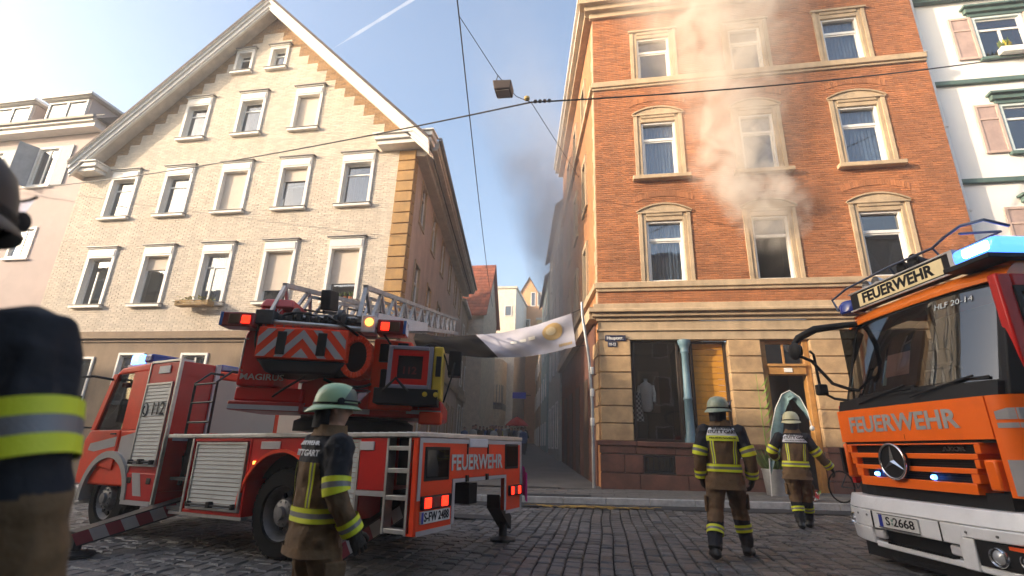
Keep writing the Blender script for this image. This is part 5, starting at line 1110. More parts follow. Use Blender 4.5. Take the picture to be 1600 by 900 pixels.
m = MB(); m.prism([(-1.52, 1.82), (-1.08, 1.82), (-1.08, 2.62), (-1.12, 2.82), (-1.40, 2.82), (-1.46, 2.6), (-1.52, 2.45)], az_, 0, .95); m.build('side_tower', red_p, TU, bevel=.03)
m = MB(); m.hexa([(-1.42, -.01, 2.82), (-.98, -.01, 2.82), (-.98, .9, 2.82), (-1.42, .9, 2.82)], [(-1.38, .05, 2.95), (-1.02, .05, 2.95), (-1.02, .8, 2.95), (-1.38, .8, 2.95)]); m.build('tower_hood', mat('faded_red', (.55, .06, .06), .4), TU, bevel=.03)
lettering('DLK', .10, txt_sil, (-1.22, -.016, 2.74), (1, 0, 0), (0, 0, 1), TU, width=.22, bold=.02)
m = MB(); m.box(-1.52, -.72, .03, 1.0, 1.65, 1.815); m.build('side_tower_foot', red_p, TU, bevel=.02)
m = MB(); m.box(-1.56, -.70, -.02, 1.05, 1.535, 1.645); m.build('side_flange', mat('deep_red', (.36, .012, .012), .4), TU, bevel=.015); MB().box(-1.55, -.72, -.027, -.021, 1.545, 1.60).build('reflective_strip', refl, TU)
lettering('MAGIRUS', .075, txt_sil, (-1.22, -.004, 1.93), (1, 0, 0), (0, 0, 1), TU, width=.52, bold=.02)
lb = MB().box(-1.34, -1.06, -.012, -.001, 2.22, 2.5).build('warning_label', blackp, TU, bevel=.003); lettering('112', .07, yel, (-1.2, -.014, 2.36), (1, 0, 0), (0, 0, 1), TU, width=.14, bold=.02)
dd = MB()
for k in range(26): a_, z_ = -1.33+.26*((k*37) % 23)/23, 2.24+.24*((k*17) % 19)/19; dd.box(a_, a_+.012, -.0135, -.0125, z_, z_+.012)
dd.build('label_dots', refl_w, TU)
# chevron board
cv = MB(); cv.prism([(-1.27, 2.14), (-.20, 2.14), (-.20, 2.52), (-1.27, 2.52)], az_, -.22, .3); cv = cv.build('chevron_board', flu_p, TU, bevel=.012)
s = MB(); cxm = -.735; W2, zb, zt = .52, 2.16, 2.50
for k in range(-3, 5):
    for sg_ in (-1, 1):
        a0 = k*.21
        poly = [(a0, zb), (a0+.10, zb), (a0+.10-(zt-zb)*.9, zt), (a0-(zt-zb)*.9, zt)]
        poly = clip(poly, -1, 0, 0) if True else poly; poly = clip(poly, 1, 0, W2) if poly else poly
        if len(poly) >= 3 and area2(poly) > 1e-4: s.prism([(cxm+sg_*q[0], q[1]) for q in poly], az_, -.226, -.221)
s.build('chevron_stripes', refl, TU)
for a_ in (-.98, -.50): MB().box(a_-.055, a_+.055, -.236, -.221, 2.19, 2.47).build('black_slot', blackp, TU, bevel=.006)
m = MB(); m.prism([(-1.25, 2.13), (-.2, 2.13), (-.32, 1.97), (-1.12, 1.97)], az_, -.20, .5); m.build('rubber_skirt', blackp, TU, bevel=.03)
m = MB(); m.box(-1.27, -.16, -.16, .3, 2.525, 2.565); m.build('orange_top', flu_p, TU, bevel=.01)
# ladder head machinery
m = MB(); m.box(-1.3, .02, -.1, .5, 2.57, 2.66); m.box(-1.36, -1.14, -.2, .1, 2.56, 2.74); m.lathe([(.09, -1.1), (.09, -.2)], (0, .05, 2.68), 'x', 14); m.lathe([(.12, -.95), (.12, -.9)], (0, -.02, 2.7), 'x', 14); m.lathe([(.13, -.4), (.13, -.33)], (0, -.02, 2.7), 'x', 14)
for k in range(9): m.box(-1.1+k*.11, -1.04+k*.11, -.16, -.08, 2.60+.02*(k % 3), 2.70+.015*(k % 4))
m.build('ladder_drive', mat('drive_grey', (.06, .062, .066), .45, .4, var=.3, vs=8), TU, bevel=.01)
m = MB(); m.tube([(-1.15, -.13, 2.60), (-.75, -.16, 2.58), (-.35, -.15, 2.57), (.0, -.12, 2.56)], .035, 8); m.build('hydraulic_pipe', alu, TU, smooth=50)
for a0, a1, lit in ((-1.72, -1.34, 1), (.14, .48, 1)):
    b_ = MB().box(a0, a1, -.25, .0, 2.5, 2.68).build('signal_box', mat('signal_red', (.22, .012, .012), .3, coat=.4), TU, bevel=.015)
    inner = a1-.09 if a0 < -1 else a0+.10
    MB().box(inner-.05, inner+.05, -.262, -.251, 2.54, 2.64).build('lit_lens', tail_on, TU, bevel=.01); mid = a0+.16 if a0 < -1 else a1-.12
    MB().box(mid-.07, mid+.06, -.258, -.251, 2.53, 2.65).build('dark_lens', mat('lens_brown', (.07, .025, .01), .2, coat=.6), TU, bevel=.008)
    e = a0 if a0 < -1 else a1; MB().box(e-.018, e+.018, -.255, -.0, 2.505, 2.675).build('blue_end_lens', mat('lens_blue', (.02, .1, .35), .2, coat=.5), TU, bevel=.005)
ab = MB().box(-.05, .12, -.27, -.05, 2.5, 2.72).build('amber_lamp_box', refl_w, TU, bevel=.012); MB().lathe([(.0, -.02), (.045, -.015), (.05, 0)], (.045, -.272, 2.63), 'y', 14).build('amber_lens', amber_on, TU, smooth=60)
for (p0, p1, p2, p3, r_) in (((-1.1, -.12, 2.66), (-.9, -.22, 2.78), (-.6, -.2, 2.72), (-.4, .1, 2.6), .014), ((-.5, -.12, 2.7), (-.3, -.24, 2.62), (-.12, -.2, 2.5), (.0, -.05, 2.4), .016), ((.02, -.1, 2.62), (.2, -.22, 2.58), (.3, -.18, 2.42), (.36, -.05, 2.3), .013), ((-1.3, -.1, 2.62), (-1.36, -.2, 2.4), (-1.3, -.1, 2.2), (-1.3, .05, 2.1), .012), ((.1, -.03, 1.9), (.0, -.2, 1.8), (-.3, -.12, 1.86), (-.5, .1, 1.95), .018), ((.62, -.05, 2.3), (.9, -.3, 2.55), (1.0, -.2, 2.3), (1.05, -.05, 2.1), .011), ((-.7, -.05, 1.95), (-.85, -.2, 1.8), (-1.0, -.1, 1.72), (-1.1, .1, 1.7), .014)):
    P4 = [Vector(p) for p in (p0, p1, p2, p3)]
    MB().tube([((1-t)**3)*P4[0]+3*t*(1-t)**2*P4[1]+3*t*t*(1-t)*P4[2]+t**3*P4[3] for t in np.linspace(0, 1, 12)], r_, 7).build('hydraulic_hose', blackp, TU, smooth=60)
for a_, z_ in [(-1.22+.11*i, 2.545) for i in range(10)]+[(-.70+.2*i, 1.64) for i in range(8)]: MB().lathe([(.011, -.012), (.011, 0)], (a_, -.165 if z_ > 2 else .112, z_), 'y', 6).build('bolt', steel, TU)
for a0, z0, z1 in ((-1.47, 2.0, 2.4), (.585, 1.9, 2.25)): MB().tube([(a0, .0, z0), (a0, -.07, z0+.02), (a0, -.07, z1-.02), (a0, .0, z1)], .012, 6).build('grab_rail', alu, TU, smooth=50)
# oval cable reel and right tower
ov = MB(); n = 30
R1 = [(-.10+.20*cos(t), 2.22+.27*sin(t)) for t in np.linspace(0, 2*pi, n+1)[:-1]]; R2 = [(-.10+.135*cos(t), 2.22+.195*sin(t)) for t in np.linspace(0, 2*pi, n+1)[:-1]]
for i in range(n):
    j = (i+1) % n; ov.hexa([(R2[i][0], -.15, R2[i][1]), (R2[j][0], -.15, R2[j][1]), (R2[j][0], .3, R2[j][1]), (R2[i][0], .3, R2[i][1])], [(R1[i][0], -.15, R1[i][1]), (R1[j][0], -.15, R1[j][1]), (R1[j][0], .3, R1[j][1]), (R1[i][0], .3, R1[i][1])])
ov.build('oval_guard', flu_p, TU, bevel=.01); m = MB(); m.prism(R2, az_, -.05, .25); m.build('oval_core', blackp, TU)
m = MB(); m.prism([(.08, 1.6), (.62, 1.6), (.62, 2.3), (.56, 2.46), (.08, 2.49)], az_, .0, .9); m.build('right_tower', flu_p, TU, bevel=.03)
for a0, a1, z0, z1 in ((.16, .30, 2.18, 2.42), (.20, .42, 1.75, 2.1), (.38, .52, 2.36, 2.44)): MB().box(a0, a1, -.012, .02, z0, z1).build('tower_recess', blackp, TU, bevel=.02)
# operator stand
m = MB(); m.frame(.32, .86, 1.84, 2.36, .05, -.26, -.16); os_ = m.build('control_stand', mat('stand_edge', (.24, .22, .27), .5), TU, bevel=.01)
m = MB(); m.frame(.37, .81, 1.89, 2.31, .07, -.25, -.17); m.build('red_inner_frame', red_p, TU); m = MB(); m.box(.44, .74, -.22, -.17, 1.96, 2.24); m.build('display_back', blackp, TU)
lettering('112', .09, mat('faint_red', (.14, .008, .008), .5), (.58, -.224, 2.06), (1, 0, 0), (0, 0, 1), TU, width=.16, bold=.03)
m = MB(); m.box(.865, .98, -.24, .35, 1.74, 2.37); m.build('yellow_side', yel, TU, bevel=.015); MB().box(.90, .965, -.25, -.235, 2.0, 2.25).build('yellow_side_window', blackp, TU, bevel=.006)
m = MB(); m.box(.2, .95, -.3, .2, 1.66, 1.84); m.tube([(.3, -.3, 1.8), (.45, -.36, 1.95), (.6, -.33, 1.8)], .02, 6); m.tube([(1.02, -.2, 1.7), (1.1, -.25, 2.0), (1.12, -.1, 2.2)], .012, 6); m.box(1.04, 1.2, -.05, .2, 2.05, 2.36); m.build('control_desk', blackp, TU, bevel=.02)
for a_ in (.8, .93): MB().lathe([(0, 0), (.03, .005), (.03, .03), (0, .035)], (a_, -.32, 1.78), 'y', 10).build('knob', yel, TU)
m = MB(); m.box(.72, 1.0, .0, .25, 1.45, 1.60); m.build('red_lamp_block', flu_p, TU, bevel=.02)
# ladder
EL = .20; ld = Vector((0, cos(EL), sin(EL))); lu = Vector((0, -sin(EL), cos(EL)))
LDR.matrix_parent_inverse = DLM.inverted() @ tm @ Matrix.Translation((-.67, 0, 0)) @ Matrix.Rotation(-.10, 4, 'Z') @ Matrix.Translation((.67, 0, 0))
def LP(a, s, h): return Vector((a, -.05, 2.70))+ld*s+lu*h
lad_m = mat('ladder_aluminium', (.50, .50, .51), .45, .35, var=.2, vs=5, grime=(.1, .1, .1), gs=3, gamt=.3)
def truss(a, L0, L1, h, r, lean, step):
    m = MB(); m.bar(LP(a+lean, L0+.22, h), LP(a+lean, L1, h), r*1.7, r*1.7); m.build('top_rail', lad_m, LDR)
    m = MB(); m.bar(LP(a, L0, 0), LP(a, L1, 0), r*1.9, r*2.4); m.build('bottom_rail', lad_m, LDR)
    m = MB(); s = L0; up_ = True; m.bar(LP(a, L0-.05, .02), LP(a+lean, L0+.25, h), r*1.3)
    while s+step < L1:
        m.bar(LP(a+lean, s+.25, h), LP(a, s+step*.62, .0), r*1.1); m.bar(LP(a, s+step*.62, 0), LP(a+lean, s+step+.25, h), r*1.1); s += step
    m.build('lattice', lad_m, LDR)
truss(-1.24, .0, 9.2, .43, .036, .03, .72); truss(-.10, .0, 9.2, .43, .036, -.03, .72)
truss(-1.12, .55, 9.5, .33, .024, .02, .5); truss(-.22, .55, 9.5, .33, .024, -.02, .5)

rp_ = MB().tube([LP(-1.24, 0, 0), LP(-.10, 0, 0)], .02, 8).mesh('rung', lad_m)
for k in range(28):
    o = bpy.data.objects.new('rung', rp_); C.objects.link(o); o.parent = LDR; o.location = ld*(k*.3)
m = MB(); m.tube([LP(-1.0, .4, .12), LP(-1.0, 7.9, .12)], .014, 6); m.tube([LP(-.4, .4, .15), LP(-.4, 7.9, .15)], .014, 6); m.tube([LP(-.7, .3, .1), LP(-.7, 7.5, .1)], .02, 6); m.build('hoist_cable', iron_m, LDR)
m = MB()
for k in range(7): s_ = 1.2+k*.5; m.lathe([(.05, -.02), (.07, -.01), (.07, .01), (.05, .02)], tuple(LP(-.2, s_, .1)), 'x', 10); pass
m.build('pulley', iron_m, LDR)
m = MB(); wp = [LP(.05, .1, -.14), LP(.05, 3.4, -.06), LP(.05, 3.4, .09), LP(.05, .1, .09)]; m.add([p for p in wp]+[p+Vector((.05, 0, 0)) for p in wp], [(0, 1, 2, 3), (7, 6, 5, 4), (0, 4, 5, 1), (1, 5, 6, 2), (2, 6, 7, 3), (3, 7, 4, 0)]); sp = m.build('side_shield', refl_w, LDR)
m = MB(); m.hexa([LP(-1.05, 1.0, .16), LP(-.9, 1.0, .16), LP(-.9, 1.35, .16), LP(-1.05, 1.35, .16)], [LP(-1.05, 1.0, .46), LP(-.9, 1.0, .46), LP(-.9, 1.35, .46), LP(-1.05, 1.35, .46)]); m.build('floodlight', blackp, LDR, bevel=.02)

# ---------------------------------------------------------------- fire engine (right), front towards the camera
org_p = mat('fluorescent_orange', (1.0, .165, .008), .38, var=.05, vs=2, spec=.35, coat=.12, grime=(.35, .06, .02), gs=1.5, gamt=.2)
HO = Vector((3.303, 6.425, gz_(3.6)-.02)); HPH = 3.348
hf = Vector((cos(HPH), sin(HPH), SX*cos(HPH))).normalized(); hl = Vector((-sin(HPH), cos(HPH), SX*-sin(HPH))); hl = (hl-hf*hl.dot(hf)).normalized(); hu = hf.cross(hl)
HL = thing('fire_engine', 'orange red fire engine with white bumper and roof sign facing the viewer at the right', 'fire engine')
HLM = place(HL, HO, hf, hl, hu)
ZO = HO.z      # measured heights below are absolute; Zl() makes them local
Zl = lambda z: z-ZO
FY0, FY1 = -1.14, 1.22     # far and near cab sides
# front panel between scuttle and grille; slight curve towards the corners
def fx(y, z=0): return -.05*(abs(y-.04)/1.1)**3-.02
def curved(mb, y0, y1, z0, z1, off=0, thick=.05, n=12, mi=0, lean=0.):
    ys_ = [y0+(y1-y0)*i/n for i in range(n+1)]
    return mb.strip([[(fx(a)+off-thick, a, z0), (fx(a)+off, a, z0), (fx(a)+off+lean, a, z1), (fx(a)+off-thick+lean, a, z1)] for a in ys_], mi)
curved(MB(), FY0, 1.0, Zl(1.43), Zl(1.82), thick=.3).build('front_panel', org_p, HL)
curved(MB(), FY0+.02, 1.0, Zl(1.40), Zl(1.427), thick=.3, off=-.03).build('panel_gap', blackp, HL)
lettering('FEUERWEHR', .185, mat('letter_grey', (.36, .36, .36), .45), (0, 0, 0), (1, 0, 0), (0, 0, 1), HL, width=1.6, bold=.04, fn=lambda x, y, z: (fx(-.10+x)+.004+z, -.10+x, Zl(1.625)+y))
# grille: orange surround with three black slots
g = MB(); gy0, gy1 = -1.02, .86
tops = [1.385, 1.245, 1.115]; bots = [1.30, 1.165, 1.03]
edges = [(-.93, .80), (-.86, .77), (-.78, .70)]
zs = [1.40]+[v for p in zip(tops, bots) for v in p]+[.93]
for i in range(0, len(zs)-1, 2): curved(g, gy0+.03*i, gy1-.02*i, Zl(zs[i+1]), Zl(zs[i]), off=.02, thick=.25)
for k, (a, b) in enumerate(edges):
    i = 2*k
    curved(g, gy0+.03*i, a, Zl(bots[k]), Zl(tops[k]), off=.015, thick=.25, n=3); curved(g, b, gy1-.02*i, Zl(bots[k]), Zl(tops[k]), off=.015, thick=.25, n=3)
g.build('grille', org_p, HL, bevel=.008)
for k, (a, b) in enumerate(edges):
    gb = curved(MB(), a, b, Zl(bots[k]), Zl(tops[k]), off=-.06, thick=.05).build('grille_slot', blackp, HL)
    gm = MB()
    for j in range(3): curved(gm, a, b, Zl(bots[k]+.015+j*.025), Zl(bots[k]+.022+j*.025), off=-.045, thick=.01)
    gm.build('grille_mesh', iron_m, gb)
lettering('AXOR', .042, mat('badge_grey', (.12, .12, .12), .3, .5), (fx(.5)-.05, .52, Zl(1.342)), (0, 1, 0), (0, 0, 1), HL, width=.26, bold=.02, depth=.006)
for y in (-.55, .26):
    l_ = MB().lathe([(.026, -.02), (.026, .0), (.021, .014), (0, .018)], (fx(y)+.0, y, Zl(1.065)), 'x', 14).build('front_flasher', blue_on, HL, smooth=50)
    MB().lathe([(.012, .012), (.010, .022), (0, .025)], (fx(y)+.0, y, Zl(1.065)), 'x', 10).build('flasher_core', blue_core, l_)
chrome = mat('chrome', (.7, .7, .7), .12, 1.0, var=.03)
c_ = Vector((.05, -.17, Zl(1.21))); R_ = .185
e_ = MB().tube([c_+Vector((0, R_*cos(a), R_*sin(a))) for a in np.linspace(0, 2*pi, 41)[:-1]], .014, 8, closed=True).build('front_emblem', chrome, HL, smooth=60)
MB().lathe([(R_-.005, -.05), (R_-.005, -.01)], tuple(c_), 'x', 32).build('emblem_ground', blackp, e_)
m = MB()
for k in range(3):
    a = pi/2+2*pi*k/3; d = Vector((0, cos(a), sin(a))); n_ = Vector((0, -sin(a), cos(a)))*.028
    m.add([c_+n_*1, c_-n_*1, c_+d*R_, c_+Vector((.03, 0, 0)), c_+Vector((-.01, 0, 0))], [(0, 3, 2), (3, 1, 2), (1, 4, 2), (4, 0, 2)])
m.build('emblem_star', chrome, e_)
# black scuttle band, windscreen, wipers, A pillars
z1, z2, rk = Zl(1.82), Zl(2.97), .31
curved(MB(), FY0+.02, 1.12, z1+.003, z1+.13, off=-.02, thick=.3, lean=-.035).build('scuttle', blackp, HL)
def ws(u, v, off=0):     # windscreen surface
    y = FY0+.03+(2.26)*u; y = y*(1-.045*v)+.02*v
    return Vector((fx(y*1.0)-.045-rk*v*1.0-.10*(abs(u-.5)*2)**3+off, y, z1+.12+(z2-z1-.12)*v))
MB().grid(lambda u, v: ws(u, v), 24, 10).build('windscreen', glass('windscreen_glass', (.30, .31, .32), 2.2, .015), HL, smooth=60)
m = MB()
for u0, u1, v0, v1 in ((0, .035, 0, 1), (.965, 1, 0, 1), (.035, .965, .0, .03), (.035, .965, .96, 1)): m.grid(lambda u, v: ws(u0+(u1-u0)*u, v0+(v1-v0)*v, .006), 8, 6)
m.build('screen_seal', blackp, HL)
lettering('HLF 20-14', .062, mat('letter_white', (.62, .64, .66), .5), (0, 0, 0), (1, 0, 0), (0, 0, 1), HL, width=.42, bold=.0, fn=lambda x, y, z: tuple(ws((.66+x-(FY0+.03))/2.26, .87+y/1.0, .010+z)))
MB().grid(lambda u, v: ws(.36+.16*u, .22+.26*v, -.05), 3, 3).build('dash_notice', mat('pink_paper', (.75, .42, .36), .8), HL)
MB().grid(lambda u, v: ws(.335+.03*u, .13+.3*v, -.06), 2, 2).build('notice_edge', mat('pale_green_paper', (.45, .62, .55), .8), HL)
m = MB()
for ya, yb in ((-.7, .02), (.10, .75)):
    A = ws((ya-FY0)/2.14, -.05, .03); B = ws((yb-FY0)/2.14, .085, .03); m.tube([A, A*.5+B*.5+Vector((.02, 0, .0)), B], .012, 6); m.bar(ws((ya+.0-FY0)/2.14, .03, .02), ws((yb+.12-FY0)/2.14, .06, .02), .012, .03)
m.build('wiper', blackp, HL)
m = MB(); m.box(-.75, -.2, FY0+.1, 1.0, z1-.25, z1+.02); m.build('dashboard', inter, HL)
for y in (-.75, .62):
    s_ = MB(); s_.box(-1.35, -.85, y-.25, y+.25, z1-.25, z1-.1); s_.box(-1.42, -1.28, y-.25, y+.25, z1-.1, z1+.55); s_.box(-1.4, -1.3, y-.14, y+.14, z1+.57, z1+.8); s_.build('seat', inter, HL, bevel=.04)
MB().box(-1.7, -1.62, FY0+.05, FY1-.05, Zl(1.3), Zl(3.1)).build('cab_rear_lining', inter, HL)
# visor and roof
vz = MB(); n = 24; sec = []
for i in range(n+1):
    a = FY0+2.32*i/n
    q = lambda y, k: Vector((fx(y)-.045-rk-.08*(abs(y-.04)/1.15)**4+k, y, 0))
    sec.append([q(a, dx_)+Vector((0, 0, z2+dz_)) for dx_, dz_ in ((-.5, -.01), (.03, -.01), (.035, .03), (-.02, .09), (-.10, .15), (-.2, .185), (-.5, .19))])
vz.strip(sec)
vz.build('visor', mat('visor_orange', (.95, .21, .012), .3, coat=.5, var=.04), HL, smooth=35)
m = MB(); m.box(-2.6, -.55, FY0+.04, FY1-.04, z2+.12, z2+.18); m.build('roof', org_p, HL, bevel=.03)
# bumper
wb = mat('bumper_white', (.86, .87, .89), .3, var=.05, vs=2, coat=.2, grime=(.40, .39, .38), gs=2.5, gamt=.25)
B = MB()
def bump(y0, y1, z0, z1_, off, n=14, thick=.3, lean=0): 
    fb = lambda y: .10-.16*(max(0, abs(y-.04)-.55)/.68)**2.2; ys_ = [y0+(y1-y0)*i/n for i in range(n+1)]
    B.strip([[(fb(a)+off-thick, a, z0), (fb(a)+off, a, z0), (fb(a)+off+lean, a, z1_), (fb(a)+off-thick+lean, a, z1_)] for a in ys_])
bump(-1.22, 1.25, Zl(.66), Zl(.81), .0, lean=-.05); bump(-1.22, -.62, Zl(.47), Zl(.657), .0, 4); bump(.56, 1.25, Zl(.55), Zl(.657), .0, 6); bump(-.62, .56, Zl(.47), Zl(.657), -.01, 8)
bump(-1.2, -.66, Zl(.30), Zl(.468), -.02, 5, lean=.02); bump(-.66, .50, Zl(.27), Zl(.33), -.03, 8); bump(.50, .66, Zl(.27), Zl(.548), -.01, 2); bump(.66, 1.25, Zl(.27), Zl(.33), -.02, 6)
bp_ = B.build('bumper', wb, HL, bevel=.012)
B = MB(); bump(-.66, .5, Zl(.335), Zl(.468), -.14, 8, thick=.1); B.build('bumper_slot', blackp, HL)
m = MB()
for k in range(26): y = -.45+k*.033; m.box(.02, .085, y, y+.018, Zl(.33), Zl(.352))
m.build('step_tread', blackp, HL)
B = MB(); bump(-1.1, .95, Zl(.813), Zl(.95), -.17, 10, thick=.2); B.build('shadow_gap', blackp, HL)
m = MB(); m.box(-.9, .02, -.9, .8, Zl(.15), Zl(.30)); m.tube([(-.05, -.7, Zl(.2)), (.02, -.4, Zl(.17)), (.0, .2, Zl(.2))], .03, 6); m.build('underbody', blackp, HL)
for y in (-.60, .42): MB().box(-.0, .06, y-.075, y+.075, Zl(.36), Zl(.455)).build('fog_lamp', refl_w, HL, bevel=.02)
pl_ = MB().box(.095, .112, -.49, .07, Zl(.50), Zl(.635)).build('number_plate', mat('plate_white', ()), HL, bevel=.004)
MB().box(.1125, .1135, -.485, -.43, Zl(.505), Zl(.63)).build('euro_band', mat('euro_blue', ()), pl_)
lettering('S 2668', .088, txt_dark, (.1135, -.18, Zl(.567)), (0, 1, 0), (0, 0, 1), pl_, width=.40, bold=.015)
m = MB(); m.lathe([(.016, 0), (.016, .002)], (.1135, -.285, Zl(.585)), 'x', 10); m.lathe([(.014, 0), (.014, .002)], (.1135, -.285, Zl(.55)), 'x', 10); m.build('plate_seal', mat('seal_green', (.2, .35, .3), .5), pl_)
m = MB(); m.frame(0, 1, 0, 1, .02, 0, 1); f_ = MB(); f_.box(.112, .115, -.5, .08, Zl(.495), Zl(.502)); f_.box(.112, .115, -.5, .08, Zl(.634), Zl(.641)); f_.build('plate_frame', blackp, pl_)
for y in (-.615, .325):
    MB().box(.085, .1015, y-.003, y+.003, Zl(.475), Zl(.655)).build('bumper_seam', blackp, HL)
for y in (-.9, -.7, .62, .9): MB().lathe([(.012, 0), (.012, .01)], (.10-.16*(max(0, abs(y-.04)-.55)/.68)**2.2-.002, y, Zl(.60)), 'x', 8).build('bolt', steel, HL)
for z in (1.60,): MB().box(fx(-.1)-.0, fx(-.1)+.001, -.002, .002, Zl(1.44), Zl(1.5)).build('panel_seam', blackp, HL)
hg = mat('headlamp_glass', (.5, .52, .55), .08, .2, coat=1.)
def headlamp(sgn):
    y0 = .68 if sgn > 0 else -.93; y1 = 1.24 if sgn > 0 else -1.2
    fb = lambda y: .10-.16*(max(0, abs(y-.04)-.55)/.68)**2.2
    h = MB(); n = 8
    for i in range(n):
        a, b = y0+(y1-y0)*i/n, y0+(y1-y0)*(i+1)/n; zt = (Zl(.548)-.02*i/n) if sgn > 0 else Zl(.68); zb_ = Zl(.335) if sgn > 0 else Zl(.42)
        pts_b = [(fb(a)-.28, a, zb_), (fb(b)-.28, b, zb_), (fb(b)-.012, b, zb_), (fb(a)-.012, a, zb_)]; pts_t = [(p[0], p[1], zt) for p in pts_b]
        h.hexa(pts_b[::-1] if sgn > 0 else pts_b, pts_t[::-1] if sgn > 0 else pts_t)
    h = h.build('headlamp', blackp, HL)
    for yc, r in ((.86, .085), (1.07, .065)) if sgn > 0 else ((-1.06, .07),):
        zc = Zl(.43) if sgn > 0 else Zl(.52)
        MB().lathe([(r, -.06), (r, .0), (r*.9, .012), (r*.8, -.01), (r*.3, -.04), (0, -.045)], (fb(yc)-.0, yc, zc), 'x', 22).build('reflector', chrome, h, smooth=50)
        MB().lathe([(r*.7, .0), (r*.5, .018), (0, .026)], (fb(yc)-.01, yc, zc), 'x', 18).build('lens', hg, h, smooth=60)
    if sgn > 0: MB().box(fb(1.0)-.03, fb(1.0)+.0, .74, 1.1, Zl(.505), Zl(.535)).build('indicator', mat('orange_lens', ()) if 'orange_lens' in MATS else amber_on, h)
headlamp(1); headlamp(-1)
# near side: corner panel, door with window, far side
m = MB(); cpn = [(fx(1.0)-.0, 1.015), (-.06, 1.10), (-.14, 1.19), (-.30, 1.22), (-.30, 1.0), (-.2, 1.0)]
m.prism([(y, x) for x, y in cpn], lambda a, b, d: (b, a, d), Zl(.93), Zl(1.82)); m.build('corner_panel', org_p, HL, smooth=40)
m = MB(); m.box(-.1, -.0, .88, 1.0, Zl(.98), Zl(1.25)); m.build('corner_inset', org_p, HL, bevel=.02)
m = MB(); m.prism([(.0, 0)], xz, 0, 0) if False else m.box(-1.65, -.31, 1.16, 1.22, Zl(.93), Zl(1.95)); m.build('door', red_p, HL, bevel=.015)
m = MB(); m.box(-.48, -.33, 1.10, 1.2, Zl(1.95), Zl(2.99)); m.box(-1.65, -1.45, 1.10, 1.2, Zl(1.95), Zl(2.99)); m.box(-1.45, -.48, 1.10, 1.2, Zl(2.85), Zl(2.99)); m.build('door_frame', red_p, HL, bevel=.02)
MB().box(-1.45, -.48, 1.14, 1.15, Zl(1.95), Zl(2.85)).build('door_window', dark_glass, HL)
m = MB(); m.frame(-1.46, -.47, Zl(1.94), Zl(2.86), .05, 1.17, 1.215); m.build('window_seal', blackp, HL)
m = MB(); m.hexa([(-.34, 1.10, Zl(1.82)), (-.16, 1.06, Zl(1.82)), (-.15, 1.17, Zl(1.82)), (-.30, 1.21, Zl(1.82))], [(-.62, 1.04, Zl(2.97)), (-.49, 1.02, Zl(2.97)), (-.47, 1.11, Zl(2.97)), (-.57, 1.16, Zl(2.97))]); m.build('pillar', blackp, HL, bevel=.015)
m = MB(); pan = lambda x, z: (x, 1.224, Zl(z))
for zt, zb_, x0, x1 in ((1.70, 1.60, -.38, -1.6), (1.57, 1.52, -.36, -1.6)):
    m.add([pan(x0-.1, zt), pan(x1, zt), pan(x1, zb_), pan(x0, zb_)], [(0, 1, 2, 3)])
m.add([pan(-.33, 1.25), pan(-1.64, 1.25), pan(-1.64, .95), pan(-.33, .95)], [(0, 1, 2, 3)]); m.build('silver_stripe', refl, HL)
m = MB(); a_ = [(fx(1.0)+.0, 1.03, 0)]
def cpt(k, z): p = [(-.045, 1.075), (-.10, 1.15), (-.16, 1.198), (-.305, 1.226)][k]; return (p[0]+.004, p[1]+.004, Zl(z))
for k in range(3): m.add([cpt(k, 1.25), cpt(k+1, 1.25), cpt(k+1, .95), cpt(k, .95)], [(0, 1, 2, 3)]); m.add([cpt(k, 1.70-.03*(k < 1)), cpt(k+1, 1.70), cpt(k+1, 1.60), cpt(k, 1.60)], [(0, 1, 2, 3)]); m.add([cpt(k, 1.57), cpt(k+1, 1.57), cpt(k+1, 1.525), cpt(k, 1.525)], [(0, 1, 2, 3)])
m.build('silver_stripe', refl, HL)
MB().box(-1.65, -.14, FY0-.03, FY0+.03, Zl(.93), Zl(1.9)).build('door', red_p, HL); MB().box(-1.6, -.35, FY0-.01, FY0+.01, Zl(1.9), Zl(2.97)).build('door_window', dark_glass, HL)
m = MB(); m.box(-.5, -.08, FY0-.02, FY0+.05, Zl(1.0), Zl(1.42)); m.build('corner_scoop', org_p, HL, bevel=.03); m = MB(); m.box(-.3, -.04, FY0-.03, FY0+.01, Zl(1.05), Zl(1.36)); m.build('scoop_slot', blackp, HL)
m = MB(); m.box(-7.2, -1.75, FY0-.05, FY1, Zl(.75), Zl(3.15)); m.build('rear_body', red_p, HL, bevel=.03)
rwheel(HL, -1.05, 1.2, z=.5); rwheel(HL, -1.05, FY0+.02, side=-1, z=.5); rwheel(HL, -5.2, 1.2, z=.5); rwheel(HL, -5.2, FY0+.02, side=-1, z=.5)
m = MB(); m.box(-7, -.4, -.6, .6, .55, .85); m.build('chassis', blackp, HL)
# mirrors on the far side
m = MB(); m.tube([(-.5, FY0+.35, Zl(2.98)), (-.25, FY0+.12, Zl(2.99)), (.0, FY0-.02, Zl(2.97)), (.20, FY0-.12, Zl(2.86)), (.26, FY0-.16, Zl(2.78))], [.04, .045, .055, .05, .03], 8); m.tube([(-.25, FY0+.15, Zl(2.1)), (-.1, FY0, Zl(2.2)), (.1, FY0-.06, Zl(2.52)), (.22, FY0-.12, Zl(2.6))], .022, 8); m.tube([(-.25, FY0+.15, Zl(1.95)), (-.1, FY0-.02, Zl(2.0)), (.02, FY0-.1, Zl(2.1)), (.03, FY0-.1, Zl(2.62)), (.1, FY0-.06, Zl(2.66))], .018, 8); m.build('mirror_arm', blackp, HL, smooth=50)
mi_ = MB().lathe([(.02, -.045), (.11, -.03), (.13, .0), (.11, .03), (.03, .045)], (.25, FY0-.17, Zl(2.68)), 'x', 20).build('mirror', blackp, HL, smooth=50)
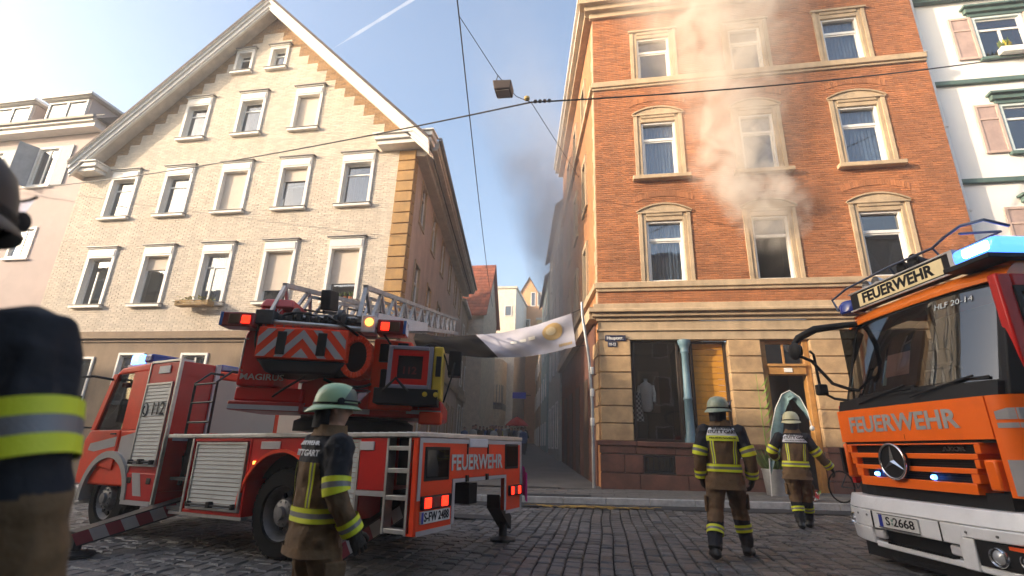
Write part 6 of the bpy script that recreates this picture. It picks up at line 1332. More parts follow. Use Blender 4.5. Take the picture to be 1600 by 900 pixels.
MB().lathe([(.1, -.0), (.1, .004)], (.19, FY0-.17, Zl(2.68)), 'x', 20).build('mirror_glass', chrome, mi_)
MB().box(-.05, .08, FY0-.14, FY0-.03, Zl(2.05), Zl(2.2)).build('mirror_clamp', blackp, HL, bevel=.02)
# sign, rail, horns and beacons on the roof
RX = -.42
sb = MB().box(RX-.16, RX, -.90, .72, Zl(3.17), Zl(3.40)).build('roof_sign', blackp, HL, bevel=.012)
MB().box(RX+.001, RX+.008, -.74, .60, Zl(3.195), Zl(3.375)).build('sign_face', mat('sign_cream', (.62, .50, .28), .4, emit=(.8, .6, .3), es=.12), sb)
lettering('FEUERWEHR', .135, txt_dark, (RX+.011, -.10, Zl(3.285)), (0, 1, 0), (0, 0, 1), sb, width=1.14, bold=.05)
m = MB(); m.box(RX-.01, RX+.012, -.92, .74, Zl(3.16), Zl(3.178)); m.box(RX-.01, RX+.012, -.92, .74, Zl(3.40), Zl(3.418)); m.build('sign_trim', alu, sb)
bc = mat('beacon_blue_glow', (.03, .12, .7), .15, emit=(.06, .22, 1), es=1.2, coat=.5)
b1 = MB().box(RX-.34, RX+.10, .80, 1.30, Zl(3.19), Zl(3.36)).build('beacon', bc, HL, bevel=.06, seg=4)
MB().box(RX+.0, RX+.118, .94, 1.24, Zl(3.225), Zl(3.325)).build('beacon_core', blue_core, b1, bevel=.03, seg=3)
MB().box(RX-.2, RX+.05, .73, .79, Zl(3.17), Zl(3.4)).build('sign_end', alu, HL); MB().box(RX-.45, RX+.16, .74, 1.26, Zl(3.13), Zl(3.185)).build('beacon_tray', blackp, HL, bevel=.01)
MB().lathe([(.14, 0), (.16, .02), (.16, .13), (.12, .18), (0, .19)], (RX-.1, -1.03, Zl(3.17)), n=24).build('beacon', blue_off, HL, smooth=40)
rail = mat('rail_blue_steel', (.12, .15, .22), .4, .6)
m = MB(); m.tube([(RX+.02, -1.15, Zl(3.24)), (RX+.05, -1.2, Zl(3.42)), (RX+.03, -.9, Zl(3.50)), (RX+.03, -.1, Zl(3.53)), (RX+.02, .55, Zl(3.52)), (RX+.10, .80, Zl(3.54)), (RX+.14, 1.05, Zl(3.56)), (RX+.1, 1.26, Zl(3.53)), (RX-.1, 1.30, Zl(3.45))], .016, 8)
m.tube([(RX-.45, -1.15, Zl(3.2)), (RX-.45, -1.1, Zl(3.52)), (RX-.45, .9, Zl(3.58)), (RX+.02, .9, Zl(3.54))], .014, 8); m.tube([(RX+.03, -.1, Zl(3.53)), (RX-.06, -.1, Zl(3.4))], .012, 6); m.tube([(RX+.02, .55, Zl(3.52)), (RX-.06, .55, Zl(3.4))], .012, 6); m.build('roof_rail', rail, HL, smooth=50)
for y, z, s_ in ((-.66, 3.47, .07), (-.48, 3.47, .07), (-.02, 3.50, .08), (.16, 3.52, .085)):
    h = MB(); h.lathe([(.02, -.28), (.03, -.1), (s_*.7, -.02), (s_, .04), (s_*1.0, .05), (s_*.8, .03), (0, .0)], (RX-.12, y, Zl(z)), 'x', 16); h.box(RX-.3, RX-.1, y-.02, y+.02, Zl(3.38), Zl(z)); h.build('horn', blackp if y > -.3 else alu, HL, smooth=40)
# ---------------------------------------------------------------- people
brown_f = mat('turnout_brown', (.165, .098, .046), .85, var=.2, vs=7, bump=.7, bs=16)
navy_f = mat('turnout_navy', (.013, .014, .020), .8, var=.2, vs=6, bump=.6, bs=16)
boot_m = mat('boot_black', (.015, .014, .014), .5, bump=.3, bs=40)
skin_m = mat('skin', (.50, .28, .19), .5, var=.08)
hair_m = mat('hair_dark', (.05, .03, .02), .7)
yel_r = mat('reflective_yellow', (.78, .84, .03), .5, var=.06, bump=.2, bs=200)
grey_r = mat('reflective_grey', (.23, .23, .24), .4, .2, bump=.2, bs=200)
glove_m = mat('glove_dark', (.03, .024, .02), .8, bump=.5, bs=40)
panel_w = mat('panel_white', (.86, .87, .90), .6)
panel_y = mat('panel_yellow', (.80, .86, .05), .6)
TR = [(.76, .212, .160), (.80, .210, .158), (.92, .198, .148), (1.05, .190, .142), (1.2, .205, .150), (1.34, .222, .158), (1.43, .205, .142), (1.49, .150, .112), (1.53, .105, .095), (1.575, .085, .085)]
def lerp_ring(z):
    if z <= TR[0][0]: return TR[0][1:]
    for a, b in zip(TR, TR[1:]):
        if z <= b[0]: t = (z-a[0])/(b[0]-a[0]); return (a[1]+(b[1]-a[1])*t, a[2]+(b[2]-a[2])*t)
    return TR[-1][1:]
def smooth_path(P, R, n=22):
    """round the joints of a polyline with radii"""
    pts, rr = [], []
    seg = [(Vector(P[i+1])-Vector(P[i])).length for i in range(len(P)-1)]; T = sum(seg)
    def at(s):
        s = max(0, min(T, s)); k = 0
        while k < len(seg)-1 and s > seg[k]: s -= seg[k]; k += 1
        t = s/seg[k]; return Vector(P[k]).lerp(Vector(P[k+1]), t), R[k]+(R[k+1]-R[k])*t
    out = []
    for i in range(n+1):
        s = T*i/n; w = .06; a, ra = at(s-w); b, rb = at(s); c, rc = at(s+w)
        if i in (0, n): a = c = b; ra = rc = rb
        out.append(((a+b*2+c)/4, (ra+2*rb+rc)/4))
    return out
def path_at(pp, t):
    k = t*(len(pp)-1); i = min(int(k), len(pp)-2); u = k-i
    return pp[i][0].lerp(pp[i+1][0], u), pp[i][1]+(pp[i+1][1]-pp[i][1])*u, (pp[min(i+2, len(pp)-1)][0]-pp[max(i-1, 0)][0]).normalized()
def limb_band(mb, pp, t0, t1, off=.006, mi=0, n=26, na=4):
    def f(u, v):
        c, r, d = path_at(pp, t0+(t1-t0)*v); x = Vector((1, 0, 0)) if abs(d.x) < .9 else Vector((0, 1, 0)); e1 = (x-d*x.dot(d)).normalized(); e2 = d.cross(e1)
        return c+(e1*cos(2*pi*u)+e2*sin(2*pi*u))*(r+off)
    return mb.grid(f, n, na, mi)
def person_mesh(arms, legs, lean=0., side=0., turn=0., voxel=.012, detail=True, hem=True, upper_only=False):
    mb = MB()
    def tc(z): k = max(0, z-.85); return Vector((side*k, lean*k, 0))
    def tors(th, z, off=0.):
        rx, ry = lerp_ring(z); c, s = cos(th), sin(th); e = .82
        wr = 1+.018*sin(z*31+2*th)+.012*sin(5*th+z*9)
        return tc(z)+Vector(((rx*wr+off)*math.copysign(abs(s)**e, s), (ry*wr+off)*math.copysign(abs(c)**e, c), z))
    zs = list(np.linspace(.76, 1.575, 26)); N = 36
    vs = [tors(2*pi*j/N, z) for z in zs for j in range(N)]
    fs = [(i*N+j, i*N+(j+1) % N, (i+1)*N+(j+1) % N, (i+1)*N+j) for i in range(len(zs)-1) for j in range(N)]+[tuple(range(N))[::-1], tuple(range((len(zs)-1)*N, len(zs)*N))]
    mb.add(vs, fs)
    AP = []; LP_ = []
    for (sh, el, wr) in arms:
        pp = smooth_path([sh, el, wr], [.092, .076, .062]); AP.append(pp)
        mb.tube([p for p, r in pp], [r*(1+.03*sin(i*1.9)) for i, (p, r) in enumerate(pp)], 18)
        mb.lathe([(.0, -.1), (.07, -.07), (.1, 0), (.07, .07), (0, .1)], tuple(sh), 'z', 14)
    if not upper_only:
        for (hp, kn, an, fa) in legs:
            pp = smooth_path([hp, kn, an], [.128, .094, .078]); LP_.append(pp)
            mb.tube([p for p, r in pp], [r*(1+.03*sin(i*2.3)) for i, (p, r) in enumerate(pp)], 18)
            a = Vector(an); f = Vector((sin(fa), cos(fa), 0)); q = [(-.09, .045, .03), (-.07, .07, .05), (.0, .075, .05), (.08, .065, .045), (.15, .055, .04), (.2, .04, .02)]
            mb.tube([a+f*d+Vector((0, 0, -.1+rz_)) for d, rw_, rz_ in q], [rw_*.78 for d, rw_, rz_ in q], 14)
    # head on its neck
    nb = tc(1.5); hc = tc(1.62)+Vector((0, .015, 1.69)); R3 = Matrix.Rotation(turn, 3, 'Z')
    mb.tube([nb+Vector((0, -.01, 1.5)), hc-Vector((0, 0, .08))], [.07, .06], 16)
    hv = [(.03, -.125), (.055, -.11), (.068, -.07), (.078, -.02), (.084, .03), (.082, .07), (.06, .105), (.02, .122)]
    o = len(mb.v); mb.lathe(hv, (0, 0, 0), 'z', 24, sy=1.18)
    for i in range(o, len(mb.v)): v = Vector(mb.v[i]); v.y += .012 if v.z < -.03 else 0; mb.v[i] = tuple(hc+R3 @ v)
    for d in ([(0, .085, .03), (0, .118, -.02), (0, .095, -.035)],): mb.tube([hc+R3 @ Vector(p) for p in d], [.010, .017, .012], 8)
    for s_ in (-1, 1): mb.tube([hc+R3 @ Vector((s_*.08, -.005, .03)), hc+R3 @ Vector((s_*.094, -.012, 0)), hc+R3 @ Vector((s_*.083, -.0, -.035))], [.014, .02, .012], 8)
    me = mb.mesh('body', [navy_f]); ob = bpy.data.objects.new('tmp', me); C.objects.link(ob)
    rm = ob.modifiers.new('r', 'REMESH'); rm.mode = 'VOXEL'; rm.voxel_size = voxel; rm.use_smooth_shade = True
    sm = ob.modifiers.new('s', 'SMOOTH'); sm.iterations = 3; sm.factor = .4
    dg = bpy.context.evaluated_depsgraph_get(); out = bpy.data.meshes.new_from_object(ob.evaluated_get(dg)); bpy.data.objects.remove(ob)
    if voxel < .02:
        from mathutils import noise as mn_
        out.update(); nr = [tuple(v.normal) for v in out.vertices]
        for v, n_ in zip(out.vertices, nr):
            p = v.co; k = .9 if p.z < 1.5 else .0
            a_ = mn_.noise((p.x*11, p.y*11, p.z*5.5))*.017+mn_.noise((p.x*23+5, p.y*23, p.z*15))*.008
            v.co = p+Vector(n_)*a_*k
    out.polygons.foreach_set('use_smooth', [True]*len(out.polygons))
    return out, tors, AP, LP_, hc, R3
def paint_body(me, mats, AP, LP_, hc, yoke, arm_navy, legs_cls):
    me.materials.clear()
    for m in mats: me.materials.append(m)
    n = len(me.polygons); ce = np.zeros(n*3); me.polygons.foreach_get('center', ce); ce = ce.reshape(-1, 3)
    idx = np.zeros(n, dtype=np.int32)       # 0 brown 1 navy 2 boot 3 skin
    def near(pp): P_ = np.array([tuple(p) for p, r in pp]); d = np.linalg.norm(ce[:, None]-P_[None], axis=2); return d.min(1), d.argmin(1)/(len(pp)-1)
    dt = np.full(n, 9.); arm_t = np.full(n, -1.)
    for pp in AP:
        d, t = near(pp); r = np.array([pp[int(round(k*(len(pp)-1)))][1] for k in t]); ok = (d < r*1.35) & (t > .08); arm_t[ok] = t[ok]
    z = ce[:, 2]
    idx[(z > yoke)] = 1
    idx[(arm_t >= 0)] = 0; idx[(arm_t >= 0) & (arm_t < arm_navy)] = 1
    idx[(z < .40)] = 1; idx[z < .17] = 2
    idx[(z > 1.545) & (arm_t < 0)] = 3; idx[(z > 1.5) & (z <= 1.565) & (arm_t < 0)] = 1
    me.polygons.foreach_set('material_index', idx); me.update()
def hand(pp, parent, inward, fwd=None, curl=.9, m=None):
    c, r, d = path_at(pp, 1.0); n_ = Vector(inward); n_ = (n_-d*n_.dot(d)).normalized(); w = d.cross(n_).normalized()
    if fwd is not None and w.dot(Vector(fwd)) < 0: w = -w
    F = lambda a, b, k: c+d*a+w*b+n_*k      # along, thumb side, palm side
    mb = MB()
    mb.tube([F(-.05, 0, 0), F(.01, 0, 0)], [.066, .058], 14)
    def ring(a, hw, ht, k): return [F(a, hw*cos(t), k+ht*sin(t)) for t in np.linspace(0, 2*pi, 13)[:-1]]
    rows = [ring(.0, .034, .026, 0), ring(.03, .044, .028, .003), ring(.07, .05, .026, .006), ring(.105, .048, .02, .012)]
    vs = [p for r_ in rows for p in r_]; fs = [(i*12+j, i*12+(j+1) % 12, (i+1)*12+(j+1) % 12, (i+1)*12+j) for i in range(3) for j in range(12)]+[tuple(range(12))[::-1], tuple(range(36, 48))]
    mb.add(vs, fs)
    for b, l in ((.036, .072), (.012, .080), (-.013, .075), (-.036, .06)):
        a0 = .10; q = [F(a0-.01, b, .012), F(a0+l*.45, b*1.03, .014+.3*l*curl), F(a0+l*.72, b*1.0, .02+.62*l*curl), F(a0+l*.78, b*.98, .024+.95*l*curl)]
        mb.tube(q, [.0135, .0125, .0115, .008], 8)
    mb.tube([F(.03, .035, .006), F(.062, .062, .02), F(.095, .07, .036), F(.118, .06, .048)], [.017, .015, .0135, .009], 8)
    return mb.build('glove', m or glove_m, parent, smooth=60)
def helmet(parent, hc, R3, m, kind):
    T = lambda x, y, z: hc+R3 @ Vector((x, y, z))
    mb = MB(); prof = [(.0, .185), (.045, .181), (.085, .164), (.113, .13), (.127, .085), (.132, .045), (.134, .02)]
    N = 36; rows = []
    for r, h in prof: rows.append([(r*sin(t), r*1.16*cos(t)-.005, h) for t in np.linspace(0, 2*pi, N+1)[:-1]])
    def brim(k, dz): return [(((.134+k*(.020+.012*abs(cos(t))**2)))*sin(t)*(1.0), (.134*1.16+k*(.030 if cos(t) > 0 else .052))*cos(t)-.005, .02-dz*k-.03*k*max(0, -cos(t))) for t in np.linspace(0, 2*pi, N+1)[:-1]]
    rows += [brim(.35, .008), brim(1., .016), [(x, y, z-.007) for x, y, z in brim(1., .016)], [(x*.97, y*.97, z-.008) for x, y, z in brim(.1, .01)]]
    vs = [T(*p) for r in rows for p in r]; K = len(rows)
    fs = [(i*N+j, i*N+(j+1) % N, (i+1)*N+(j+1) % N, (i+1)*N+j) for i in range(K-1) for j in range(N)]
    h = mb.add(vs, fs).build('helmet', m, parent, smooth=50)
    b = MB(); b.grid(lambda u, v: T(.137*sin(2*pi*u), .137*1.16*cos(2*pi*u)-.005, .024+.016*v), 36, 1); b.build('helmet_band', blackp, h, smooth=60)
    b = MB(); b.grid(lambda u, v: T((.130-.12*v*0)*sin(pi*(u-.5))*1.0, 0, 0) if False else T(.006-.012*v, .156*cos(pi*u)-.005, .03+.158*sin(pi*u)), 24, 1); b.build('helmet_ridge', m, h, smooth=60)
    b = MB()          # raised clear visor in front of the brow
    b.grid(lambda u, v: T((.140+.012*v)*sin(-1.25+2.5*u), (.165+.03*v)*cos(-1.25+2.5*u)-.005+.035*v, .055+.085*v), 18, 4); b.build('visor', glass('visor_film', (.55, .48, .58), 1.7), h, smooth=60)
    b = MB(); b.tube([T(.142*sin(t), .166*cos(t), .055) for t in np.linspace(-1.3, 1.3, 14)], .006, 6); b.tube([T(.152*sin(t), .196*cos(t)+.03, .14) for t in np.linspace(-1.25, 1.25, 14)], .004, 6); b.build('visor_rim', blackp, h, smooth=60)
    for s_ in (-1, 1): MB().lathe([(.0, -.01), (.024, -.008), (.024, .008), (0, .012)], tuple(T(s_*.135, .03, .05)), 'x', 12).build('visor_pivot', blackp, h, smooth=50)
    b = MB(); b.grid(lambda u, v: T((.118-.012*v)*sin(pi*.55+u*pi*.9), (.128+.01*v)*cos(pi*.55+u*pi*.9)-.01, .015-.15*v), 20, 5); b.build('neck_guard', navy_f, h, smooth=60)
    return h
def bands_torso(person, tors, z0=.955, white=False, yellow=False, txt=True, stripes=True, sc=1.0):
    rg_ = lambda a, b, za, zb, off, mb, mi, n=40, k=2: mb.grid(lambda u, v: tors(a+(b-a)*u, za+(zb-za)*v, off), n, k, mi)
    m = MB(); rg_(0, 2*pi, z0, z0+.03, .013, m, 0, 60); rg_(0, 2*pi, z0+.03, z0+.06, .0125, m, 1, 60); rg_(0, 2*pi, z0+.06, z0+.09, .013, m, 0, 60); m.build('waist_band', [yel_r, grey_r], person, smooth=60)
    if stripes:
        for c in (-.55, .55):
            m = MB()
            for k, mi in ((-.12, 0), (-.04, 1), (.04, 0)): rg_(pi+c+k, pi+c+k+.08, z0+.093, 1.325, .012, m, mi, 3, 14)
            m.build('back_stripe', [yel_r, grey_r], person, smooth=60)
        m = MB(); 
    ax = lambda x: pi-x/.20     # arc position across the back (x to the viewer's right)
    if white:
        m = MB(); rg_(ax(-.175), ax(.175), 1.38 if yellow else 1.35, 1.475, .017, m, 0, 24, 6)
        if yellow: rg_(ax(-.175), ax(.175), 1.315, 1.38, .017, m, 1, 24, 4)
        m.build('back_panel', [panel_w, panel_y], person, smooth=60)
    tm_ = txt_dark if white else panel_w
    if txt:
        for t, zc, h, wd in (('FEUERWEHR', 1.465 if white else 1.45, .028, .26), ('STUTTGART', 1.425 if white else 1.385, .04, .29)):
            if white and t == 'FEUERWEHR': h = .022; wd = .24
            lettering(t, h, tm_, (0, 0, 0), (1, 0, 0), (0, 0, 1), person, width=wd, bold=.03, name='back_lettering', fn=lambda x, y, z, zc=zc: tuple(tors(ax(x), zc+y, .0215+z)))
        if white: lettering('Höhenrettung' if False else 'FEUERWEHR', .018, tm_, (0, 0, 0), (1, 0, 0), (0, 0, 1), person, width=.25, name='back_lettering', fn=lambda x, y, z: tuple(tors(ax(x), (1.35 if yellow else 1.375)+y, .0215+z)))
def arm_bands(person, AP, sets=((.34, .030), (.82, .030))):
    for pp in AP:
        for t, w in sets:
            m = MB(); k = w/.55; limb_band(m, pp, t, t+k, .013, 0); limb_band(m, pp, t+k, t+2*k, .0125, 1); limb_band(m, pp, t+2*k, t+3*k, .013, 0); m.build('sleeve_band', [yel_r, grey_r], person, smooth=60)
def leg_bands(person, LP_):
    for pp in LP_:
        m = MB(); t = .70; limb_band(m, pp, t, t+.035, .012, 0); limb_band(m, pp, t+.035, t+.065, .0115, 1); limb_band(m, pp, t+.065, t+.10, .012, 0); m.build('shin_band', [yel_r, grey_r], person, smooth=60)
def collar(person, tors): MB().grid(lambda u, v: tors(2*pi*u, 1.50+.075*v, .012+.010*v), 30, 3).build('collar', brown_f, person, smooth=60)
def firefighter(label, loc, face, arms, legs, lean=0., side=0., turn=0., helm=None, scale=1., white=False, yellow=False, voxel=.012, stripes=True, upper=False, group=None, inward=None, arm_navy=.42, yoke=1.33, bw=.03, bt=.34):
    me, tors, AP, LP_, hc, R3 = person_mesh(arms, legs, lean, side, turn, voxel, upper_only=upper)
    paint_body(me, [brown_f, navy_f, boot_m, skin_m], AP, LP_, hc, yoke, arm_navy, None)
    o = bpy.data.objects.new('firefighter', me); C.objects.link(o); tag(o, label, 'person', group)
    o.location = loc; o.rotation_euler.z = face; o.scale = (scale,)*3
    if not upper:
        MB().grid(lambda u, v: tors(2*pi*u, .755+.05*v, .016-.006*v), 40, 2).build('jacket_hem', brown_f, o, smooth=60)
        for s_, pp in zip((-1, 1), LP_):
            c_, r_, d_ = path_at(pp, .36); m = MB(); m.hexa([c_+Vector((s_*(r_-.01), -.07, -.09)), c_+Vector((s_*(r_+.02), -.07, -.09)), c_+Vector((s_*(r_+.02), .07, -.09)), c_+Vector((s_*(r_-.01), .07, -.09))], [c_+Vector((s_*(r_-.01), -.075, .09)), c_+Vector((s_*(r_+.022), -.075, .09)), c_+Vector((s_*(r_+.022), .075, .09)), c_+Vector((s_*(r_-.01), .075, .09))]); m.build('thigh_pocket', brown_f, o, bevel=.012)
    bands_torso(o, tors, white=white, yellow=yellow, stripes=stripes); arm_bands(o, AP, ((bt, bw), (.82, bw))); leg_bands(o, LP_); collar(o, tors)
    for i, pp in enumerate(AP): hand(pp, o, (inward or [(1, .2, 0), (-1, .2, 0)])[i], fwd=(0, 1, 0))
    helmet(o, hc, R3, helm or hel_green, 0)
    return o
hel_green = mat('helmet_pale_green', (.36, .56, .33), .35, var=.06, vs=5, coat=.3)
hel_silver = mat('helmet_worn_green', (.30, .36, .25), .35, var=.25, vs=9, coat=.3, grime=(.5, .5, .46), gs=8, gamt=.8)
hel_yellow = mat('helmet_pale_yellow', (.58, .56, .34), .4, var=.08)
E_ = lambda *a: Vector(a)
# walking away by the right engine
ff3 = firefighter('firefighter walking away in brown and navy turnout gear with a white and yellow back panel', (1.48, 7.02, gz_(1.48)), -.10,
    [(E_(-.20, 0, 1.43), E_(-.285, -.03, 1.13), E_(-.27, .05, .87)), (E_(.20, 0, 1.43), E_(.30, -.05, 1.14), E_(.315, .06, .89))],
    [(E_(-.10, 0, .88), E_(-.15, -.02, .50), E_(-.20, -.24, .12), -.2), (E_(.10, 0, .88), E_(.15, .20, .52), E_(.21, .20, .10), .35)], lean=.06, turn=-.55, helm=hel_silver, white=True, yellow=True, scale=1.02)
ff4 = firefighter('firefighter reaching to the right beside the orange engine, pale yellow helmet and white back panel', (3.24, 9.81, gz_(3.24)), -.15,
    [(E_(-.20, .02, 1.42), E_(-.35, .02, 1.18), E_(-.26, .24, 1.10)), (E_(.20, .02, 1.42), E_(.36, .05, 1.18), E_(.55, .16, .96))],
    [(E_(-.09, 0, .88), E_(-.06, .06, .50), E_(-.03, -.02, .10), .1), (E_(.10, 0, .88), E_(.12, .12, .50), E_(.14, .26, .10), .3)], lean=.12, side=.05, turn=-.2, helm=hel_yellow, white=True, scale=1.02)
ff2 = firefighter('firefighter standing by the ladder truck in pale green helmet, white letters on navy back', (-1.80, 3.15, gz_(-1.8)-.10), -.62,
    [(E_(-.20, 0, 1.43), E_(-.27, .04, 1.14), E_(-.22, .17, .92)), (E_(.20, .0, 1.43), E_(.27, -.02, 1.13), E_(.29, .13, .90))],
    [(E_(-.10, 0, .88), E_(-.13, .08, .54), E_(-.15, -.02, .21), -.1), (E_(.10, 0, .88), E_(.12, .09, .54), E_(.13, .02, .21), .1)], lean=.02, turn=-.45, helm=hel_green, scale=.93)
# close to the camera at the left edge
P1 = Vector((0, 0, CAM_H))+rt*-1.20+fw*1.0; P1.z = 0
ff1 = firefighter('firefighter cut off at the left edge, black shoulder and yellow sleeve band nearest the viewer', (P1.x, P1.y, gz_(P1.x)-.03), .35,
    [(E_(-.20, 0, 1.43), E_(-.30, -.02, 1.14), E_(-.28, .1, .88)), (E_(.215, .0, 1.42), E_(.31, -.03, 1.12), E_(.33, .07, .86))],
    [(E_(-.10, 0, .88), E_(-.13, .05, .50), E_(-.15, -.02, .10), -.1), (E_(.10, 0, .88), E_(.12, .06, .50), E_(.13, .02, .10), .1)], turn=.6, helm=mat('helmet_black', (.015, .015, .016), .5), voxel=.009, stripes=True, arm_navy=.46, scale=1.01, bw=.032, bt=.20, side=-.07)
# crowd far back in the lane: one body per variant, then copies
cl_cols = [mat('coat_blue', (.08, .13, .3), .9), mat('coat_black', (.02, .02, .022), .9), mat('coat_white', (.55, .55, .52), .9), mat('coat_tan', (.3, .2, .12), .9), mat('coat_grey', (.16, .16, .17), .9), mat('coat_yellow', (.5, .45, .06), .9)]
jean = mat('trousers_dark', (.03, .035, .05), .9)
vari = []
for k in range(3):
    me, tors, AP, LP_, hc, R3 = person_mesh([(E_(-.18, 0, 1.42), E_(-.24, .02*k, 1.14), E_(-.22, .1+.08*k, .9+.1*k)), (E_(.18, 0, 1.42), E_(.24, -.02, 1.14), E_(.24, .08, .88))],
        [(E_(-.09, 0, .88), E_(-.09, .04, .5), E_(-.1, -.05*k, .1), 0), (E_(.09, 0, .88), E_(.1, .05, .5), E_(.11, .08*k, .1), .2)], voxel=.035)
    for c_i in range(6):
        q = me.copy(); paint_body(q, [cl_cols[c_i], cl_cols[c_i], jean, skin_m], AP, LP_, hc, 1.3, .9, None)
        ce = np.zeros(len(q.polygons)*3); q.polygons.foreach_get('center', ce); ce = ce.reshape(-1, 3); ix = np.zeros(len(q.polygons), dtype=np.int32); q.polygons.foreach_get('material_index', ix)
        q.materials.append(hair_m); ix[ce[:, 2] < .8] = 2; ix[(ce[:, 2] > 1.72) | ((ce[:, 2] > 1.6) & (ce[:, 1] < -.02))] = 4; q.polygons.foreach_set('material_index', ix); vari.append(q)
nx_ = {}; rc = random.Random(21); cname = ['blue', 'black', 'white', 'tan', 'grey', 'yellow']
for i in range(48):
    k = rc.randrange(18); d = rc.uniform(17, 33); wdt = -1.1; o_ = rc.uniform(.6, 5.0)
    p = Vector(lane_pt(LX1, d, o_, 0)); o = bpy.data.objects.new('person', vari[k]); C.objects.link(o)
    v = d/62; o.location = (p.x, p.y, .165+gz_(p.x)*.6*(1-v)+2.2*v); o.rotation_euler.z = rc.uniform(2.2, 4.2); s_ = rc.uniform(.93, 1.05); o.scale = (s_,)*3
    nx_[k % 6] = nx_.get(k % 6, 0)+1; side_ = 'by the left wall' if o_ < 1.7 else 'by the right wall' if o_ > 3.9 else 'mid lane'
    tag(o, 'onlooker in a '+cname[k % 6]+' coat '+side_+' in far crowd, '+('nearer' if d < 28.5 else 'farther')+' row', 'person', cname[k % 6]+' coated onlookers '+side_+(', nearer row' if d < 28.5 else ', farther row'))

# ---------------------------------------------------------------- smoke
def smoke_mat(name, color, dens, aniso, build, absorb=None):
    m = bpy.data.materials.new(name); m.use_nodes = True; nt = m.node_tree; N = nt.nodes; L = nt.links; N.remove(N['Principled BSDF'])
    v = N.new('ShaderNodeVolumePrincipled'); v.inputs['Color'].default_value = (*color, 1); v.inputs['Anisotropy'].default_value = aniso
    L.new(v.outputs[0], N['Material Output'].inputs['Volume'])
    tc = N.new('ShaderNodeTexCoord')
    def mth(op, *a):
        k = N.new('ShaderNodeMath'); k.operation = op
        for i, x in enumerate(a):
            if isinstance(x, (int, float)): k.inputs[i].default_value = x
            else: L.new(x, k.inputs[i])
        return k.outputs[0]
    sx = N.new('ShaderNodeSeparateXYZ'); L.new(tc.outputs['Object'], sx.inputs[0])
    def noise(sc, det, off=0., dist=0.):
        mp = N.new('ShaderNodeMapping'); mp.inputs['Location'].default_value = (off, off*.7, -off); L.new(tc.outputs['Object'], mp.inputs[0])
        n = N.new('ShaderNodeTexNoise'); n.inputs['Scale'].default_value = sc; n.inputs['Detail'].default_value = det; n.inputs['Roughness'].default_value = .55; n.inputs['Distortion'].default_value = dist; L.new(mp.outputs[0], n.inputs['Vector']); return n.outputs[0]
    def curve(z, pts):       # piecewise linear lookup z -> value
        r = N.new('ShaderNodeFloatCurve'); c = r.mapping.curves[0]; z0, z1 = pts[0][0], pts[-1][0]
        vals = [p[1] for p in pts]; lo, hi = min(vals), max(vals); hi = hi if hi > lo else lo+1
        while len(c.points) < len(pts): c.points.new(.5, .5)
        for q, (a, b) in zip(c.points, pts): q.location = ((a-z0)/(z1-z0), (b-lo)/(hi-lo)); q.handle_type = 'VECTOR'
        r.mapping.update(); L.new(mth('DIVIDE', mth('SUBTRACT', z, z0), z1-z0), r.inputs['Value'])
        return mth('ADD', mth('MULTIPLY', r.outputs[0], hi-lo), lo)
    d = build(sx.outputs, mth, noise, curve)
    L.new(mth('MULTIPLY', d, dens), v.inputs['Density']); return m
def plume(X, mth, noise, curve):
    x, y, z = X
    wob = mth('MULTIPLY', mth('SUBTRACT', noise(.6, 3, 3.), .5), 2.2)
    cx = curve(z, [(6.3, .2), (7.8, .1), (8.8, -.3), (10.2, -.9), (12.5, -.95), (15, -1.1), (19, -1.5)])
    rx = curve(z, [(6.3, .35), (7.6, .95), (9.0, 1.6), (10.2, 1.75), (12, 1.6), (14.5, 2.5), (19, 4.2)])
    dx = mth('DIVIDE', mth('SUBTRACT', mth('SUBTRACT', x, cx), wob), rx)
    cy = curve(z, [(6.3, .35), (7.6, .1), (9, -.35), (12, -.55), (19, -1.3)])
    ry = curve(z, [(6.3, .6), (8.5, .5), (12, .6), (19, 1.3)])
    dy = mth('DIVIDE', mth('SUBTRACT', y, cy), ry)
    r2 = mth('ADD', mth('MULTIPLY', dx, dx), mth('MULTIPLY', dy, dy))
    fall = mth('MAXIMUM', mth('SUBTRACT', 1.0, r2), 0.)
    n = mth('MULTIPLY', mth('MAXIMUM', mth('SUBTRACT', mth('ADD', noise(1.25, 6, 0., .9), mth('MULTIPLY', fall, .18)), .46), 0.), 7.)
    k = curve(z, [(6.3, .0), (7.3, .03), (8.0, .9), (8.8, 1.6), (10.3, 1.5), (12, .7), (14.5, .5), (19, .42)])
    rw = curve(z, [(6.3, .3), (7.6, .9), (9, 2.0), (12, 2.6), (19, 4.4)]); d2 = mth('DIVIDE', mth('SUBTRACT', x, cx), rw); f2 = mth('MAXIMUM', mth('SUBTRACT', 1.0, mth('ADD', mth('MULTIPLY', d2, d2), mth('MULTIPLY', dy, dy))), 0.)
    veil = mth('MULTIPLY', mth('MULTIPLY', f2, noise(.7, 4, 9., .5)), curve(z, [(6.3, 0), (7.6, .1), (9, .5), (19, .5)]))
    return mth('ADD', mth('MULTIPLY', mth('MULTIPLY', fall, n), k), veil)
sm1 = thing('window_smoke', 'pale smoke billowing from the burning first floor window and up the brick front', 'smoke', (5.35, 15.6, 0))
b = MB(); b.box(-5.6, 3.4, -3.0, .9, 6.45, 19.0); tag(b.build('smoke_cloud', smoke_mat('smoke_pale', (.96, .91, .84), 1.05, .0, plume), sm1), kind='stuff')
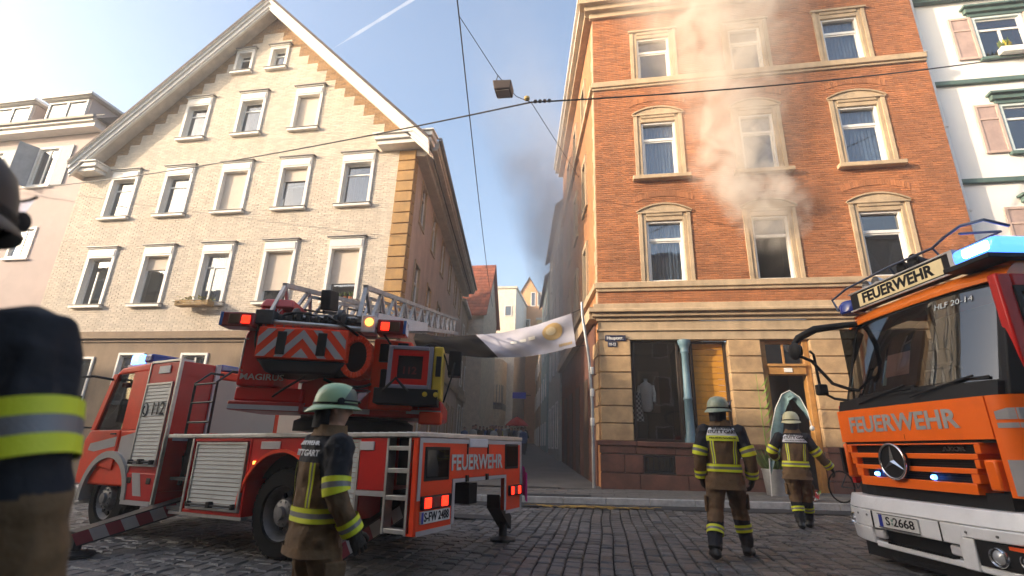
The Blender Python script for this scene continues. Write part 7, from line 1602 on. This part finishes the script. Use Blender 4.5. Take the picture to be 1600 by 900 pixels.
def lane_smoke(X, mth, noise, curve):
    x, y, z = X
    wob = mth('MULTIPLY', mth('SUBTRACT', noise(.3, 2, 3.), .5), 2.2)
    cx = curve(z, [(4, 1.4), (8, 1.4), (11, 1.1), (14, .3), (18, -.8), (24, -1.8)])
    rx = curve(z, [(4, 1.4), (8, 1.9), (12, 2.6), (15, 3.1), (18, 3.2), (24, 3.4)])
    dx = mth('DIVIDE', mth('SUBTRACT', mth('SUBTRACT', x, cx), wob), rx)
    dy = mth('DIVIDE', y, 8.)
    r2 = mth('ADD', mth('MULTIPLY', dx, dx), mth('MULTIPLY', dy, dy)); fall = mth('MAXIMUM', mth('SUBTRACT', 1.0, r2), 0.)
    n = mth('MULTIPLY', mth('MAXIMUM', mth('SUBTRACT', noise(.55, 5, 5., .5), .33), 0.), 4.)
    k = curve(z, [(4, .2), (7, .8), (11, 1.2), (14, .9), (17, .35), (24, .04)])
    return mth('MULTIPLY', mth('MULTIPLY', fall, n), k)
sm2 = thing('lane_smoke', 'dark grey smoke drifting out of the lane beside the brick house', 'smoke', (-2.9, 24, 0), .0)
b = MB(); b.box(-5.4, 3.6, -8, 8, 4, 24); tag(b.build('smoke_cloud', smoke_mat('smoke_grey', (.50, .54, .60), .19, .0, lane_smoke), sm2), kind='stuff')

hz = bpy.data.materials.new('street_haze'); hz.use_nodes = True; N = hz.node_tree.nodes; N.remove(N['Principled BSDF'])
v = N.new('ShaderNodeVolumePrincipled'); v.inputs['Color'].default_value = (.95, .95, .95, 1); v.inputs['Density'].default_value = .0032; v.inputs['Anisotropy'].default_value = .3
hz.node_tree.links.new(v.outputs[0], N['Material Output'].inputs['Volume'])
tag(MB().box(-160, 160, -160, 180, -4, 24.5).build('haze', hz), kind='stuff')

# ---------------------------------------------------------------- pieces that lie apart become parts of their own
def split_islands(o):
    me = o.data; n = len(me.vertices); par = list(range(n))
    def find(a):
        while par[a] != a: par[a] = par[par[a]]; a = par[a]
        return a
    for e in me.edges:
        a, b = find(e.vertices[0]), find(e.vertices[1])
        if a != b: par[a] = b
    isl = {}
    for p in me.polygons: isl.setdefault(find(p.vertices[0]), []).append(p)
    if len(isl) < 2: return
    base = o.name.split('.')[0]
    for k, (r, ps) in enumerate(isl.items()):
        ids = sorted({v for p in ps for v in p.vertices}); mp = {v: i for i, v in enumerate(ids)}
        q = bpy.data.meshes.new(base); q.from_pydata([me.vertices[v].co[:] for v in ids], [], [[mp[v] for v in p.vertices] for p in ps])
        for m_ in me.materials: q.materials.append(m_)
        q.polygons.foreach_set('material_index', [p.material_index for p in ps]); q.polygons.foreach_set('use_smooth', [p.use_smooth for p in ps])
        if ps[0].use_smooth: q.set_sharp_from_angle(angle=radians(40))
        c = o.copy(); c.data = q; C.objects.link(c)
    bpy.data.objects.remove(o)
for o in [o for o in C.objects if o.type == 'MESH' and not o.children and o.name.split('.')[0] in ('silver_stripe', 'pillar', 'gable_wall', 'marker_plate', 'silver_edge', 'reflective_strip', 'reflective_edge', 'seat', 'sleeve', 'pulley', 'wiper', 'chevron_stripes', 'pale_print')]: split_islands(o)
